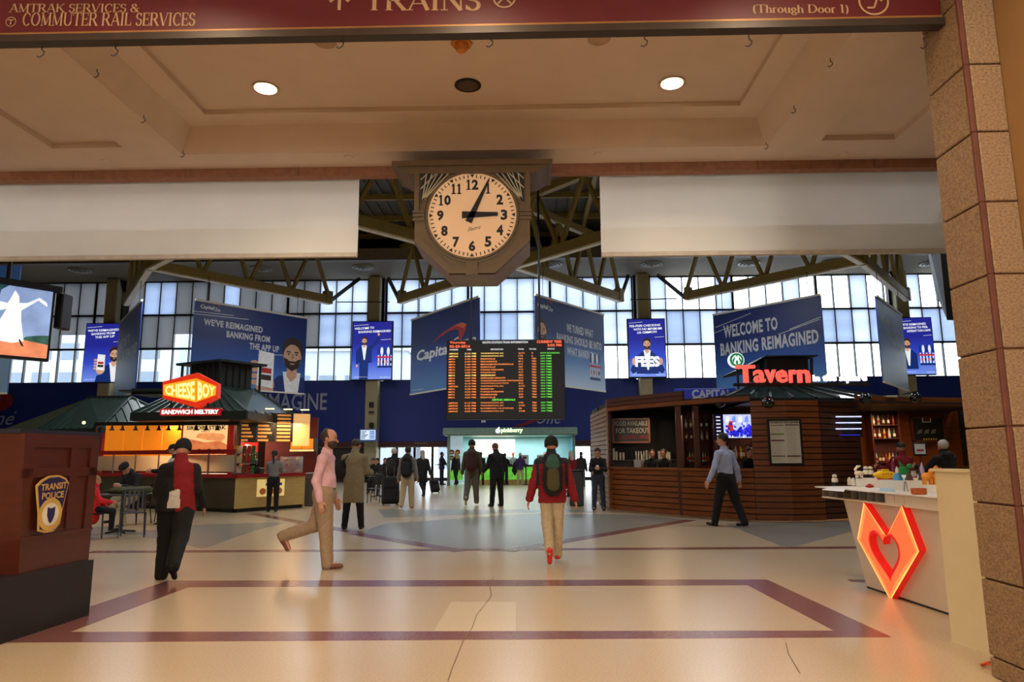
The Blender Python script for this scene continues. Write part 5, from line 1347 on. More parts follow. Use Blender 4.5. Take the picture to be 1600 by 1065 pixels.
s2 = thing('kiosk_sign', 'red box sign with white lettering under the hexagon sign', 'sign', (p0+p1)/2)
MB().bevbox(p0, p1+A(0,.18,0), .015).build('box', lit(mat('sign dark red', sr(170,24,20), .4), .5), s2)
b = MB(); put_text(b, 'SANDWICH MELTERY', PY(252,647,sy_), (1,0,0), UP, PY(342,647,sy_)[0]-PY(252,647,sy_)[0], (PY(252,640,sy_)-PY(252,647,sy_))[2], (0,-1,0), .01, bold=.06); b.build('lettering', lit(M_ADW, 1.4), s2)
area('kiosk_lamp', (-9.8,21.6,2.4), 2.5, 230, (1.0,.72,.4)); area('kiosk_lamp', (-7.3,21.0,2.45), 1.2, 50, (1.0,.72,.4))
# dark service stand at the right end
tag(MB().bevbox(PZ(473,791)+A(0,0,0), PZ(500,789)+A(0,.5,.98), .02).build('service_stand', mat('grey stand', sr(70,70,74), .5)), 'grey service stand at the right end of the sandwich counter', 'stand')

# ================================================================ tavern (right)
M_SLAT = mat('reddish brown slat', sr(122,62,20), 0.36, var=0.22, scale=2.5, stretch=(1,1,8))
M_SLATD = mat('dark brown slat', sr(78,36,14), 0.42, var=0.2, scale=2.5, stretch=(1,1,8))
M_SLATL = mat('pale brown slat', sr(150,112,92), 0.5, var=0.15, scale=3)  # slats of the left return, paler than the other bar slats
M_BARD = mat('bar interior dark', sr(24,18,16), 0.6); M_BARR = mat('bar interior red brown', sr(70,20,14), 0.55)
TA = [PZ(955,797), PZ(985,800.5), PZ(1030,804.5), PZ(1075,808.5), PZ(1130,812.5), PZ(1183,815.5)]
TB = [PZ(1183,815.5), PZ(1240,816.5), PZ(1291,815.5)]
TCc = [PZ(1291,815.5)+A(.05,.12,0), PZ(1356,812)+A(0,.15,0)]
TD = [PZ(1356,812)+A(0,.15,0), A(11.8,17.6,0)]
tv_ = thing('tavern_bar', 'tavern bar clad in horizontal reddish wooden slats', 'bar', PZ(1183,815))
def off_poly(pts, d):
    r = []
    for i, p_ in enumerate(pts):
        a_ = pts[max(0, i-1)]; b_ = pts[min(len(pts)-1, i+1)]; n_ = np.cross(unit(b_-a_), UP); n_ = n_ if n_[1] < 0 else -n_
        r.append(p_+n_*d)
    return r
def slat(pts, z0, z1, th=.03, name='slat', m=M_SLAT, par=None, off=0.0):
    o_ = off_poly(pts, off+th); i_ = off_poly(pts, off); k = len(pts); v = []
    for q in (i_, o_):
        for z in (z0, z1): v += [p_+UP*z for p_ in q]
    f = []
    for i in range(k-1):
        f += [(2*k+i,2*k+i+1,3*k+i+1,3*k+i),(i,k+i,k+i+1,i+1),(k+i,3*k+i,3*k+i+1,k+i+1),(i,i+1,2*k+i+1,2*k+i)]
    f += [(0,2*k,3*k,k),(k-1,2*k-1,4*k-1,3*k-1)]
    return MB().add(v, f).build(name, m, par)
def wallslats(pts, z0, z1, pitch, m, par, back=M_BARD, gap=.022):
    slat(pts, z0, z1, .03, 'backing', back, par, -.06)
    n = int(round((z1-z0)/pitch))
    for k in range(n): slat(pts, z0+k*(z1-z0)/n+gap/2, z0+(k+1)*(z1-z0)/n-gap/2, .028, 'slat', m, par)
wallslats(TA, .04, 1.08, .13, M_SLAT, tv_)
slat(TA, 1.08, 1.14, .12, 'bar_top', M_SLAT, tv_, -.5+.44)
MB().slab([*[p_+UP*1.09 for p_ in off_poly(TA, .02)], *[p_+UP*1.09 for p_ in off_poly(TA, -.5)[::-1]]], UP, .04).build('worktop', M_SLATD, tv_)
wallslats(TB, .04, 2.62, .13, M_SLAT, tv_)
wallslats(TCc, .04, 2.62, .13, M_SLATD, tv_)
wallslats(TD, .04, 1.08, .13, M_SLATD, tv_); slat(TD, 1.08, 1.14, .12, 'bar_top', M_SLAT, tv_, -.4)
# left return with pale slats
TL = [PZ(955,797), A(2.06,23.4,0)]
b0 = MB().slab([TL[0]+A(.03,0,.04),TL[1]+A(.03,0,.04),TL[1]+A(.03,0,2.9),TL[0]+A(.03,0,2.9)], (1,0,0), .05); b0.build('backing', M_BARD, tv_)
for k in range(21): MB().slab([TL[0]+UP*(.05+k*.13),TL[1]+UP*(.05+k*.13),TL[1]+UP*(.158+k*.13),TL[0]+UP*(.158+k*.13)], (-1,0,0), .04, -.02).build('slat', M_SLATL, tv_)
# fascia slats above the opening
FA = [TL[0]+A(-.02,0,0)]+TA[1:]
for k in range(3): slat(FA if k < 1 else FA[:4], 2.62+k*.115, 2.72+k*.115, .03, 'slat', M_SLATD if k else M_SLAT, tv_)
slat(FA[:4], 2.6, 2.95, .03, 'backing', M_BARD, tv_, -.06); slat(FA, 2.6, 2.75, .03, 'backing', M_BARD, tv_, -.06)
slat([TCc[1]]+[TD[1]], 2.56, 2.76, .04, 'fascia', M_SLAT, tv_)
for p_, m_ in ((TA[0],M_SLAT),(TA[3]+A(-.1,.1,0),M_SLATD),(PZ(1100,810)+A(0,.3,0),M_SLATD),(TCc[1],M_BARD)):
    MB().box(p_+A(-.06,0,.05), p_+A(.06,.12,2.95 if m_ is M_SLAT else 2.6)).build('post', m_, tv_)
MB().slab([TA[0]+UP*2.74,TA[-1]+UP*2.74,A(5.0,23.4,2.74),A(2.06,23.4,2.74)], UP, .04).build('bar_canopy', M_BARD, tv_)
MB().slab([TA[-1]+UP*2.6,TB[-1]+UP*2.6,TD[1]+UP*2.6,A(12,23.4,2.6),A(5.0,23.4,2.6)], UP, .04).build('bar_canopy', M_BARD, tv_)
MB().slab([TA[-1]+UP*2.6,TA[-1]+UP*2.78,A(5.0,23.4,2.78),A(5.0,23.4,2.6)], (1,0,0), .03).build('bar_canopy', M_BARD, tv_)
# back walls of the bar interior
ti = thing('tavern_interior', 'dark back wall and shelving inside the tavern', 'wall panel', (6,21,0))
MB().box((2.1,21.6,0),(5.2,21.7,2.9)).build('back_wall', M_BARD, ti)
MB().box((5.1,18.4,0),(6.9,18.5,2.9)).build('back_wall', M_BARR, ti)
MB().box((6.7,20.2,0),(12.2,20.3,2.9)).build('back_wall', M_SLAT, ti)
MB().box((12.1,17.0,0),(12.2,20.3,2.9)).build('side_wall', M_BARD, ti)
MB().box((5.0,18.5,0),(5.1,21.6,2.9)).build('side_wall', M_BARR, ti)
# chalk sign
Pc = Panel(PY(957,680,20.4), PY(1016,680,20.2), PY(985,692,20.3)[2], PY(985,653,20.3)[2])
ch = thing('chalkboard', 'chalkboard offering takeout food inside the tavern', 'sign', Pc.p(.5,0))
Pc.slab(.04, 'board', M_BLACK, ch); b = MB(); Pc.frame(b, .05, .03); b.build('frame', M_SLAT, ch)
M_CHK = mat('chalk', sr(190,186,170), .7); M_CHKR = mat('red chalk', sr(150,24,24), .6)
b = MB(); Pc.text(b, M_CHK, 'FOOD AVAILABLE', .06, .70, .94, .88, bold=.0); Pc.text(b, M_CHK, 'FOR TAKEOUT', .10, .40, .98, .60); Pc.text(b, M_CHKR, 'ENQUIRE HERE', .16, .14, .94, .32); b.build('lettering', None, ch)
MB().tube([Pc.p(.1,1),Pc.p(.1,1)+UP*.5],.01,6).build('hanger', M_BLACK, ch); MB().tube([Pc.p(.9,1),Pc.p(.9,1)+UP*.5],.01,6).build('hanger', M_BLACK, ch)
# left bar shelf with bottles
def shelves(nm, lb, x0, x1, Y, rowsz, m=M_BARR):
    t_ = thing(nm, lb, 'shelf', ((x0+x1)/2, Y, rowsz[0]))
    MB().box((x0-.05,Y+.22,min(rowsz)-.1),(x1+.05,Y+.26,max(rowsz)+.5)).build('back', M_BARR, t_)
    for z in rowsz: MB().box((x0,Y,z-.025),(x1,Y+.22,z)).build('shelf_board', m, t_)
    for x in (x0-.05,x1+.02): MB().box((x,Y,min(rowsz)-.1),(x+.04,Y+.22,max(rowsz)+.5)).build('shelf_side', m, t_)
x0, x1 = PY(1070,680,19.0)[0], PY(1110,680,19.0)[0]
zr = [PY(1090,y,19.0)[2] for y in (668,687,721)]
shelves('bottle_shelf', 'open bottle shelves left of the tavern television', x0, x1, 19.0, zr)
for r_, z in enumerate(zr):
    nb = 5 if r_ < 2 else 9
    for k in range(nb): bottle(k*3+r_, (x0+.06+(x1-x0-.12)*k/(nb-1), 19.08+.03*(k % 2), z), f'{ORD[k]} bottle from the left on the {["upper","middle","lower"][r_]} shelf left of the tavern television', 'bottles on the left tavern shelves', .9)
# bar back shelf under the television
x0, x1 = PY(1125,700,17.6)[0], PY(1181,700,17.6)[0]; z = PY(1150,716,17.6)[2]
shelves('bottle_shelf', 'bottle shelf under the tavern television', x0, x1, 17.6, [z])
for k in range(14): bottle(k*4+1, (x0+.05+(x1-x0-.1)*k/13, 17.7, z), f'{ORD[k]} bottle from the left under the tavern television', 'bottles under the tavern television', 1.05)
# low goods along the left bar back
x0, x1 = PY(955,700,20.6)[0], PY(1050,700,20.6)[0]; z = PY(1000,718,20.6)[2]
tsh = thing('back_counter', 'dark back counter in the tavern with stacked white cups', 'counter', ((x0+x1)/2,20.7,0))
MB().box((x0,20.55,0),(x1+.3,21.2,z-.02)).build('body', M_BARD, tsh); MB().box((x0,20.5,z-.02),(x1+.3,21.2,z)).build('worktop', M_SLATD, tsh)
M_CUP = mat('white cup', sr(225,222,210), .4)
for k, (px_, n) in enumerate(((955,9),(959,9),(963,6),(969,5),(974,5),(997,3),(1003,3),(1010,7),(1015,6),(1030,6),(1034,7),(1038,7),(1042,6),(1046,5))):
    x = PY(px_,700,20.6)[0]; t = thing('cup_stack', f'{ORD[k]} stack of white cups from the left on the tavern back counter', 'cups', (x,20.65,z), group='cup stacks on the tavern back counter')
    for j in range(n): MB().lathe([(.001,0),(.026,0),(.036,.09),(.034,.09),(.001,.085)], c=(0,0,j*.03), n=10).build('cup', M_CUP, t, True, False)
tap = thing('beer_taps', 'row of small tap handles on the tavern back counter', 'taps', (PY(1000,700,20.4)[0],20.4,z))
for k in range(4):
    x = PY(994+k*4,700,20.4)[0]; MB().lathe([(.012,0),(.012,.1),(.022,.16),(.016,.24),(.001,.25)], c=(x,20.45,z-.0), n=8).build('tap_handle', M_CUP, tap, True)
MB().box((PY(990,700,20.4)[0],20.42,z-.3),(PY(1010,700,20.4)[0],20.5,z)).build('drip_tray', M_STEEL, tap)
# tavern television
a_, b_ = PY(1118,684,17.3), PY(1182,647,17.3)
tt = thing('television', 'tavern television showing a bright blue and white picture', 'television', (a_+b_)/2)
MB().bevbox(a_-A(.02,0,.03), b_+A(.02,.1,.03), .015).build('housing', M_BLACK, tt)
P = Panel((a_[0],17.29),(b_[0],17.29),a_[2],b_[2]); b = MB()
P.poly(b, lit(mat('tv pale', sr(190,200,246), .4, var=.2, scale=12), 1.0), [(.2,0),(1,0),(1,1),(.2,1)], .004); P.poly(b, lit(mat('tv dark blue', sr(14,14,60), .4), .6), [(0,0),(.2,0),(.2,1),(0,1)], .004)
P.poly(b, lit(mat('tv blue', sr(40,40,210), .4, var=.4, scale=20), 1.0), [(.3,.05),(1,.05),(1,.5),(.9,.42),(.8,.6),(.7,.4),(.6,.5),(.5,.3),(.4,.4),(.3,.2)], .006)
P.poly(b, lit(M_REDA, 1.0), [(.3,.3),(.42,.3),(.44,.7),(.34,.72),(.3,.5)], .008)
random.seed(9)
TVC = [lit(mat('tv blob '+str(k), c, .4), 1.0) for k, c in enumerate((sr(30,30,190), sr(90,80,240), sr(235,235,255), sr(120,150,250), sr(20,20,110)))]
for k in range(46):
    cx_, cy_ = random.uniform(.26,.97), random.uniform(.05,.62); P.poly(b, TVC[k % 5], ell(cx_,cy_,random.uniform(.015,.035),random.uniform(.03,.08),8), .007+.0001*k)
for k in range(5): P.poly(b, TVC[3 if k % 2 else 2], [(.25+.15*k,.66),(.35+.15*k,.66),(.34+.15*k,.95),(.27+.15*k,.9)], .0075)
for k in range(6): P.poly(b, lit(M_ADW, 1.0), [(.03,.12+.15*k),(.13,.12+.15*k),(.13,.17+.15*k),(.03,.17+.15*k)], .006)
b.build('picture', None, tt); MB().box((a_[0]+.2,17.38,b_[2]-.3),(b_[0]-.2,18.4,b_[2]-.2)).build('wall_mount', M_BLACK, tt)
area('tavern_lamp', (6.0,17.6,2.52), 1.2, 26, (1.0,.7,.45)); area('tavern_lamp', (3.6,19.4,2.5), 1.0, 22, (1.0,.7,.45)); area('tavern_lamp', (9.5,18.6,2.52), 1.6, 50, (1.0,.68,.4))
# menu case on the slatted wall
pc = (TB[0]+TB[1])/2; Pn = Panel(off_poly(TB,.11)[0]*.57+off_poly(TB,.11)[1]*.43, off_poly(TB,.11)[1]*.62+off_poly(TB,.11)[2]*.38, PY(1230,726,15.7)[2], PY(1230,655,15.7)[2])
mc = thing('menu_case', 'framed paper menu on the slatted tavern wall', 'menu', Pn.p(.5,0))
Pn.slab(.05, 'backboard', M_BLACK, mc); b = MB(); Pn.frame(b, .03, .02); b.build('frame', M_BLACK, mc)
b = MB(); Pn.poly(b, mat('menu paper', sr(206,198,176), .6, var=.03), [(.06,.04),(.94,.04),(.94,.96),(.06,.96)], .003)
for y0, y1, x0_, x1_, m_ in ((.855,.875,.08,.47,mat('menu olive', sr(120,110,60), .6)),(.86,.88,.52,.92,M_NUM),(.66,.69,.08,.47,mat('menu green', sr(110,140,40), .6)),(.52,.545,.08,.47,M_MAROON),(.18,.205,.08,.47,mat('menu grey', sr(110,100,90), .6)),(.18,.205,.52,.92,M_MAROON)):
    Pn.poly(b, m_, [(x0_,y0),(x1_,y0),(x1_,y1),(x0_,y1)], .005)
for k in range(22):
    for x0_ in (.1,.54): Pn.poly(b, mat('menu faint print', sr(150,144,128), .6), [(x0_,.82-k*.034),(x0_+.24+.03*(k % 3),.82-k*.034),(x0_+.24+.03*(k % 3),.826-k*.034),(x0_,.826-k*.034)], .005)
b.build('printed_menu', None, mc); b = MB(); Pn.text(b, M_NUM, 'TAVERN IN THE SQUARE', .08, .90, .92, .95, bold=.02); b.build('lettering', None, mc)
# screen glowing through the dark slats
a_, b_ = PY(1303,682,16.05), PY(1347,648,16.05)
sv = thing('television', 'television glowing in stripes behind the dark tavern slats', 'television', (a_+b_)/2+A(0,.1,0))
for k, y in enumerate((650.5,660,669.5)):
    MB().box(PY(1306,y+1.2,15.93), PY(1346,y-1.0,15.93)+A(0,.01,0)).build('lit_strip', lit(mat('strip white', sr(200,210,255), .4), 1.1), sv)
MB().box(PY(1312,680,15.93), PY(1344,678.6,15.93)+A(0,.01,0)).build('lit_strip', lit(mat('strip blue', sr(50,40,200), .4), .8), sv)
MB().box(a_+A(0,.05,0), b_+A(0,.12,0)).build('housing', M_BLACK, sv)
# right bar back
x0, x1 = PY(1366,680,19.6)[0], PY(1404,680,19.6)[0]; zr = [PY(1385,y,19.6)[2] for y in (663,684,722)]
shelves('bottle_shelf', 'open bottle shelves in the right part of the tavern', x0, x1, 19.6, zr)
for r_, z in enumerate(zr):
    nb = 5 if r_ < 2 else 7
    for k in range(nb): bottle(k*2+r_+3, (x0+.06+(x1-x0-.12)*k/(nb-1), 19.7, z), f'{ORD[k]} bottle from the left on the {["upper","middle","lower"][r_]} shelf in the right part of the tavern', 'bottles on the right tavern shelves', .9)
Pb = Panel(PY(1425,680,19.9), PY(1478,680,19.9), PY(1450,690,19.9)[2], PY(1450,650,19.9)[2])
cbd = thing('chalkboard', 'dark chalkboard on the tavern back wall at right', 'sign', Pb.p(.5,0)); Pb.slab(.04,'board',M_BLACK,cbd); b = MB(); Pb.frame(b,.05,.03); b.build('frame', M_SLATD, cbd)
b = MB(); Pb.poly(b, M_CHK, [(.34,.76),(.6,.76),(.6,.98),(.34,.98)], .004); Pb.poly(b, M_BARR, [(.37,.79),(.57,.79),(.57,.95),(.37,.95)], .006)
for k in range(6): Pb.poly(b, mat('chalk yellow', sr(170,150,50), .7), ell(.35+k*.07,.1,.025,.05,6), .004)
for k in range(3): Pb.poly(b, mat('chalk smear', sr(90,88,84), .7), [(.15+.2*k,.3),(.3+.2*k,.34),(.32+.2*k,.5),(.2+.2*k,.46)], .004)
b.build('chalk_drawing', None, cbd)
a_, b_ = PY(1428,712,15.6), PY(1447,691,15.6)
nt_ = thing('notice_stand', 'small framed notice standing on the right part of the bar', 'notice', A((a_[0]+b_[0])/2,15.6,1.14))
MB().bevbox(a_, b_+A(0,.03,0), .01).build('frame', M_BLACK, nt_); MB().box(a_+A(.03,-.004,.04), b_+A(-.03,0,-.03)).build('paper', M_ADW, nt_)
MB().box(a_+A(.07,-.007,.14), b_+A(-.07,-.004,-.18)).build('printed_block', M_REDA, nt_); MB().tube([A((a_[0]+b_[0])/2,15.62,a_[2]),A((a_[0]+b_[0])/2,15.62,.0)],.012,6).build('stand', M_BLACK, nt_)
# dome lamps over the fascia
M_DOME = mat('black dome', sr(14,14,14), .08, spec=.8)
for k, (px_, py_, Y) in enumerate(((1125,628,16.4),(1200,629,15.5),(1352,622,15.9),(1430,621,16.3))):
    c_ = PY(px_,py_,Y); t = thing('dome_lamp', ['glossy black dome lamp above the tavern television','glossy black dome lamp above the framed menu','glossy black dome lamp right of the menu wall','glossy black dome lamp at the right end of the tavern'][k], 'lamp', c_, group='dome lamps over the tavern')
    MB().ball(c_, (.13,.13,.12), 16, 10).build('dome', M_DOME, t, True); MB().lathe([(.05,.1),(.06,.14),(.001,.14)], c=c_, n=12).build('mount', M_BLACK, t)
    MB().beam(c_+UP*.12, c_+A(0,.5,.12), .03, .03).build('arm', M_BLACK, t)
for k, (px_, py_, Y) in enumerate(((1092,623,16.8),(1392,620,16.6))):
    c_ = PY(px_,py_,Y); tag(MB().bevbox(c_-A(.12,.1,.02), c_+A(.12,.2,.03), .01).build('vent_cover', M_COLS), ['pale flat cover on the fascia left of the tavern television','pale flat cover on the tavern fascia at far right'][k], 'cover plate')
# roof over the tavern with glass strips and cupola
tr = thing('tavern_roof', 'dark glazed hip roof with cupola over the tavern', 'roof', (6.6,19,2.96))
EV = [A(4.6,16.6,2.75),A(8.4,16.8,2.75),A(8.4,21.6,2.75),A(4.6,21.6,2.75)]
zt_ = PY(1200,603,18.2)[2]; TPv = [A(5.7,18.2,zt_),A(7.4,18.2,zt_),A(7.4,20.2,zt_),A(5.7,20.2,zt_)]
M_GLSD = mat('dark roof glass', sr(44,60,60), .12, spec=.8)
for k in range(4):
    a_, b_, c_, d_ = EV[k], EV[(k+1) % 4], TPv[(k+1) % 4], TPv[k]
    n_ = unit(np.cross(b_-a_, d_-a_)); n_ = n_ if n_[2] > 0 else -n_
    m_ = 7
    for j in range(m_):
        f, g_ = (j+.04)/m_, (j+.96)/m_
        MB().slab([a_*(1-f)+b_*f, a_*(1-g_)+b_*g_, d_*(1-g_)+c_*g_, d_*(1-f)+c_*f], -n_, .03).build('glass_strip', M_GLSD, tr)
    for j in range(m_+1):
        f = j/m_; MB().beam(a_*(1-f)+b_*f, d_*(1-f)+c_*f, .06, .06, n_).build('glazing_bar', M_GRND, tr)
a_, b_ = PY(1196,600,18.3), PY(1262,556,18.3)
MB().box(a_-UP*.1, b_+A(0,1.6,0)).build('cupola', mat('cupola brown', sr(40,28,26), .5), tr)
MB().add([PY(1165,575,18.1),PY(1196,557,17.9),PY(1278,556,17.9),PY(1278,556,17.9)+A(0,2.2,0),PY(1165,575,18.1)+A(0,2.4,0)]+[PY(1165,573,18.1),PY(1196,555,17.9),PY(1278,554,17.9),PY(1278,554,17.9)+A(0,2.2,0),PY(1165,573,18.1)+A(0,2.4,0)], [(0,1,2,3,4),(5,9,8,7,6),(0,5,6,1),(1,6,7,2)]).build('cupola_roof', M_GRND, tr)
MB().add([PY(1172,595,18.6),PY(1196,600,18.25),PY(1196,562,18.25),PY(1172,576,18.6)], [(0,1,2,3)]).build('side_glazing', M_GLSD, tr)
for px_ in (1184,1196,1268): MB().beam(PY(px_,600,18.0), PY(px_,560 if px_ > 1190 else 568,18.0), .06, .06).build('cupola_post', M_GRND, tr)
# illuminated tavern lettering
TY = 15.9
ts = thing('tavern_sign', 'glowing red channel letters with small white words above the tavern', 'sign', PY(1250,600,TY))
M_NEON = mat('red channel letter', (1,.06,.04), .4, emit=(1.0,.10,.07), es=1.25); M_NEONW = mat('white channel letter', (1,1,1), .4, emit=(1,.98,.95), es=1.3)
V_, F_ = text_geo('T', .02); 
for s_, xa, xb, yt in (('T',1150,1181,571),('a',1177,1196,578),('v',1195,1213,578),('e',1212,1231,578),('r',1233,1245,578),('n',1246,1266,578)):
    o_ = PY(xa,598,TY); b = MB(); put_text(b, s_, o_, (1,0,0), UP, PY(xb,598,TY)[0]-o_[0]-.02, PY(xa,yt,TY)[2]-o_[2], (0,-1,0), .0, bold=.02, depth=.1); b.build('channel_letter', M_NEON, ts)
o_ = PY(1270,599,TY); b = MB(); put_text(b, 'in the square', o_, (1,0,0), UP, PY(1354,599,TY)[0]-o_[0], PY(1270,585,TY)[2]-o_[2], (0,-1,0), .0, bold=.02, depth=.06); b.build('small_lettering', M_NEONW, ts)
MB().beam(PY(1146,601,TY+.05), PY(1358,600,TY+.05), .1, .07).build('sign_rail', M_DARKM, ts)
# round green sign and blue bank sign behind
c_ = PY(1151,562,19.0); gs = thing('round_sign', 'round green and white lit coffee sign behind the red T', 'sign', c_)
r_ = PY(1163,562,19)[0]-c_[0]
cir = lambda k, y: [c_+A(math.cos(2*math.pi*i/28)*r_*k,y,math.sin(2*math.pi*i/28)*r_*k) for i in range(28)]
M_GSN = lit(mat('coffee green', sr(20,120,70), .4), .7)
MB().slab(cir(1,0), (0,1,0), .15).build('disc', lit(M_ADW,1.1), gs); MB().slab(cir(.9,0), (0,-1,0), .01).build('green_ring', M_GSN, gs); MB().slab(cir(.62,-.01), (0,-1,0), .01).build('white_field', lit(M_ADW,1.1), gs)
b = MB()
q_ = lambda pts, o: b.poly([c_+A(x*r_,o,y*r_) for x, y in pts])
b.use(M_GSN); q_([(-.5,-.5),(-.25,.1),(-.3,.45),(-.42,.2),(-.6,-.1)],-.025); q_([(.5,-.5),(.25,.1),(.3,.45),(.42,.2),(.6,-.1)],-.025); q_([(-.12,-.6),(.12,-.6),(.16,-.1),(-.16,-.1)],-.025); q_(ell(0,.52,.1,.1,8),-.03)
b.build('emblem', None, gs); MB().tube([c_-UP*r_, c_-UP*(r_+1.2)],.03,6).build('pole', M_GRND, gs)
a_, b_ = PY(1055,624,19.5), PY(1150,606,19.5); bs = thing('bank_sign', 'blue bank sign partly hidden above the tavern fascia', 'sign', (a_+b_)/2)
MB().bevbox(a_, b_+A(0,.1,0), .02).build('board', mat('bank sign blue', sr(26,40,120), .4, emit=sr(26,40,120), es=.5), bs); b = MB(); put_text(b, 'CAPITAL', PY(1081,622,19.5), (1,0,0), UP, 1.1, .24, (0,-1,0), .01, bold=.04); b.build('lettering', mat('dim white letters', sr(190,195,205), .5), bs)
MB().box(a_-UP*.3+A(.2,.02,0), A(b_[0]-.2,19.58,a_[2])).build('bracket', M_DARKM, bs)

# ================================================================ frozen yoghurt shop (centre back)
SYY = 36.6
x0, x1 = PY(700,757,SYY)[0], PY(897,757,SYY)[0]; zc_, zt_ = PY(800,680,SYY)[2], PY(800,668,SYY)[2]
sh = thing('yoghurt_shop', 'pale blue frozen yoghurt shop with green lit counter', 'shop', ((x0+x1)/2,SYY,0))
M_CAN = mat('canopy grey green', sr(120,150,140), .4, .2); M_PB = mat('shop pale blue', sr(160,206,214), .6, var=.03); M_PBD = mat('shop blue', sr(70,140,180), .6)
MB().bevbox((x0-.25,SYY-.5,zc_),(x1+.2,SYY+3.6,zt_),.05).build('canopy', M_CAN, sh)
MB().box((x0,SYY+3.3,0),(x1,SYY+3.4,zc_)).build('back_wall', M_PB, sh); MB().box((x0-.05,SYY,0),(x0,SYY+3.4,zc_)).build('side_wall', M_PB, sh); MB().box((x1,SYY,0),(x1+.05,SYY+3.4,zc_)).build('side_wall', M_PBD, sh)
for x in (x0-.05,x1-.05): MB().box((x,SYY-.05,0),(x+.15,SYY+.08,zc_)).build('post', M_CAN, sh)
xg = PY(723,700,SYY)[0]
MB().box((x0+.1,SYY,0.1),(xg,SYY+.05,zc_)).build('window_panel', lit(mat('shop window pale', sr(190,220,232), .3, var=.08, scale=2), .35), sh)
for k, (px_, py_, m_) in enumerate(((706,706,M_MAROON),(715,706,M_MAROON),(706,715,M_GRN),(715,714,M_GSN))):
    o_ = PY(px_,py_,SYY-.01); MB().slab([o_+A(math.cos(a_)*.13,0,math.sin(a_)*.13) for a_ in np.linspace(0,2*math.pi,16,endpoint=False)], (0,-1,0), .006).build('round_sticker', m_, sh)
    MB().slab([o_+A(math.cos(a_)*.08,-.008,math.sin(a_)*.06-.02) for a_ in np.linspace(0,2*math.pi,12,endpoint=False)], (0,-1,0), .004).build('sticker_fruit', mat('sticker orange', sr(230,160,70), .5), sh)
M_LIME = mat('lime counter', sr(90,190,50), .4, emit=sr(110,210,60), es=.55, var=.45, scale=3.5, detail=1)
MB().box((xg+.1,SYY+.3,.25),(x1-.1,SYY+.9,.92)).build('lime_counter_front', M_LIME, sh); MB().box((x0+.1,SYY-.02,.25),(xg,SYY,.75)).build('lime_counter_front', M_LIME, sh)
MB().box((xg+.1,SYY+.28,0),(x1-.1,SYY+.9,.25)).build('counter_base', M_WOODY, sh); MB().box((xg+.05,SYY+.2,.92),(x1-.05,SYY+.95,1.0)).build('worktop', M_BLACK, sh)
mb0, mb1 = PY(738,714,SYY+3.2), PY(805,686,SYY+3.2)
for k in range(4):
    xa = mb0[0]+(mb1[0]-mb0[0])*(k+.03)/4; xb = mb0[0]+(mb1[0]-mb0[0])*(k+.97)/4
    b = MB(); b.use(lit(mat('menu lit cream', sr(244,236,220), .4), 1.1)).box((xa,SYY+3.2,mb0[2]),(xb,SYY+3.26,mb1[2])); b.build('menu_panel', None, sh)
    b = MB()
    for j in range(6): b.box((xa+.08,SYY+3.18,mb0[2]+.12+j*.14),(xb-.1-.1*(j % 3),SYY+3.2,mb0[2]+.15+j*.14))
    o_ = b.build('menu_print', mat('menu print red', sr(190,130,110), .5), sh); o_['kind'] = 'stuff'
o_ = PY(783,677,SYY-.5); b = MB(); put_text(b, 'pinkberry', o_, (1,0,0), UP, PY(817,676,SYY-.5)[0]-o_[0], .28, (0,-1,0), .02, bold=.05); b.build('lettering', mat('lit green white', (.6,1,.5), .4, emit=(.55,1,.4), es=1.8), sh)
c_ = PY(778,673,SYY-.53); b = MB(); b.slab([c_+A(math.cos(a_)*.13,0,math.sin(a_)*.12) for a_ in np.linspace(0,2*math.pi,14,endpoint=False)], (0,-1,0), .02); b.slab([c_+A(-.05,0,.1),c_+A(.12,0,.12),c_+A(.05,0,.22)], (0,-1,0), .02); b.build('swirl_logo', lit(M_ADW,1.6), sh)
area('shop_lamp', ((x0+x1)/2,SYY+1.8,zc_-.06), 5.0, 190, (.9,1.0,1.0), sy=1.6)
for k, (px_, nm, lb) in enumerate(((820,'yoghurt_machine','grey yoghurt machine on the shop counter, left'),(845,'yoghurt_machine','grey yoghurt machine on the shop counter, right'))):
    c_ = PY(px_,730,SYY+.6)*A(1,1,0)+UP*1.0; t = thing(nm, lb, 'machine', c_)
    MB().bevbox(c_+A(-.2,-.15,0), c_+A(.2,.2,.5), .03).build('body', M_STEEL, t); MB().box(c_+A(-.1,-.2,.3), c_+A(.1,-.15,.42)).build('dispenser', M_BLACK, t); MB().box(c_+A(-.15,-.25,0), c_+A(.15,-.15,.03)).build('drip_tray', M_BLACK, t)
# belt barrier in front of the shop
for k, px_ in enumerate((822,790,868,740)):
    c_ = PZ(px_,757); t = thing('queue_post', ['black queue post right of the purple jacket person','black queue post in front of the shop centre','black queue post near the right end of the shop','black queue post before the shop menu'][k], 'queue post', c_, group='queue posts at the yoghurt shop')
    MB().lathe([(.001,0),(.18,0),(.18,.02),(.03,.05),(.03,.95),(.045,.96),(.045,1.02),(.001,1.02)], n=12).build('post', M_BLACK, t, True, False)
a_, b_ = PZ(740,757), PZ(868,757); tag(MB().slab([a_+UP*.9,b_+UP*.9,b_+UP*.96,a_+UP*.96], (0,1,0), .01).build('queue_belt', M_BLACK), 'black belt strung between the queue posts', 'belt')
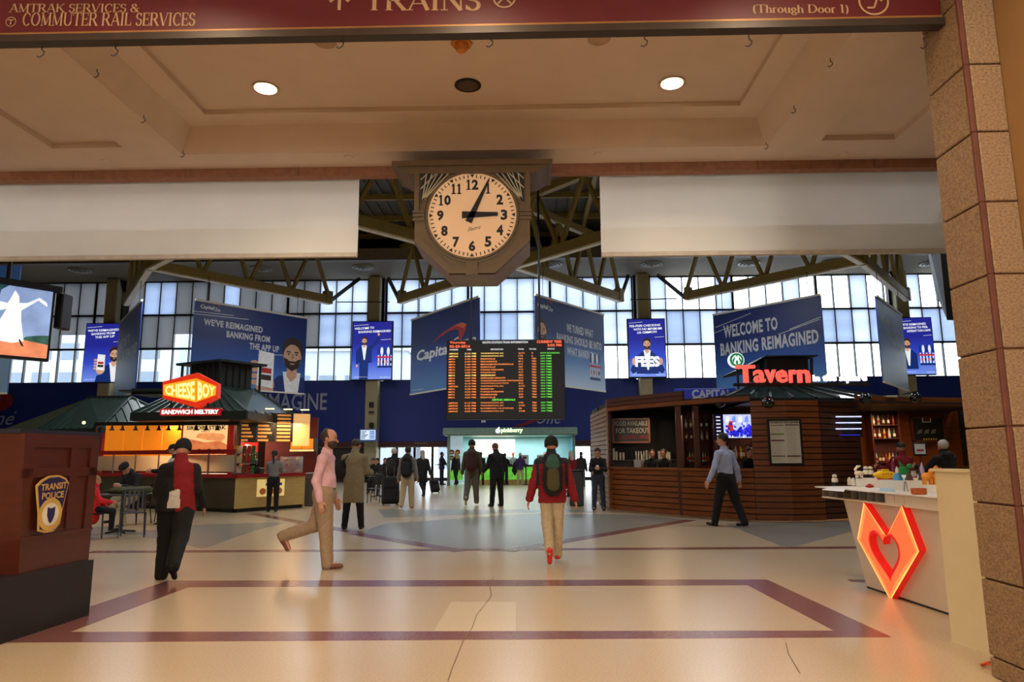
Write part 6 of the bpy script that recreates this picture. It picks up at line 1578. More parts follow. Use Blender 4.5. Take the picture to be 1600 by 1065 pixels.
# departures monitor on the middle-left column
a_, b_ = PY(561,690,40.2), PY(589,670,40.2); t = thing('departures_monitor', 'blue white monitor mounted low on the middle-left column', 'monitor', (a_+b_)/2)
MB().bevbox(a_, b_+A(0,.15,0), .03).build('housing', mat('monitor blue', sr(90,130,190), .4), t); P = Panel((a_[0]+.08,40.19),(b_[0]-.08,40.19),a_[2]+.12,b_[2]-.06)
b = MB(); P.poly(b, lit(mat('monitor light', sr(200,220,246), .4), 1.0), [(0,0),(1,0),(1,1),(0,1)], .003)
for r_ in range(5): P.poly(b, M_NUM, [(.05,.12+.17*r_),(.3+.1*(r_ % 3),.12+.17*r_),(.3+.1*(r_ % 3),.2+.17*r_),(.05,.2+.17*r_)], .005); P.poly(b, lit(mat('monitor blue print', sr(30,80,170), .4), .8), [(.6,.12+.17*r_),(.95,.12+.17*r_),(.95,.22+.17*r_),(.6,.22+.17*r_)], .005)
b.build('picture', None, t); MB().box((a_[0]+.4,40.3,a_[2]),(b_[0]-.4,41.1,b_[2])).build('bracket', M_BLACK, t)
for k, (py_, lb) in enumerate(((632,'small camera box high on the middle-left column'),(645,'round bell on the middle-left column'),(664,'small dark box low on the middle-left column'))):
    p = PY(580,py_,40.9); tag((MB().bevbox(p-A(.12,.05,.15), p+A(.12,.2,.15), .02) if k != 1 else MB().lathe([(.001,0),(.16,0),(.14,.1),(.001,.1)], c=p, n=14)).build(['camera_box','alarm_bell','control_box'][k], M_DARKM), lb, ['camera','bell','box'][k])
# ================================================================ toys and samples on the booth
def wt(px_, py_, z=0.0):
    if z == 0.0 and py_ < 758: z = .131     # on the booth worktop
    p = PZ(px_, py_, BT[2]+z); return A(p[0], p[1], BT[2]+z)
M_TOYW = mat('toy white', sr(232,228,216), .45); M_TOYY = mat('toy yellow', sr(236,196,30), .4); M_TOYB = mat('toy blue', sr(60,150,210), .4); M_TOYG = mat('toy green', sr(30,140,70), .45); M_TOYO = mat('toy orange', sr(226,150,50), .45); M_TOYT = mat('toy terracotta', sr(206,104,50), .5); M_TOYD = mat('toy brown', sr(70,50,40), .5); M_TOYP = mat('toy lilac', sr(190,170,210), .5); M_TOYR = mat('toy red', sr(180,40,30), .4)
def toy(name, label, px_, py_, parts, s=1.0, rz=0.0, z=0.0):
    if z == 0.0 and py_ < 758: z = .131; py_ = max(py_, 746)
    p = wt(px_, py_, z); t_ = thing(name, label, 'figurine', p, rz)
    for nm, m, f in parts:
        b_ = MB(); f(b_)
        b_.v = [(x*s, y*s, zz*s) for x, y, zz in b_.v]
        b_.build(nm, m, t_, True, False)
    return t_
def penguin(px_, py_, lb, s=1.0, z=0.0):
    toy('skittle_figure', lb, px_, py_, [('base', M_BLACK, lambda b: b.lathe([(.001,0),(.032,0),(.034,.02),(.03,.035),(.001,.035)], n=14)),
      ('body', M_TOYW, lambda b: b.lathe([(.001,.035),(.03,.035),(.034,.055),(.028,.075),(.018,.082),(.001,.082)], n=14)),
      ('collar', M_BLACK, lambda b: b.lathe([(.019,.078),(.021,.084),(.019,.09)], n=14)),
      ('head', M_TOYW, lambda b: b.ball((0,0,.1),(.025,.025,.019),14,8))], s, z=z)
penguin(1305,758,'small black and white skittle figure at the left booth tip',1.15)
penguin(1354,746,'left one of the paired black and white skittle figures',1.0,.131); penguin(1361,746,'right one of the paired black and white skittle figures',1.0,.131)
for k, (x, y) in enumerate(((1328,758),(1334,759))):
    toy('ghost_figure', ['left white ridged figure near the booth tip','right white ridged figure near the booth tip'][k], x, y, [('body', M_TOYW, lambda b: b.lathe([(.001,0),(.03,0),(.026,.04),(.03,.06),(.016,.09),(.001,.1)], n=8)),('foot', M_TOYD, lambda b: b.lathe([(.001,0),(.034,0),(.034,.006),(.001,.006)], n=10))], 1.0)
toy('bird_figure', 'white bird figure with raised head on the booth', 1343, 747, [('body', M_TOYW, lambda b: b.ball((0,0,.05),(.05,.03,.026),12,8)),('neck', M_TOYW, lambda b: b.tube([(-.02,0,.06),(-.04,0,.09),(-.01,0,.12),(.02,0,.125)],[.014,.012,.014,.008],8)),('stand', M_TOYD, lambda b: b.lathe([(.001,0),(.03,0),(.03,.006),(.008,.01),(.008,.03),(.001,.03)], n=10))])
toy('boat_model', 'yellow toy boat with portholes on the booth', 1383, 749, [('hull', M_TOYY, lambda b: b.ball((0,0,.045),(.115,.04,.04),18,10)),('cabin', M_TOYY, lambda b: b.bevbox((-.03,-.018,.07),(.04,.018,.1),.006)),('keel', M_TOYR, lambda b: b.box((-.07,-.012,0),(.07,.012,.014))),('porthole', M_TOYR, lambda b: [b.ball((x,-.038,.055),(.006,.006,.006),8,6) for x in (-.03,-.005,.02,.045)][0])], 1.0)
toy('cone_figure', 'blue pointed figure with white tip on the booth', 1403, 750, [('skirt', M_TOYB, lambda b: b.lathe([(.001,0),(.045,0),(.04,.03),(.018,.07),(.001,.07)], n=14)),('torso', M_TOYW, lambda b: b.lathe([(.016,.068),(.014,.1),(.001,.13)], n=12))], 1.0)
toy('dragon_figure', 'green crouching creature figure at the back of the booth', 1412, 741, [('body', M_TOYG, lambda b: b.ball((0,0,.06),(.06,.03,.035),12,8)),('head', M_TOYG, lambda b: b.ball((.06,0,.1),(.028,.02,.02),10,6)),('leg', M_TOYG, lambda b: b.tube([(.03,0,.05),(.04,0,0)],[.014,.01],6)),('leg', M_TOYG, lambda b: b.tube([(-.03,0,.05),(-.04,0,0)],[.014,.01],6)),('wing', M_TOYG, lambda b: b.slab([(-.02,0,.08),(.03,0,.08),(-.03,0,.15)],(0,1,0),.006))], 1.2)
toy('vase', 'small amber vase at the back left of the booth', 1374, 740, [('body', M_TOYO, lambda b: b.lathe([(.001,0),(.02,0),(.026,.03),(.012,.07),(.016,.085),(.001,.085)], n=12))], 1.0)
toy('tall_vase', 'slim purple twisted vase at the back of the booth', 1397, 741, [('body', mat('toy purple', sr(120,40,90), .4), lambda b: b.lathe([(.001,0),(.022,0),(.016,.05),(.022,.1),(.012,.17),(.001,.17)], n=6)),('stem', M_TOYP, lambda b: b.tube([(0,0,.1),(.01,0,.2)],.006,6))], 1.0)
toy('squat_jar', 'small grey white jar figure at the back of the booth', 1428, 742, [('body', mat('toy grey', sr(170,170,176), .4), lambda b: b.lathe([(.001,0),(.03,0),(.04,.03),(.02,.055),(.026,.07),(.001,.07)], n=14)),('lid', M_TOYR, lambda b: b.lathe([(.001,.0),(.034,.0),(.034,.012),(.001,.012)], n=12))], 1.0)
toy('pyramid_figure', 'dark brown pointed model on the booth', 1421, 750, [('body', M_TOYD, lambda b: b.lathe([(.001,0),(.04,0),(.034,.02),(.001,.1)], n=5))], 1.0)
toy('tower_model', 'thin brown tower model right of the dark pyramid', 1438, 750, [('shaft', M_TOYD, lambda b: b.lathe([(.001,0),(.022,0),(.014,.03),(.006,.1),(.001,.15)], n=4)),('platform', M_TOYD, lambda b: b.box((-.012,-.012,.055),(.012,.012,.062)))], 1.0)
for k, (x, y) in enumerate(((1450,757),(1458,744),(1466,757))):
    toy('animal_figure', ['front left orange animal figure on the booth','rear orange animal figure with raised trunk on the booth','front right pale orange animal figure on the booth'][k], x, y, [('body', M_TOYO, lambda b: b.ball((0,0,.055),(.04,.026,.03),12,8)),('head', M_TOYO, lambda b: b.ball((.035,0,.085),(.022,.02,.022),10,6)),('trunk', M_TOYO, lambda b: b.tube([(.05,0,.08),(.07,0,.06),(.075,0,.09)],[.01,.007,.005],6))]+[('leg', M_TOYO, lambda b, x_=x_, y_=y_: b.tube([(x_,y_,.04),(x_,y_,0)],.01,6)) for x_ in (-.022,.022) for y_ in (-.012,.012)], 1.15)
toy('rocket_model', 'lilac pointed rocket model at the right of the booth', 1442, 742, [('body', M_TOYP, lambda b: b.lathe([(.001,0),(.022,0),(.018,.04),(.02,.08),(.001,.15)], n=10)),('fin', M_TOYP, lambda b: b.slab([(0,0,.03),(.04,0,0),(.01,0,.06)],(0,1,0),.005))], 1.1)
toy('terracotta_box', 'terracotta cube pot on the booth front edge', 1436, 772, [('pot', M_TOYT, lambda b: b.bevbox((-.06,-.04,0),(.06,.04,.06),.008)),('knob', M_TOYT, lambda b: b.ball((-.065,0,.03),(.008,.008,.01),8,6))], 1.0)
toy('red_car_model', 'small red toy car on a white sheet on the booth', 1359, 762, [('body', M_TOYR, lambda b: b.ball((0,0,.02),(.05,.025,.018),12,6)),('cabin', M_TOYR, lambda b: b.ball((0,0,.034),(.026,.02,.014),10,6))], 1.0)
toy('plier_model', 'grey open tongs standing on the booth', 1416, 768, [('arm', M_STEEL, lambda b: b.tube([(-.02,0,0),(-.006,0,.09)],.005,6)),('arm', M_STEEL, lambda b: b.tube([(.02,0,0),(.006,0,.09)],.005,6)),('pivot', M_STEEL, lambda b: b.ball((0,0,.095),(.01,.008,.01),8,6))], 1.0)
for k, (pts, m_, lb) in enumerate((([(1340,761),(1375,765),(1372,756),(1350,755)],M_ADW,'white paper sheet under the red toy car'),([(1373,766),(1400,768),(1392,760),(1378,759)],mat('paper blue', sr(150,200,230), .6),'pale blue leaflet on the booth front'),([(1284,765),(1318,768),(1322,762),(1296,761)],M_ADW,'white paper sheet at the left booth tip'))):
    tag(MB().slab([wt(x,y,.001+.0015*k) for x, y in pts], UP, .002).build('paper_sheet', m_), lb, 'paper')
toy('green_dome', 'bright green rounded top on the booth end at right', 1490, 752, [('body', mat('toy bright green', sr(60,190,40), .5), lambda b: b.ball((0,0,.03),(.1,.06,.06),14,8))], 1.0)
# ================================================================ people: implicit surfaces, one continuous mesh per body and garment
def V3(*a): return np.array(a, float)
class SDF:
    def __init__(s): s.p = []; s.cuts = []
    def cap(s, a, b, ra, rb, k=.02, flat=None, fd=None):
        s.p.append(('c', V3(*a), V3(*b), ra, rb, k, flat, None if fd is None else unit(fd))); return s
    def ell(s, c, r, k=.02, R=None): s.p.append(('e', V3(*c), V3(*r), k, R)); return s
    def cutnow(s, p, n): s.p.append(('x', V3(*p), unit(n))); return s       # trims only what was added before
    def cut(s, p, n): s.cuts.append((V3(*p), unit(n))); return s      # removes the half space on the n side
    def mesh(s, h, noise=0.0, seed=0, fold=(9, 9, 5)):
        lo = np.full(3, 1e9); hi = -lo
        for q in s.p:
            if q[0] == 'x': continue
            if q[0] == 'c': r = max(q[3], q[4])*1.05; l = np.minimum(q[1], q[2])-r; u_ = np.maximum(q[1], q[2])+r
            else: r = max(q[2]); l = q[1]-r; u_ = q[1]+r
            lo = np.minimum(lo, l); hi = np.maximum(hi, u_)
        lo -= 3*h+.015; hi += 3*h+.015
        n = np.ceil((hi-lo)/h).astype(int)+1
        ax = [lo[i]+h*np.arange(n[i]) for i in range(3)]
        D = np.full(tuple(n), 1.0, np.float32)
        for q in s.p:
            if q[0] == 'x':
                X, Y, Z = np.meshgrid(*[a.astype(np.float32) for a in ax], indexing='ij'); p, nn = q[1], q[2]
                D = np.maximum(D, (X-p[0])*nn[0]+(Y-p[1])*nn[1]+(Z-p[2])*nn[2]); continue
            if q[0] == 'c': r = max(q[3], q[4])*1.05; l = np.minimum(q[1], q[2])-r; u_ = np.maximum(q[1], q[2])+r; k = q[5]
            else: r = max(q[2]); l = q[1]-r; u_ = q[1]+r; k = q[3]
            m = k+3*h+.01
            i0 = np.maximum(0, np.floor((l-m-lo)/h).astype(int)); i1 = np.minimum(n, np.ceil((u_+m-lo)/h).astype(int)+1)
            X, Y, Z = np.meshgrid(*[ax[i][i0[i]:i1[i]].astype(np.float32) for i in range(3)], indexing='ij')
            if q[0] == 'c':
                _, a, b, ra, rb, k, flat, fd = q
                px, py, pz = X-a[0], Y-a[1], Z-a[2]; d = b-a; L2 = float(d@d) or 1e-9
                t = np.clip((px*d[0]+py*d[1]+pz*d[2])/L2, 0, 1)
                px -= t*d[0]; py -= t*d[1]; pz -= t*d[2]
                if flat is not None:
                    c_ = px*fd[0]+py*fd[1]+pz*fd[2]; e = (1/flat-1)
                    px += c_*fd[0]*e; py += c_*fd[1]*e; pz += c_*fd[2]*e
                d_ = np.sqrt(px*px+py*py+pz*pz)-(ra+(rb-ra)*t)
            else:
                _, c, r, k, R = q
                px, py, pz = X-c[0], Y-c[1], Z-c[2]
                if R is not None: px, py, pz = (R[0,0]*px+R[1,0]*py+R[2,0]*pz), (R[0,1]*px+R[1,1]*py+R[2,1]*pz), (R[0,2]*px+R[1,2]*py+R[2,2]*pz)
                d_ = (np.sqrt((px/r[0])**2+(py/r[1])**2+(pz/r[2])**2)-1)*min(r)
            sl = tuple(slice(i0[i], i1[i]) for i in range(3)); W = D[sl]
            hh = np.clip(.5+.5*(W-d_)/max(k, 1e-5), 0, 1); D[sl] = W+(d_-W)*hh-k*hh*(1-hh)
        if noise or s.cuts:
            X, Y, Z = np.meshgrid(*[a.astype(np.float32) for a in ax], indexing='ij')
            if noise:
                f = fold
                D += noise*(np.sin(X*f[0]*3.1+Z*f[2]*2.3+seed)*np.sin(Y*f[1]*2.7-Z*f[2]*1.9+seed*2)+.6*np.sin(X*f[0]*5.3-Z*f[2]*4.1+seed*3)*np.sin(Y*f[1]*4.9+Z*f[2]*3.7))
            for p, nn in s.cuts: D = np.maximum(D, (X-p[0])*nn[0]+(Y-p[1])*nn[1]+(Z-p[2])*nn[2])
        S = D < 0
        c = np.zeros((n[0]-1, n[1]-1, n[2]-1), np.int8)
        for i in (0,1):
            for j in (0,1):
                for k in (0,1): c += S[i:n[0]-1+i, j:n[1]-1+j, k:n[2]-1+k]
        I, J, K = np.nonzero((c > 0) & (c < 8))
        idx = np.full(c.shape, -1, np.int32); idx[I, J, K] = np.arange(len(I))
        acc = np.zeros((len(I), 3)); cnt = np.zeros(len(I))
        cor = [(i,j,k) for i in (0,1) for j in (0,1) for k in (0,1)]
        for a in cor:
            for x in range(3):
                if a[x]: continue
                b = list(a); b[x] = 1
                da = D[I+a[0], J+a[1], K+a[2]]; db = D[I+b[0], J+b[1], K+b[2]]
                mk = (da < 0) != (db < 0); t = np.where(mk, da/np.where(mk, da-db, 1), 0)
                P_ = np.zeros((len(I), 3)); P_[:, 0] = a[0]; P_[:, 1] = a[1]; P_[:, 2] = a[2]; P_[:, x] += t
                acc += P_*mk[:, None]; cnt += mk
        V = lo+h*(np.stack([I, J, K], 1)+acc/np.maximum(cnt, 1)[:, None])
        F_ = []
        for x in range(3):
            y, z = (x+1) % 3, (x+2) % 3
            sl0 = [slice(None)]*3; sl1 = [slice(None)]*3; sl0[x] = slice(0, n[x]-1); sl1[x] = slice(1, n[x])
            A_, B_ = S[tuple(sl0)], S[tuple(sl1)]
            E_ = np.argwhere(A_ != B_); 
            if not len(E_): continue
            ok = (E_[:, y] > 0) & (E_[:, z] > 0) & (E_[:, y] < n[y]-1) & (E_[:, z] < n[z]-1); E_ = E_[ok]
            q = []
            for dy, dz in ((-1,-1),(0,-1),(0,0),(-1,0)):
                g_ = E_.copy(); g_[:, y] += dy; g_[:, z] += dz; q.append(idx[g_[:, 0], g_[:, 1], g_[:, 2]])
            q = np.stack(q, 1); inside = A_[E_[:, 0], E_[:, 1], E_[:, 2]]
            q[~inside] = q[~inside][:, ::-1]; F_.append(q)
        return V, np.concatenate(F_)
def mesh_obj(name, V, Fc, mats, parent, midx=None):
    me = bpy.data.meshes.new(name)
    me.vertices.add(len(V)); me.vertices.foreach_set('co', np.ascontiguousarray(V, np.float32).ravel())
    me.loops.add(len(Fc)*4); me.loops.foreach_set('vertex_index', Fc.astype(np.int32).ravel())
    me.polygons.add(len(Fc)); me.polygons.foreach_set('loop_start', np.arange(0, len(Fc)*4, 4, dtype=np.int32))
    try: me.polygons.foreach_set('loop_total', np.full(len(Fc), 4, np.int32))
    except Exception: pass
    for m in mats: me.materials.append(m)
    if midx is not None: me.polygons.foreach_set('material_index', midx.astype(np.int32))
    me.update(calc_edges=True); me.validate()
    me.polygons.foreach_set('use_smooth', [True]*len(me.polygons))
    o = bpy.data.objects.new(name, me); COL.objects.link(o); o.parent = parent
    return o
def Rx3(a): c, s = math.cos(a), math.sin(a); return np.array([[1,0,0],[0,c,-s],[0,s,c]])
def Ry3(a): c, s = math.cos(a), math.sin(a); return np.array([[c,0,s],[0,1,0],[-s,0,c]])
def Rz3(a): c, s = math.cos(a), math.sin(a); return np.array([[c,-s,0],[s,c,0],[0,0,1]])
dg = math.radians
SKIN = mat('skin light', sr(196,140,112), .5, var=.05, scale=5); SKINM = mat('skin medium', sr(160,108,80), .5, var=.05, scale=5)
M_EYE = mat('eye dark', sr(24,18,16), .3); M_LIP = mat('lip', sr(150,80,74), .5)
def cloth(name, c, **k): return mat('cloth '+name, sr(*c), k.pop('rough', .85), var=k.pop('var', .12), scale=k.pop('scale', 30), **k)
def person(label, foot, H, face, top, bot, shoe, hair, skin=SKIN, legs=((0,0),(0,0)), arms=((0,8,5),(0,8,5)), lean=0, head=(0,0), h=None,
           style='shirt', girth=1.0, hairstyle='short', seat=None, collar=None, skirtlen=None, group=None, spread=3, shoulders=1.0, patches=None, beard=False, hood=None, footpitch=(0,0), extra=None, forearm_in=(0,0), sleeve=1.0, lg=1.0, name='person'):
    """legs: (hip flexion, knee flexion) right, left; arms: (shoulder flexion, abduction, elbow flexion); angles in degrees.
       local frame: faces +Y, right hand side +X."""
    root = thing(name, label, 'person', foot, dg(face), group)
    U = H
    hh = h or .016
    LR = Rx3(-dg(lean))
    pel = V3(0,0,.525*U)
    J = {}
    up = lambda v: pel+LR@V3(*v)*U
    neck, chest, waist, belly = up((0,-.005,.30)), up((0,-.008,.20)), up((0,0,.09)), up((0,.008,.04))
    HR = LR@Rx3(-dg(head[0]))@Rz3(dg(head[1]))
    skull = neck+HR@V3(0,.012,.102)*U
    for i, sx in enumerate((1, -1)):
        sh = up((sx*.100*shoulders, -.005, .262)); f, ab, el = arms[i]
        Ra = LR@Rx3(dg(f))@Ry3(-dg(sx*ab))
        d1 = Ra@V3(0,0,-1); d2 = Ra@Rz3(dg(forearm_in[i]*sx))@Rx3(dg(el))@V3(0,0,-1)
        eb = sh+d1*.170*U; wr_ = eb+d2*.145*U
        J['a', i] = (sh, eb, wr_, d2, Ra)
        hip = pel+V3(sx*.050,0,0)*U; hf, kf = legs[i]
        Rl = Ry3(-dg(sx*spread))@Rx3(dg(hf)); t1 = Rl@V3(0,0,-1); t2 = Rl@Rx3(-dg(kf))@V3(0,0,-1)
        kn = hip+t1*.245*U; an = kn+t2*.235*U; toe = Rl@Rx3(-dg(kf))@Rx3(dg(-footpitch[i]))@V3(0,1,0)
        if seat is None and footpitch[i] == 0 and abs(hf-kf) < 30: toe = unit(toe*V3(1,1,.25))
        if seat is not None: toe = V3(toe[0]*0,1,0)
        J['l', i] = (hip, kn, an, unit(toe), t2)
    low = min(min(J['l', i][2][2], (J['l', i][2]+J['l', i][3]*.09*U)[2]) for i in (0, 1))-.042*U
    dz = V3(0,0,-low) if seat is None else V3(0,0,seat+.085*U-pel[2])
    mv = lambda p: p+dz
    pel, neck, chest, waist, belly, skull = map(mv, (pel, neck, chest, waist, belly, skull))
    for k in list(J): J[k] = tuple(mv(v) if n < 3 else v for n, v in enumerate(J[k]))
    fw = LR@V3(0,1,0); g = girth
    # body
    S_ = SDF()
    S_.cap(pel, waist, .078*U*g*.9, .070*U*g*.9, .03, .72, fw).cap(waist, chest, .070*U*g*.9, .085*U*.9, .03, .68, fw)
    S_.cap(J['a',0][0]*.85+J['a',1][0]*.15, J['a',1][0]*.85+J['a',0][0]*.15, .028*U, .028*U, .02).cap(chest+(neck-chest)*.4, neck+(skull-neck)*.5, .036*U, .030*U, .02)
    hr = HR
    S_.ell(skull+hr@V3(0,-.006,.012)*U, V3(.047,.057,.057)*U, .01, hr); S_.ell(skull+hr@V3(0,.014,-.026)*U, V3(.037,.038,.042)*U, .015, hr)
    S_.cap(skull+hr@V3(0,.050,-.004)*U, skull+hr@V3(0,.065,-.020)*U, .005*U, .008*U, .006)
    for sx in (-1, 1): S_.ell(skull+hr@V3(sx*.048,-.004,-.006)*U, V3(.006,.012,.018)*U, .004, hr)
    for i, sx in enumerate((1, -1)):
        sh, eb, wr_, d2, Ra = J['a', i]; hip, kn, an, toe, t2 = J['l', i]
        S_.cap(sh, eb, .026*U, .022*U, .02).cap(eb, wr_, .023*U, .0145*U, .015)
        pn_ = Ra@V3(sx,0,0)*-1.0   # palm faces the body
        side = unit(np.cross(d2, pn_)); fwd = side if side@(Ra@V3(0,1,0)) > 0 else -side
        pc = wr_+d2*.030*U
        S_.cap(wr_, wr_+d2*.012*U, .0150*U, .015*U, .008).cap(wr_+d2*.012*U, wr_+d2*.045*U, .0205*U, .021*U, .008, .5, pn_)
        for q, (o_, ln) in enumerate(((-.0165,.034),(-.0055,.041),(.0055,.043),(.0165,.038))):
            b0_ = wr_+d2*.050*U+fwd*o_*U; b1_ = b0_+unit(d2+pn_*.25)*ln*.55*U; b2_ = b1_+unit(d2*.75+pn_*.7)*ln*.5*U
            r_ = max(.0056*U, hh*.56); S_.cap(b0_, b1_, r_*1.05, r_, .003).cap(b1_, b2_, r_, r_*.85, .003)
        tb0 = wr_+d2*.014*U+fwd*.016*U; tb1 = tb0+unit(d2*.7+fwd*.8)*.024*U; tb2 = tb1+unit(d2+fwd*.2+pn_*.25)*.020*U
        S_.cap(tb0, tb1, .0085*U, .0075*U, .006).cap(tb1, tb2, .0072*U, .0060*U, .003)
        S_.cap(hip, kn, .044*U, .030*U, .02).cap(kn, an, .030*U, .019*U, .015).cap(an, an+toe*.08*U-V3(0,0,.02*U), .018*U, .014*U, .01)
    V, Fq = S_.mesh(hh*.86)
    mesh_obj('body', V, Fq, [skin], root)
    # trousers
    T_ = SDF(); tg = g if style == 'shirt' else g*.86
    T_.cap(pel-V3(0,0,.015*U), waist-(waist-pel)*.42, .088*U*tg, .079*U*tg, .03, .76, fw)
    for i in (0, 1):
        hip, kn, an, toe, t2 = J['l', i]
        T_.cap(hip, kn, .057*U*(.5+.5*tg)*lg, .042*U*lg, .03).cap(kn, an+t2*.008*U, .042*U*lg, .034*U*lg, .02)
        T_.cut(an+t2*.030*U, t2) if seat is None and False else None
    V, Fq = T_.mesh(hh, noise=.0035, seed=H*7, fold=(6,6,7)); mesh_obj('trousers', V, Fq, [bot], root)
    if style == 'shirt' and seat is None:
        bz = pel+(waist-pel)*.42; bl = SDF().cap(pel-V3(0,0,.015*U), waist-(waist-pel)*.36, .0905*U*g, .0815*U*g, .03, .76, fw).cut(bz+V3(0,0,.009*U), (0,0,1)).cut(bz-V3(0,0,.009*U), (0,0,-1))
    # shoes
    for i in (0, 1):
        hip, kn, an, toe, t2 = J['l', i]; dn_ = -unit(np.cross(np.cross(toe, -t2 if abs(toe@t2) < .9 else UP), toe)); dn_ = dn_ if dn_@t2 > 0 else -dn_
        Q_ = SDF().cap(an+dn_*.020*U-toe*.012*U, an+dn_*.024*U+toe*.095*U, .025*U, .019*U, .01, .92, dn_).cap(an-dn_*.004*U, an+dn_*.02*U, .024*U, .024*U, .02)
        Q_.cap(an+dn_*.030*U-toe*.02*U, an+dn_*.030*U+toe*.03*U, .019*U, .022*U, .01).cut(an+dn_*.042*U, dn_)
        V, Fq = Q_.mesh(hh*.7); mesh_obj('shoe', V, Fq, [shoe], root)
    # upper garment
    G = SDF(); jk = {'shirt': 1.0, 'jacket': 1.14, 'coat': 1.16, 'puffy': 1.24}[style]
    G.cap(pel+(waist-pel)*.35 if style == 'shirt' else pel+(waist-pel)*.2, waist, .085*U*g*(1.0 if style == 'shirt' else jk*.98), .079*U*g*jk, .03, .78, fw)
    G.cap(waist, chest, .078*U*g*jk, .090*U*jk, .04, .70, fw)
    G.cap(J['a',0][0]*.8+J['a',1][0]*.2-V3(0,0,.010*U), J['a',1][0]*.8+J['a',0][0]*.2-V3(0,0,.010*U), .040*U*jk, .040*U*jk, .05)
    for i in (0, 1): G.cap(neck-LR@V3(0,0,.022)*U, J['a',i][0]-LR@V3(0,0,.006)*U, .034*U, .030*U*jk, .03)
    G.cap(chest+(neck-chest)*.3, neck+(skull-neck)*.12, .055*U, .038*U*jk, .03)
    if style != 'shirt': G.cap(neck-V3(0,0,.01*U), neck+(skull-neck)*.40, .045*U, .044*U, .012)
    if style == 'shirt' and seat is None: G.cutnow(pel+(waist-pel)*.44, (0,0,-1))
    if style == 'coat':
        L_ = skirtlen or .30; G.cap(waist, pel, .086*U*g*jk, .100*U*g, .03, .80, fw); G.cap(pel+V3(0,0,.01*U), pel-V3(0,0,L_*U), .100*U*g, .116*U, .03, .80, fw)
        G.cutnow(pel-V3(0,0,L_*U), (0,0,-1))
    elif style in ('jacket', 'puffy'):
        L_ = skirtlen if skirtlen is not None else .06; G.cap(waist, pel-V3(0,0,L_*U), .088*U*g*jk, .090*U*g*jk, .03, .78, fw)
        if seat is None: G.cutnow(pel-V3(0,0,L_*U), (0,0,-1))
    for i in (0, 1):
        sh, eb, wr_, d2, Ra = J['a', i]; r_ = jk
        G.cap(sh-(sh-eb)*.05, eb, .0345*U*r_, .031*U*r_, .03)
        if sleeve > .6: G.cap(eb, eb+(wr_-eb)*.96, .032*U*r_, .025*U*r_*1.05, .02)
        else: G.cap(eb, eb+(wr_-eb)*.25, .032*U*r_, .03*U*r_, .01)
    if hood: G.cap(neck+LR@V3(-.03,-.045,.0)*U, neck+LR@V3(.03,-.045,.0)*U, .04*U, .04*U, .02).cap(neck+LR@V3(0,-.05,-.02)*U, neck+LR@V3(0,-.055,-.06)*U, .04*U, .015*U, .02)
    V, Fq = G.mesh(hh, noise={'shirt': .0045, 'jacket': .005, 'coat': .006, 'puffy': .006}[style], seed=H*11, fold=(5,5,3) if style == 'coat' else (7,7,6) if style != 'puffy' else (3,3,16))
    mats_ = [top]; mi = None
    if patches:
        cen_ = V[Fq].mean(1); mi = np.zeros(len(Fq), int)
        for pm, fn in patches:
            mats_.append(pm); mi[fn((cen_-V3(0,0,0))/U, J, U)] = len(mats_)-1
    mesh_obj({'shirt': 'shirt', 'jacket': 'jacket', 'coat': 'coat', 'puffy': 'jacket'}[style], V, Fq, mats_, root, mi)
    if style == 'shirt' and seat is None:
        V, Fq = bl.mesh(hh*.8); 
        mesh_obj('belt', V, Fq, [M_BLACK], root)
    if style == 'shirt' and collar is not False:
        cb2 = SDF().cap(neck+(skull-neck)*.02, neck+(skull-neck)*.14, .043*U, .040*U, .01).cut(neck+(skull-neck)*.26, unit(skull-neck)); V, Fq = cb2.mesh(hh*.8); mesh_obj('collar', V, Fq, [top], root)
    # hair
    Hh = SDF(); R3 = hr
    if hairstyle in ('short', 'balding', 'bun', 'long', 'ponytail'):
        Hh.ell(skull+R3@V3(0,-.012,.020)*U, V3(.0515,.060,.058)*U, .01, R3)
        if hairstyle == 'balding': Hh.cut(skull+R3@V3(0,.006,.022)*U, R3@V3(0,.8,.45))
        else: Hh.cut(skull+R3@V3(0,.020,.016)*U, R3@V3(0,.95,-.5))
        if hairstyle in ('short', 'balding'): Hh.cut(skull+R3@V3(0,-.03,-.030)*U, R3@V3(0,.25,-1))
        if hairstyle == 'bun': Hh.ell(skull+R3@V3(0,-.062,.03)*U, V3(.022,.022,.022)*U, .015)
        if hairstyle == 'ponytail': Hh.cap(skull+R3@V3(0,-.055,.01)*U, skull+R3@V3(0,-.075,-.02)*U, .018*U, .02*U, .015).cap(skull+R3@V3(0,-.075,-.02)*U, neck+V3(0,-.075,-.045)*U, .02*U, .010*U, .015)
        if hairstyle == 'long': Hh.cap(skull+R3@V3(0,-.03,0)*U, neck+LR@V3(0,-.045,.0)*U, .046*U, .040*U, .02, .7, fw)
    elif hairstyle == 'beanie':
        Hh.ell(skull+R3@V3(0,-.006,.026)*U, V3(.058,.067,.062)*U, .01, R3); Hh.cap(skull+R3@V3(0,-.012,.002)*U, skull+R3@V3(0,-.012,.010)*U, .059*U, .059*U, .006); Hh.cut(skull+R3@V3(0,0,-.014)*U, R3@V3(0,-.15,-1))
    elif hairstyle == 'cap':
        Hh.ell(skull+R3@V3(0,-.006,.026)*U, V3(.053,.062,.051)*U, .01, R3); Hh.cap(skull+R3@V3(0,.03,.024)*U, skull+R3@V3(0,.078,.016)*U, .034*U, .026*U, .008, .22, R3@V3(0,0,1)); Hh.cut(skull+R3@V3(0,0,.006)*U, R3@V3(0,0,-1))
    elif hairstyle == 'beret':
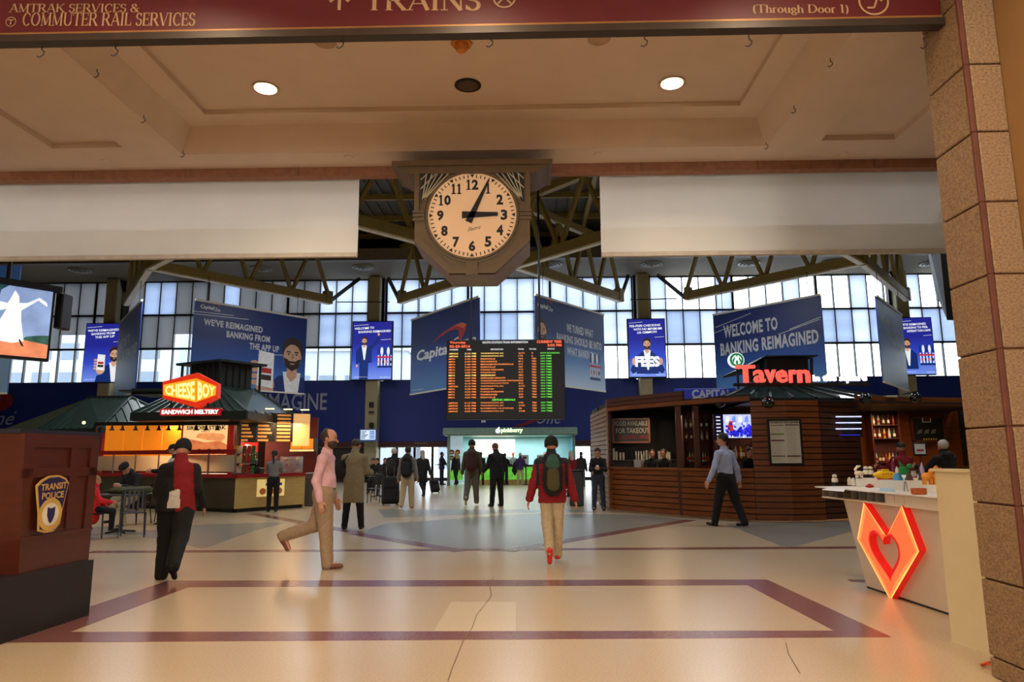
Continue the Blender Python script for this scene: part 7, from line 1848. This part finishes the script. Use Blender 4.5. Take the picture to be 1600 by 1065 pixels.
        Hh.ell(skull+R3@V3(.01,-.006,.044)*U, V3(.066,.068,.030)*U, .01, R3); Hh.ell(skull+R3@V3(0,-.010,.024)*U, V3(.047,.055,.034)*U, .01, R3); Hh.cut(skull+R3@V3(0,0,.008)*U, R3@V3(0,0,-1))
    V, Fq = Hh.mesh(hh*.75, noise=.0015, seed=3); mesh_obj('hat' if hairstyle in ('beanie','cap','beret') else 'hair', V, Fq, [hair], root)
    if hood == 'fur': pass
    # face
    for sx in (-1, 1):
        MB().ball(skull+R3@V3(sx*.018,.0505,.003)*U, (.0045*U,.003*U,.0035*U), 8, 6).build('eye', M_EYE, root, True, False)
        e_ = skull+R3@V3(sx*.018,.0525,.014)*U; MB().beam(e_-R3@V3(.010,0,0)*U, e_+R3@V3(.010,0,.001)*U, .004*U, .003*U).build('eyebrow', hair if hairstyle not in ('beanie','cap','beret') else M_EYE, root, False, False)
    e_ = skull+R3@V3(0,.0515,-.036)*U; MB().ball(e_, (.013*U,.004*U,.0035*U), 10, 6).build('mouth', M_LIP, root, True, False)
    if beard:
        Bd = SDF().ell(skull+R3@V3(0,.016,-.034)*U, V3(.0405,.041,.041)*U, .01, R3).cut(skull+R3@V3(0,0,-.026)*U, R3@V3(0,-.35,1)).cut(skull+R3@V3(0,0,0)*U, R3@V3(0,-1,0)); V, Fq = Bd.mesh(hh*.7); mesh_obj('beard', V, Fq, [hair], root)
    root['_'] = 0; del root['_']
    info = dict(root=root, J=J, neck=neck, chest=chest, waist=waist, pel=pel, skull=skull, fw=fw, LR=LR, U=U)
    return info
def wl_(info, p):      # local point of a person to world
    r = info['root']; M = wm(r); return (M@np.array([*p, 1.0]))[:3]
def backpack(info, label, m1, m2, s=1.0, m3=None, drop=.0):
    U = info['U']; LR = info['LR']; o = info['chest']+LR@V3(0,-.128,-.045-drop)*U; h = .012
    t = thing('backpack', label, 'backpack', wl_(info, o), info['root'].rotation_euler[2])
    def part(S_, nm, m, nz=.003): V, Fq = S_.mesh(h, noise=nz, seed=2); V = V-o; mesh_obj(nm, V, Fq, [m], t)
    R = LR; q = lambda x, y, z: o+R@V3(x, y, z)*U*s
    part(SDF().ell(q(0,0,.0), V3(.085,.055,.135)*U*s, .02, R).cap(q(0,.01,-.09), q(0,.0,.08), .078*U*s, .066*U*s, .03, .62, R@V3(0,1,0)), 'bag', m1)
    part(SDF().cap(q(0,-.045,-.07), q(0,-.045,.02), .055*U*s, .05*U*s, .02, .4, R@V3(0,1,0)), 'pocket', m2)
    part(SDF().cap(q(0,-.02,.09), q(0,.02,.125), .06*U*s, .05*U*s, .02, .6, R@V3(0,1,0)), 'flap', m3 or m1)
    for sx in (-1, 1):
        b_ = MB(); b_.tube([q(sx*.05,.03,.10)-o, q(sx*.055,.06,.135)-o, q(sx*.062,.11,.12)-o, q(sx*.07,.20,.03)-o, q(sx*.085,.12,-.06)-o, q(sx*.07,.05,-.09)-o], .012*s*U/1.8*1.6, 6); b_.build('strap', m1, t, True, False)
    return t
def bag(name, label, cat, o, m, size, rz=0, strap=None):
    t = thing(name, label, cat, o, rz); x, y, z = size
    V, Fq = SDF().ell((0,0,0), V3(x,y,z), .02).cap((-x*.5,0,-z*.3),(x*.5,0,-z*.3), y*.95, y*.95, .04).mesh(.014, noise=.004, seed=4); mesh_obj('bag', V, Fq, [m], t)
    if strap: MB().tube([A(*p)-A(*o) for p in strap], .012, 6).build('strap', m, t, True, False)
    return t
def suitcase(label, o, rz, tilt, size, m):
    t = thing('suitcase', label, 'suitcase', o, rz); t.rotation_euler = (dg(tilt), 0, rz); x, y, z = size
    MB().bevbox((-x/2,-y/2,.06),(x/2,y/2,.06+z), .04).build('body', m, t, False, False)
    for k in range(2): MB().bevbox((-x/2+.04,-y/2-.03,.12+k*z*.5),(x/2-.04,-y/2+.01,.05+z*.5+k*z*.42), .02).build('pocket', m, t, False, False)
    for sx in (-1, 1):
        MB().tube([(sx*x*.38,y*.3-.03,.035),(sx*x*.38+.03*sx,y*.3-.03,.035)], .035, 12).build('wheel', M_BLACK, t, True, False)
        MB().tube([(sx*x*.22,y*.35,z),(sx*x*.22,y*.35,z+.42)], .008, 6).build('handle_rod', M_STEEL, t, True, False)
    MB().tube([(-x*.22,y*.35,z+.42),(x*.22,y*.35,z+.42)], .014, 8).build('grip', M_BLACK, t, True, False)
    return t
K = cloth
C_BLK = K('black', (13,12,13)); C_CHAR = K('charcoal', (32,31,33)); C_KHAKI = K('khaki', (160,134,106)); C_RED = K('red', (132,13,22)); C_PINK = K('pink', (222,176,180), scale=12); C_BEIGE = K('trench', (134,120,88)); C_GREY = K('heather grey', (120,120,120)); C_OLV = K('olive', (70,66,36)); C_MAR = K('maroon', (60,28,28)); C_NAVY = K('navy', (28,30,52)); C_LBLUE = K('light blue', (168,178,206), scale=12); C_JEAN = K('jeans', (44,52,66)); C_TANP = K('tan', (186,166,132)); C_GRYT = K('grey trousers', (98,92,84)); C_PURP = K('purple', (58,38,88)); C_WHT = K('white', (214,206,196)); C_GRN = K('dull green', (44,84,66))
L_BRN = mat('brown leather', sr(110,62,34), .4); L_BLK = mat('black leather', sr(20,18,18), .35); L_RED = mat('red shoe', sr(226,40,34), .5); L_TAN = mat('pale shoe', sr(196,180,150), .5)
H_BLK = mat('black hair', sr(22,18,16), .6, var=.3, scale=60); H_BRN = mat('brown hair', sr(60,42,28), .6, var=.3, scale=60); H_DRK = mat('dark brown hair', sr(36,26,20), .6, var=.3, scale=60); H_GRY = mat('grey hair', sr(190,182,168), .6, var=.2, scale=60); H_BLD = mat('blonde hair', sr(170,130,70), .6, var=.3, scale=60); H_AUB = mat('auburn hair', sr(96,52,28), .6, var=.3, scale=60)
def redpatch(c, J, U):
    return ((c[:,0] > -.03+(.80-c[:,2])*.16) & (c[:,0] < .10+(.80-c[:,2])*.12) & (c[:,1] < .06) & (c[:,2] > .45)) | (c[:,2] > .825)
def whitepatch(c, J, U):
    return (c[:,0] > -.04+(c[:,2]-.5)*.1) & (c[:,0] < .045+(.55-c[:,2])*.1) & (c[:,1] < .02) & (c[:,2] > .50) & (c[:,2] < .625+.3*c[:,0])
def on(px_, py_): return PZ(px_, py_)
# --- nearest row
p1 = person('person in black and red jacket with black beanie walking away at left', on(268,905), 1.68, 12, C_BLK, C_BLK, L_BLK, C_BLK, legs=((-24,22),(6,6)), arms=((-6,13,48),(4,12,60)), lean=7, head=(10,14), h=.012, style='jacket', hairstyle='beanie', skirtlen=.045, girth=1.36, lg=1.36, patches=[(C_RED, redpatch), (C_WHT, whitepatch)], shoulders=1.02, collar=True)
p2 = person('man in pink shirt and khaki trousers striding to the right', on(503,886), 1.83, -90, C_PINK, C_KHAKI, L_BRN, H_BRN, legs=((8,2),(-20,52)), arms=((-10,6,26),(-2,8,24)), lean=2, head=(2,-8), h=.0115, girth=1.2, lg=1.22, hairstyle='balding', beard=True, footpitch=(0,-12))
p3 = person('man in long beige trench coat standing with his back turned', on(551,826), 1.83, 0, C_BEIGE, C_BLK, L_BLK, H_BRN, legs=((0,0),(0,0)), spread=5, arms=((14,12,70),(18,12,78)), head=(22,-12), h=.013, style='coat', skirtlen=.235, girth=1.12, hairstyle='balding', shoulders=1.08)
sh = p3['J']['a',1][0]
bag('shoulder_bag', 'black shoulder bag hanging at the left of the trench coat man', 'bag', wl_(p3, p3['waist']+V3(-.27,-.05,.06)), C_BLK, (.13,.09,.20), 0, [wl_(p3, p3['waist']+V3(-.25,-.05,.22)), wl_(p3, p3['chest']+V3(-.17,-.165,.06)), wl_(p3, p3['neck']+V3(-.10,-.02,.0)), wl_(p3, p3['chest']+V3(-.12,.14,.0))])
p4 = person('boy in red and black jacket walking away in red shoes', on(864,878), 1.66, 2, C_RED, C_TANP, L_RED, C_BLK, legs=((2,3),(-14,22)), lg=1.1, arms=((-4,15,8),(2,15,8)), head=(4,0), h=.012, style='puffy', hairstyle='beanie', skirtlen=.07, girth=1.05, hood=True, patches=[(C_CHAR, lambda c, J, U: (c[:,2] > .80) | ((np.abs(np.abs(c[:,0])-.12) < .014) & (c[:,2] > .62) & (c[:,1] < -.0)))], shoulders=1.06, spread=-1.5, footpitch=(0,25))
backpack(p4, 'black and olive backpack with green flap on the boy in red', C_BLK, C_OLV, 1.0, C_GRN)
p5 = person('man in pale blue shirt and black trousers walking along the bar', on(1138,822), 1.92, 35, C_LBLUE, C_BLK, L_BLK, H_BLK, legs=((-14,8),(14,2)), arms=((-6,22,14),(6,20,12)), lean=2, head=(0,22), h=.013, girth=1.12, hairstyle='short', spread=4, lg=1.12)
p6 = person('woman in black leaning on the tavern post looking at her phone', on(936,797), 1.68, 172, C_BLK, C_JEAN, L_BLK, H_DRK, legs=((10,8),(0,0)), arms=((24,10,86),(24,10,86)), forearm_in=(38,38), head=(30,0), h=.013, girth=.92, hairstyle='bun', shoulders=.92)
ph = thing('phone', 'white phone held by the woman leaning on the tavern', 'phone', wl_(p6, (p6['J']['a',0][2]+p6['J']['a',1][2])/2+V3(0,.06,.03)))
MB().bevbox((-.035,-.006,-.06),(.035,.006,.06),.005).build('body', M_TOYW, ph, False, False); MB().box((-.03,.006,-.05),(.03,.008,.05)).build('screen', M_BLACK, ph, world=False)
p7 = person('woman with ponytail in grey top ordering at the sandwich kiosk', on(425,799), 1.64, 12, C_GREY, C_BLK, L_BLK, H_BLK, arms=((30,10,60),(34,10,70)), head=(6,-10), h=.014, girth=.92, hairstyle='ponytail', shoulders=.92, spread=1)
# --- middle distance
p8 = person('person in grey hoodie and khaki trousers walking away with black backpack', on(636,793), 1.74, 0, C_GREY, C_TANP, L_BRN, H_DRK, legs=((3,3),(-8,12)), arms=((0,10,6),(0,10,6)), h=.016, style='jacket', hood=True, hairstyle='short', lg=1.2)
backpack(p8, 'large black backpack on the person in grey hoodie', C_BLK, C_CHAR, 1.15)
p9 = person('white haired person in dark coat pulling a large black suitcase', on(614,786), 1.72, 6, C_BLK, C_BLK, L_BLK, H_GRY, h=.016, style='coat', skirtlen=.14, arms=((-10,10,10),(0,10,10)))
bag('shoulder_bag', 'dark backpack slung on the white haired traveller', 'bag', wl_(p9, p9['chest']+V3(-.08,-.2,-.12)), C_CHAR, (.17,.10,.24))
suitcase('large black suitcase leaning behind the white haired traveller', on(611,789)+A(0,-.1,.0), dg(15), -14, (.52,.30,.78), C_BLK)
p10 = person('person in olive parka and grey trousers walking away with maroon backpack', on(737,789), 1.88, 0, C_OLV, C_GRYT, L_TAN, C_BLK, legs=((2,2),(-16,22)), arms=((0,10,8),(0,10,8)), h=.016, style='jacket', hood=True, hairstyle='beanie', skirtlen=.08, footpitch=(0,30), lg=1.2)
backpack(p10, 'maroon backpack on the person in olive parka', C_MAR, C_MAR, 1.1)
p11 = person('man in black knee-length coat standing with head bowed', on(776,791), 1.85, 30, C_BLK, C_BLK, L_BLK, H_AUB, arms=((20,12,55),(16,8,40)), head=(26,0), h=.016, style='coat', skirtlen=.09, girth=1.12, spread=4, shoulders=1.12, lg=1.1)
p12 = person('person in long dark coat striding left with a small case', on(660,776), 1.72, 28, C_CHAR, C_BLK, L_BLK, H_GRY, legs=((18,4),(-20,34)), arms=((-18,8,14),(0,12,60)), h=.018, style='coat', skirtlen=.2, lean=5, hairstyle='long')
suitcase('small black wheeled case behind the long coat walker', on(681,770), dg(30), -26, (.36,.22,.5), C_BLK)
p13 = person('dark clothed worker with yellow green sleeve by the shop', on(690,757), 1.68, -60, C_NAVY, C_NAVY, L_BLK, H_DRK, arms=((30,8,20),(10,8,10)), h=.02, style='jacket', hairstyle='short', patches=[(mat('hi vis', sr(190,220,60), .6, emit=sr(190,220,60), es=.2), lambda c, J, U: (c[:,1] > .09) & (c[:,2] < .74))])
p14 = person('blonde person in black with a white strap before the shop window', on(712,758), 1.66, 40, C_BLK, C_BLK, L_BLK, H_BLD, legs=((16,4),(-16,20)), h=.02, style='jacket', hairstyle='long')
p15 = person('dark haired person with dark bag between the parka and coat wearers', on(751,758), 1.66, 10, C_CHAR, C_BLK, L_BLK, H_BLK, h=.02, style='jacket', hairstyle='long')
p16 = person('person partly hidden right of the black coat man', on(789,757), 1.6, -20, C_BLK, C_BLK, L_BLK, H_DRK, h=.02, style='jacket', arms=((30,8,60),(30,8,60)))
p17 = person('person in purple jacket and khaki trousers holding a dark coat', on(813,757), 1.62, 5, C_PURP, C_TANP, L_TAN, H_GRY, h=.02, style='jacket', arms=((10,14,50),(10,14,50)))
bag('coat', 'dark coat carried at the side of the purple jacket person', 'coat', wl_(p17, p17['waist']+V3(-.28,.05,-.18)), C_BLK, (.12,.09,.34))
p18 = person('grey haired woman in red jacket behind the boy', on(893,776), 1.62, 25, C_RED, C_BLK, L_BLK, H_GRY, h=.018, style='jacket', hairstyle='long', arms=((20,10,70),(16,10,40)))
t = thing('podium_stand', 'tall black stand in front of the red jacket woman', 'stand', on(901,790))
MB().bevbox((-.2,-.16,0),(.2,.16,1.0),.02).build('body', M_BLACK, t, False, False); MB().bevbox((-.23,-.19,1.0),(.23,.19,1.03),.01).build('top', M_BLACK, t, False, False)
p19 = person('dark silhouetted person walking by the right doors', on(909,762), 1.64, 0, C_CHAR, C_GRYT, L_TAN, H_DRK, legs=((10,4),(-20,30)), h=.02, style='jacket')
# shop customers and staff
for px_, lb, c_, hr_ in ((734,'staff member behind the shop counter at left',C_BLK,H_BLK),(802,'staff member behind the shop counter in the middle',C_GREY,H_DRK),(852,'staff member behind the shop counter at right',C_WHT,H_BLK)):
    q = PY(px_,745,38.2); person(lb, (q[0],38.2,0), 1.66, 180, c_, C_BLK, L_BLK, hr_, h=.024, style='shirt', arms=((20,8,60),(20,8,60)), group=None)
# --- tavern people
p = PY(1404,740,16.2); person('seated man in red jacket at the tavern bar', (p[0],16.0,0), 1.74, 10, C_RED, C_BLK, L_BLK, H_DRK, h=.014, style='jacket', seat=.72, legs=((80,80),(80,80)), arms=((40,14,60),(40,14,60)), hairstyle='cap', girth=1.1, shoulders=1.1)
p = PY(1478,740,15.2); person('seated grey haired man in dark jacket at the tavern bar', (p[0],15.2,0), 1.80, 15, C_BLK, C_JEAN, L_BLK, H_GRY, h=.014, style='jacket', seat=.72, legs=((80,80),(80,80)), arms=((30,14,50),(40,14,60)), hood=True, girth=1.15, shoulders=1.15)
p = PY(1493,740,17.2)
for px_, Y, nm in ((1404,16.0,'bar stool under the seated man in red'),(1478,15.2,'bar stool under the grey haired man')):
    q = PY(px_,740,Y); t = thing('bar_stool', nm, 'stool', (q[0],Y-.02,0))
    MB().lathe([(.001,.68),(.18,.68),(.19,.70),(.17,.735),(.001,.735)], n=18).build('seat', L_BLK, t, True, False)
    for k in range(4): a_ = math.pi/4+k*math.pi/2; MB().tube([(math.cos(a_)*.13,math.sin(a_)*.13,.68),(math.cos(a_)*.22,math.sin(a_)*.22,0)], .015, 6).build('leg', M_SLATD, t, True, False)
    MB().tube([(math.cos(a_)*.18,math.sin(a_)*.18,.28) for a_ in np.linspace(0,2*math.pi,17)], .01, 6).build('foot_ring', M_STEEL, t, True, False)
for px_, Y, lb, hr_, fc in ((1019,19.9,'bartender in black behind the left tavern counter',H_DRK,175),(1040,19.6,'dark dressed person bending behind the left tavern counter',H_BLK,150),(1170,17.0,'dark dressed person behind the bar under the television',H_BLK,185)):
    q = PY(px_,730,Y); person(lb, (q[0],Y,0), 1.62, fc, C_BLK, C_BLK, L_BLK, hr_, h=.018, style='shirt', arms=((30,8,60),(30,8,60)), lean=10)
# stools inside and chairs at left
def cafe_chair(label, loc, rz, group='metal cafe chairs'):
    t = thing('cafe_chair', label, 'chair', loc, rz, group)
    MB().bevbox((-.21,-.2,.43),(.21,.2,.455),.012).build('seat', M_CHR, t, False, False)
    for k in range(5): MB().bevbox((-.17+.075*k,-.215,.50),(-.13+.075*k,-.2,.84),.004).build('back_slat', M_CHR, t, False, False)
    for sx in (-1, 1):
        MB().tube([(sx*.2,.18,0),(sx*.19,.17,.44)], .012, 8).build('leg', M_CHR, t, True, False)
        MB().tube([(sx*.21,-.24,0),(sx*.19,-.18,.44),(sx*.19,-.21,.86)], .012, 8).build('leg', M_CHR, t, True, False)
    MB().tube([(-.19,-.21,.86),(0,-.225,.88),(.19,-.21,.86)], .013, 8).build('top_rail', M_CHR, t, True, False)
    return t
M_CHR = mat('chair dark metal', sr(58,60,62), .35, .6)
def cafe_table(label, loc, r=.36, sq=True):
    t = thing('cafe_table', label, 'table', loc)
    MB().bevbox((-r,-r,.72),(r,r,.75),.01).build('tabletop', mat('table grey', sr(84,84,84), .4), t, False, False)
    MB().tube([(0,0,.72),(0,0,.03)], .035, 10).build('column', M_CHR, t, True, False)
    for k in range(4): a_ = k*math.pi/2+.78; MB().tube([(0,0,.05),(math.cos(a_)*.27,math.sin(a_)*.27,.012)], .02, 6).build('foot', M_CHR, t, True, False)
    return t
tA = on(196,828); tA = A(tA[0], tA[1]+.0, 0)
cafe_table('grey cafe table with coats piled on it at left', on(188,832), .4)
cafe_table('grey cafe table behind the person in black and red', on(232,822)+A(.1,.6,0), .38)
q = on(185,824)+A(-.15,.75,0)
ps1 = person('seated man in black beret looking at his phone', q, 1.76, 165, C_CHAR, C_TANP, L_BLK, C_BLK, h=.013, style='jacket', seat=.45, legs=((84,84),(70,80)), arms=((34,10,92),(34,10,92)), forearm_in=(30,30), lean=14, head=(38,0), hairstyle='beret')
cafe_chair('chair under the man in black beret', q+A(.05,.06,0), dg(165))
ph = thing('phone', 'small white phone in the hands of the beret man', 'phone', wl_(ps1, (ps1['J']['a',0][2]+ps1['J']['a',1][2])/2+V3(0,.07,.04)))
MB().bevbox((-.06,-.005,-.03),(.06,.005,.03),.004).build('body', M_TOYW, ph, False, False); MB().box((-.05,.005,-.025),(.05,.007,.025)).build('screen', M_BLACK, ph, world=False)
q = on(214,822)+A(.1,.9,0)
person('seated blonde woman in dark coat eating at the table', q, 1.68, 215, C_CHAR, C_BLK, L_BLK, H_BLD, h=.014, style='jacket', seat=.45, legs=((84,84),(84,90)), arms=((50,10,110),(30,10,80)), forearm_in=(20,20), lean=16, head=(30,0), hairstyle='long')
cafe_chair('chair under the seated blonde woman', q+A(.04,.05,0), dg(215))
q = on(246,816)+A(0,.6,0)
person('standing man in dark cap and vest behind the table', q, 1.78, 95, C_BLK, C_BLK, L_BLK, C_BLK, h=.014, style='shirt', arms=((30,8,60),(30,8,60)), head=(16,0), hairstyle='cap', girth=1.1, patches=[(C_WHT, lambda c, J, U: (c[:,2] < .80) & (c[:,2] > .70) & (np.abs(c[:,0]) > .10))])
q = on(150,842)+A(-.15,.1,0)
person('child in bright red coat seated by the podium', q, 1.25, -60, mat('cloth bright red', sr(214,30,38), .8, var=.15, scale=20), C_BLK, L_BLK, H_BLD, h=.013, style='jacket', seat=.42, legs=((80,80),(80,80)), arms=((30,10,50),(20,10,30)), skirtlen=.12)
cafe_chair('chair under the child in bright red coat', q+A(-.02,.0,0), dg(-60))
t = thing('coat', 'olive brown coats heaped on the left cafe table', 'coat', on(188,832)+A(.02,.0,.751)); V, Fq = SDF().ell((0,0,.05),(.34,.26,.08),.05).ell((.3,.12,.06),(.2,.16,.07),.05).cut((0,0,0),(0,0,-1)).mesh(.014, noise=.01, seed=5, fold=(6,6,6)); mesh_obj('cloth', V, Fq, [C_OLV], t)
tag(MB().lathe([(.001,0),(.03,0),(.04,.09),(.038,.09),(.001,.085)], c=on(232,822)+A(.1,.5,.75), n=14).build('paper_cup', M_TOYW, None, True), 'white paper cup on the table before the blonde woman', 'cup')
# --- seated crowd between trench coat man and suitcase
random.seed(3)
crowd = [(583,772,'seated person in dark jacket right of the trench coat, front',180,C_BLK,H_BLK),(592,768,'seated dark haired person in the middle of the cafe group',150,C_CHAR,H_BLK),(600,766,'seated person nearest the suitcase traveller in the cafe group',200,C_BLK,H_DRK),(574,764,'seated person just behind the trench coat sleeve',140,C_CHAR,H_BRN)]
for k, (x, y, lb, fc, c_, hr_) in enumerate(crowd):
    q = on(x,y); person(lb, q, 1.72, fc, c_, C_BLK, L_BLK, hr_, h=.02, style='jacket', seat=.45, legs=((82,82),(82,82)), arms=((30,8,70),(30,8,70)), lean=8, head=(14,0)); cafe_chair(['chair of the front cafe group sitter','chair of the middle cafe group sitter','chair of the cafe group sitter nearest the suitcase','chair of the sitter behind the trench coat'][k], q, dg(fc))
cafe_chair('empty metal cafe chair facing away, right of the trench coat', on(586,785), dg(175)); cafe_chair('empty metal cafe chair beside the first one at centre left', on(596,781), dg(200)); cafe_table('cafe table of the seated group at centre left', on(590,776), .34)
cafe_chair('empty metal chair at the left cafe table near the podium', on(206,838), dg(25))
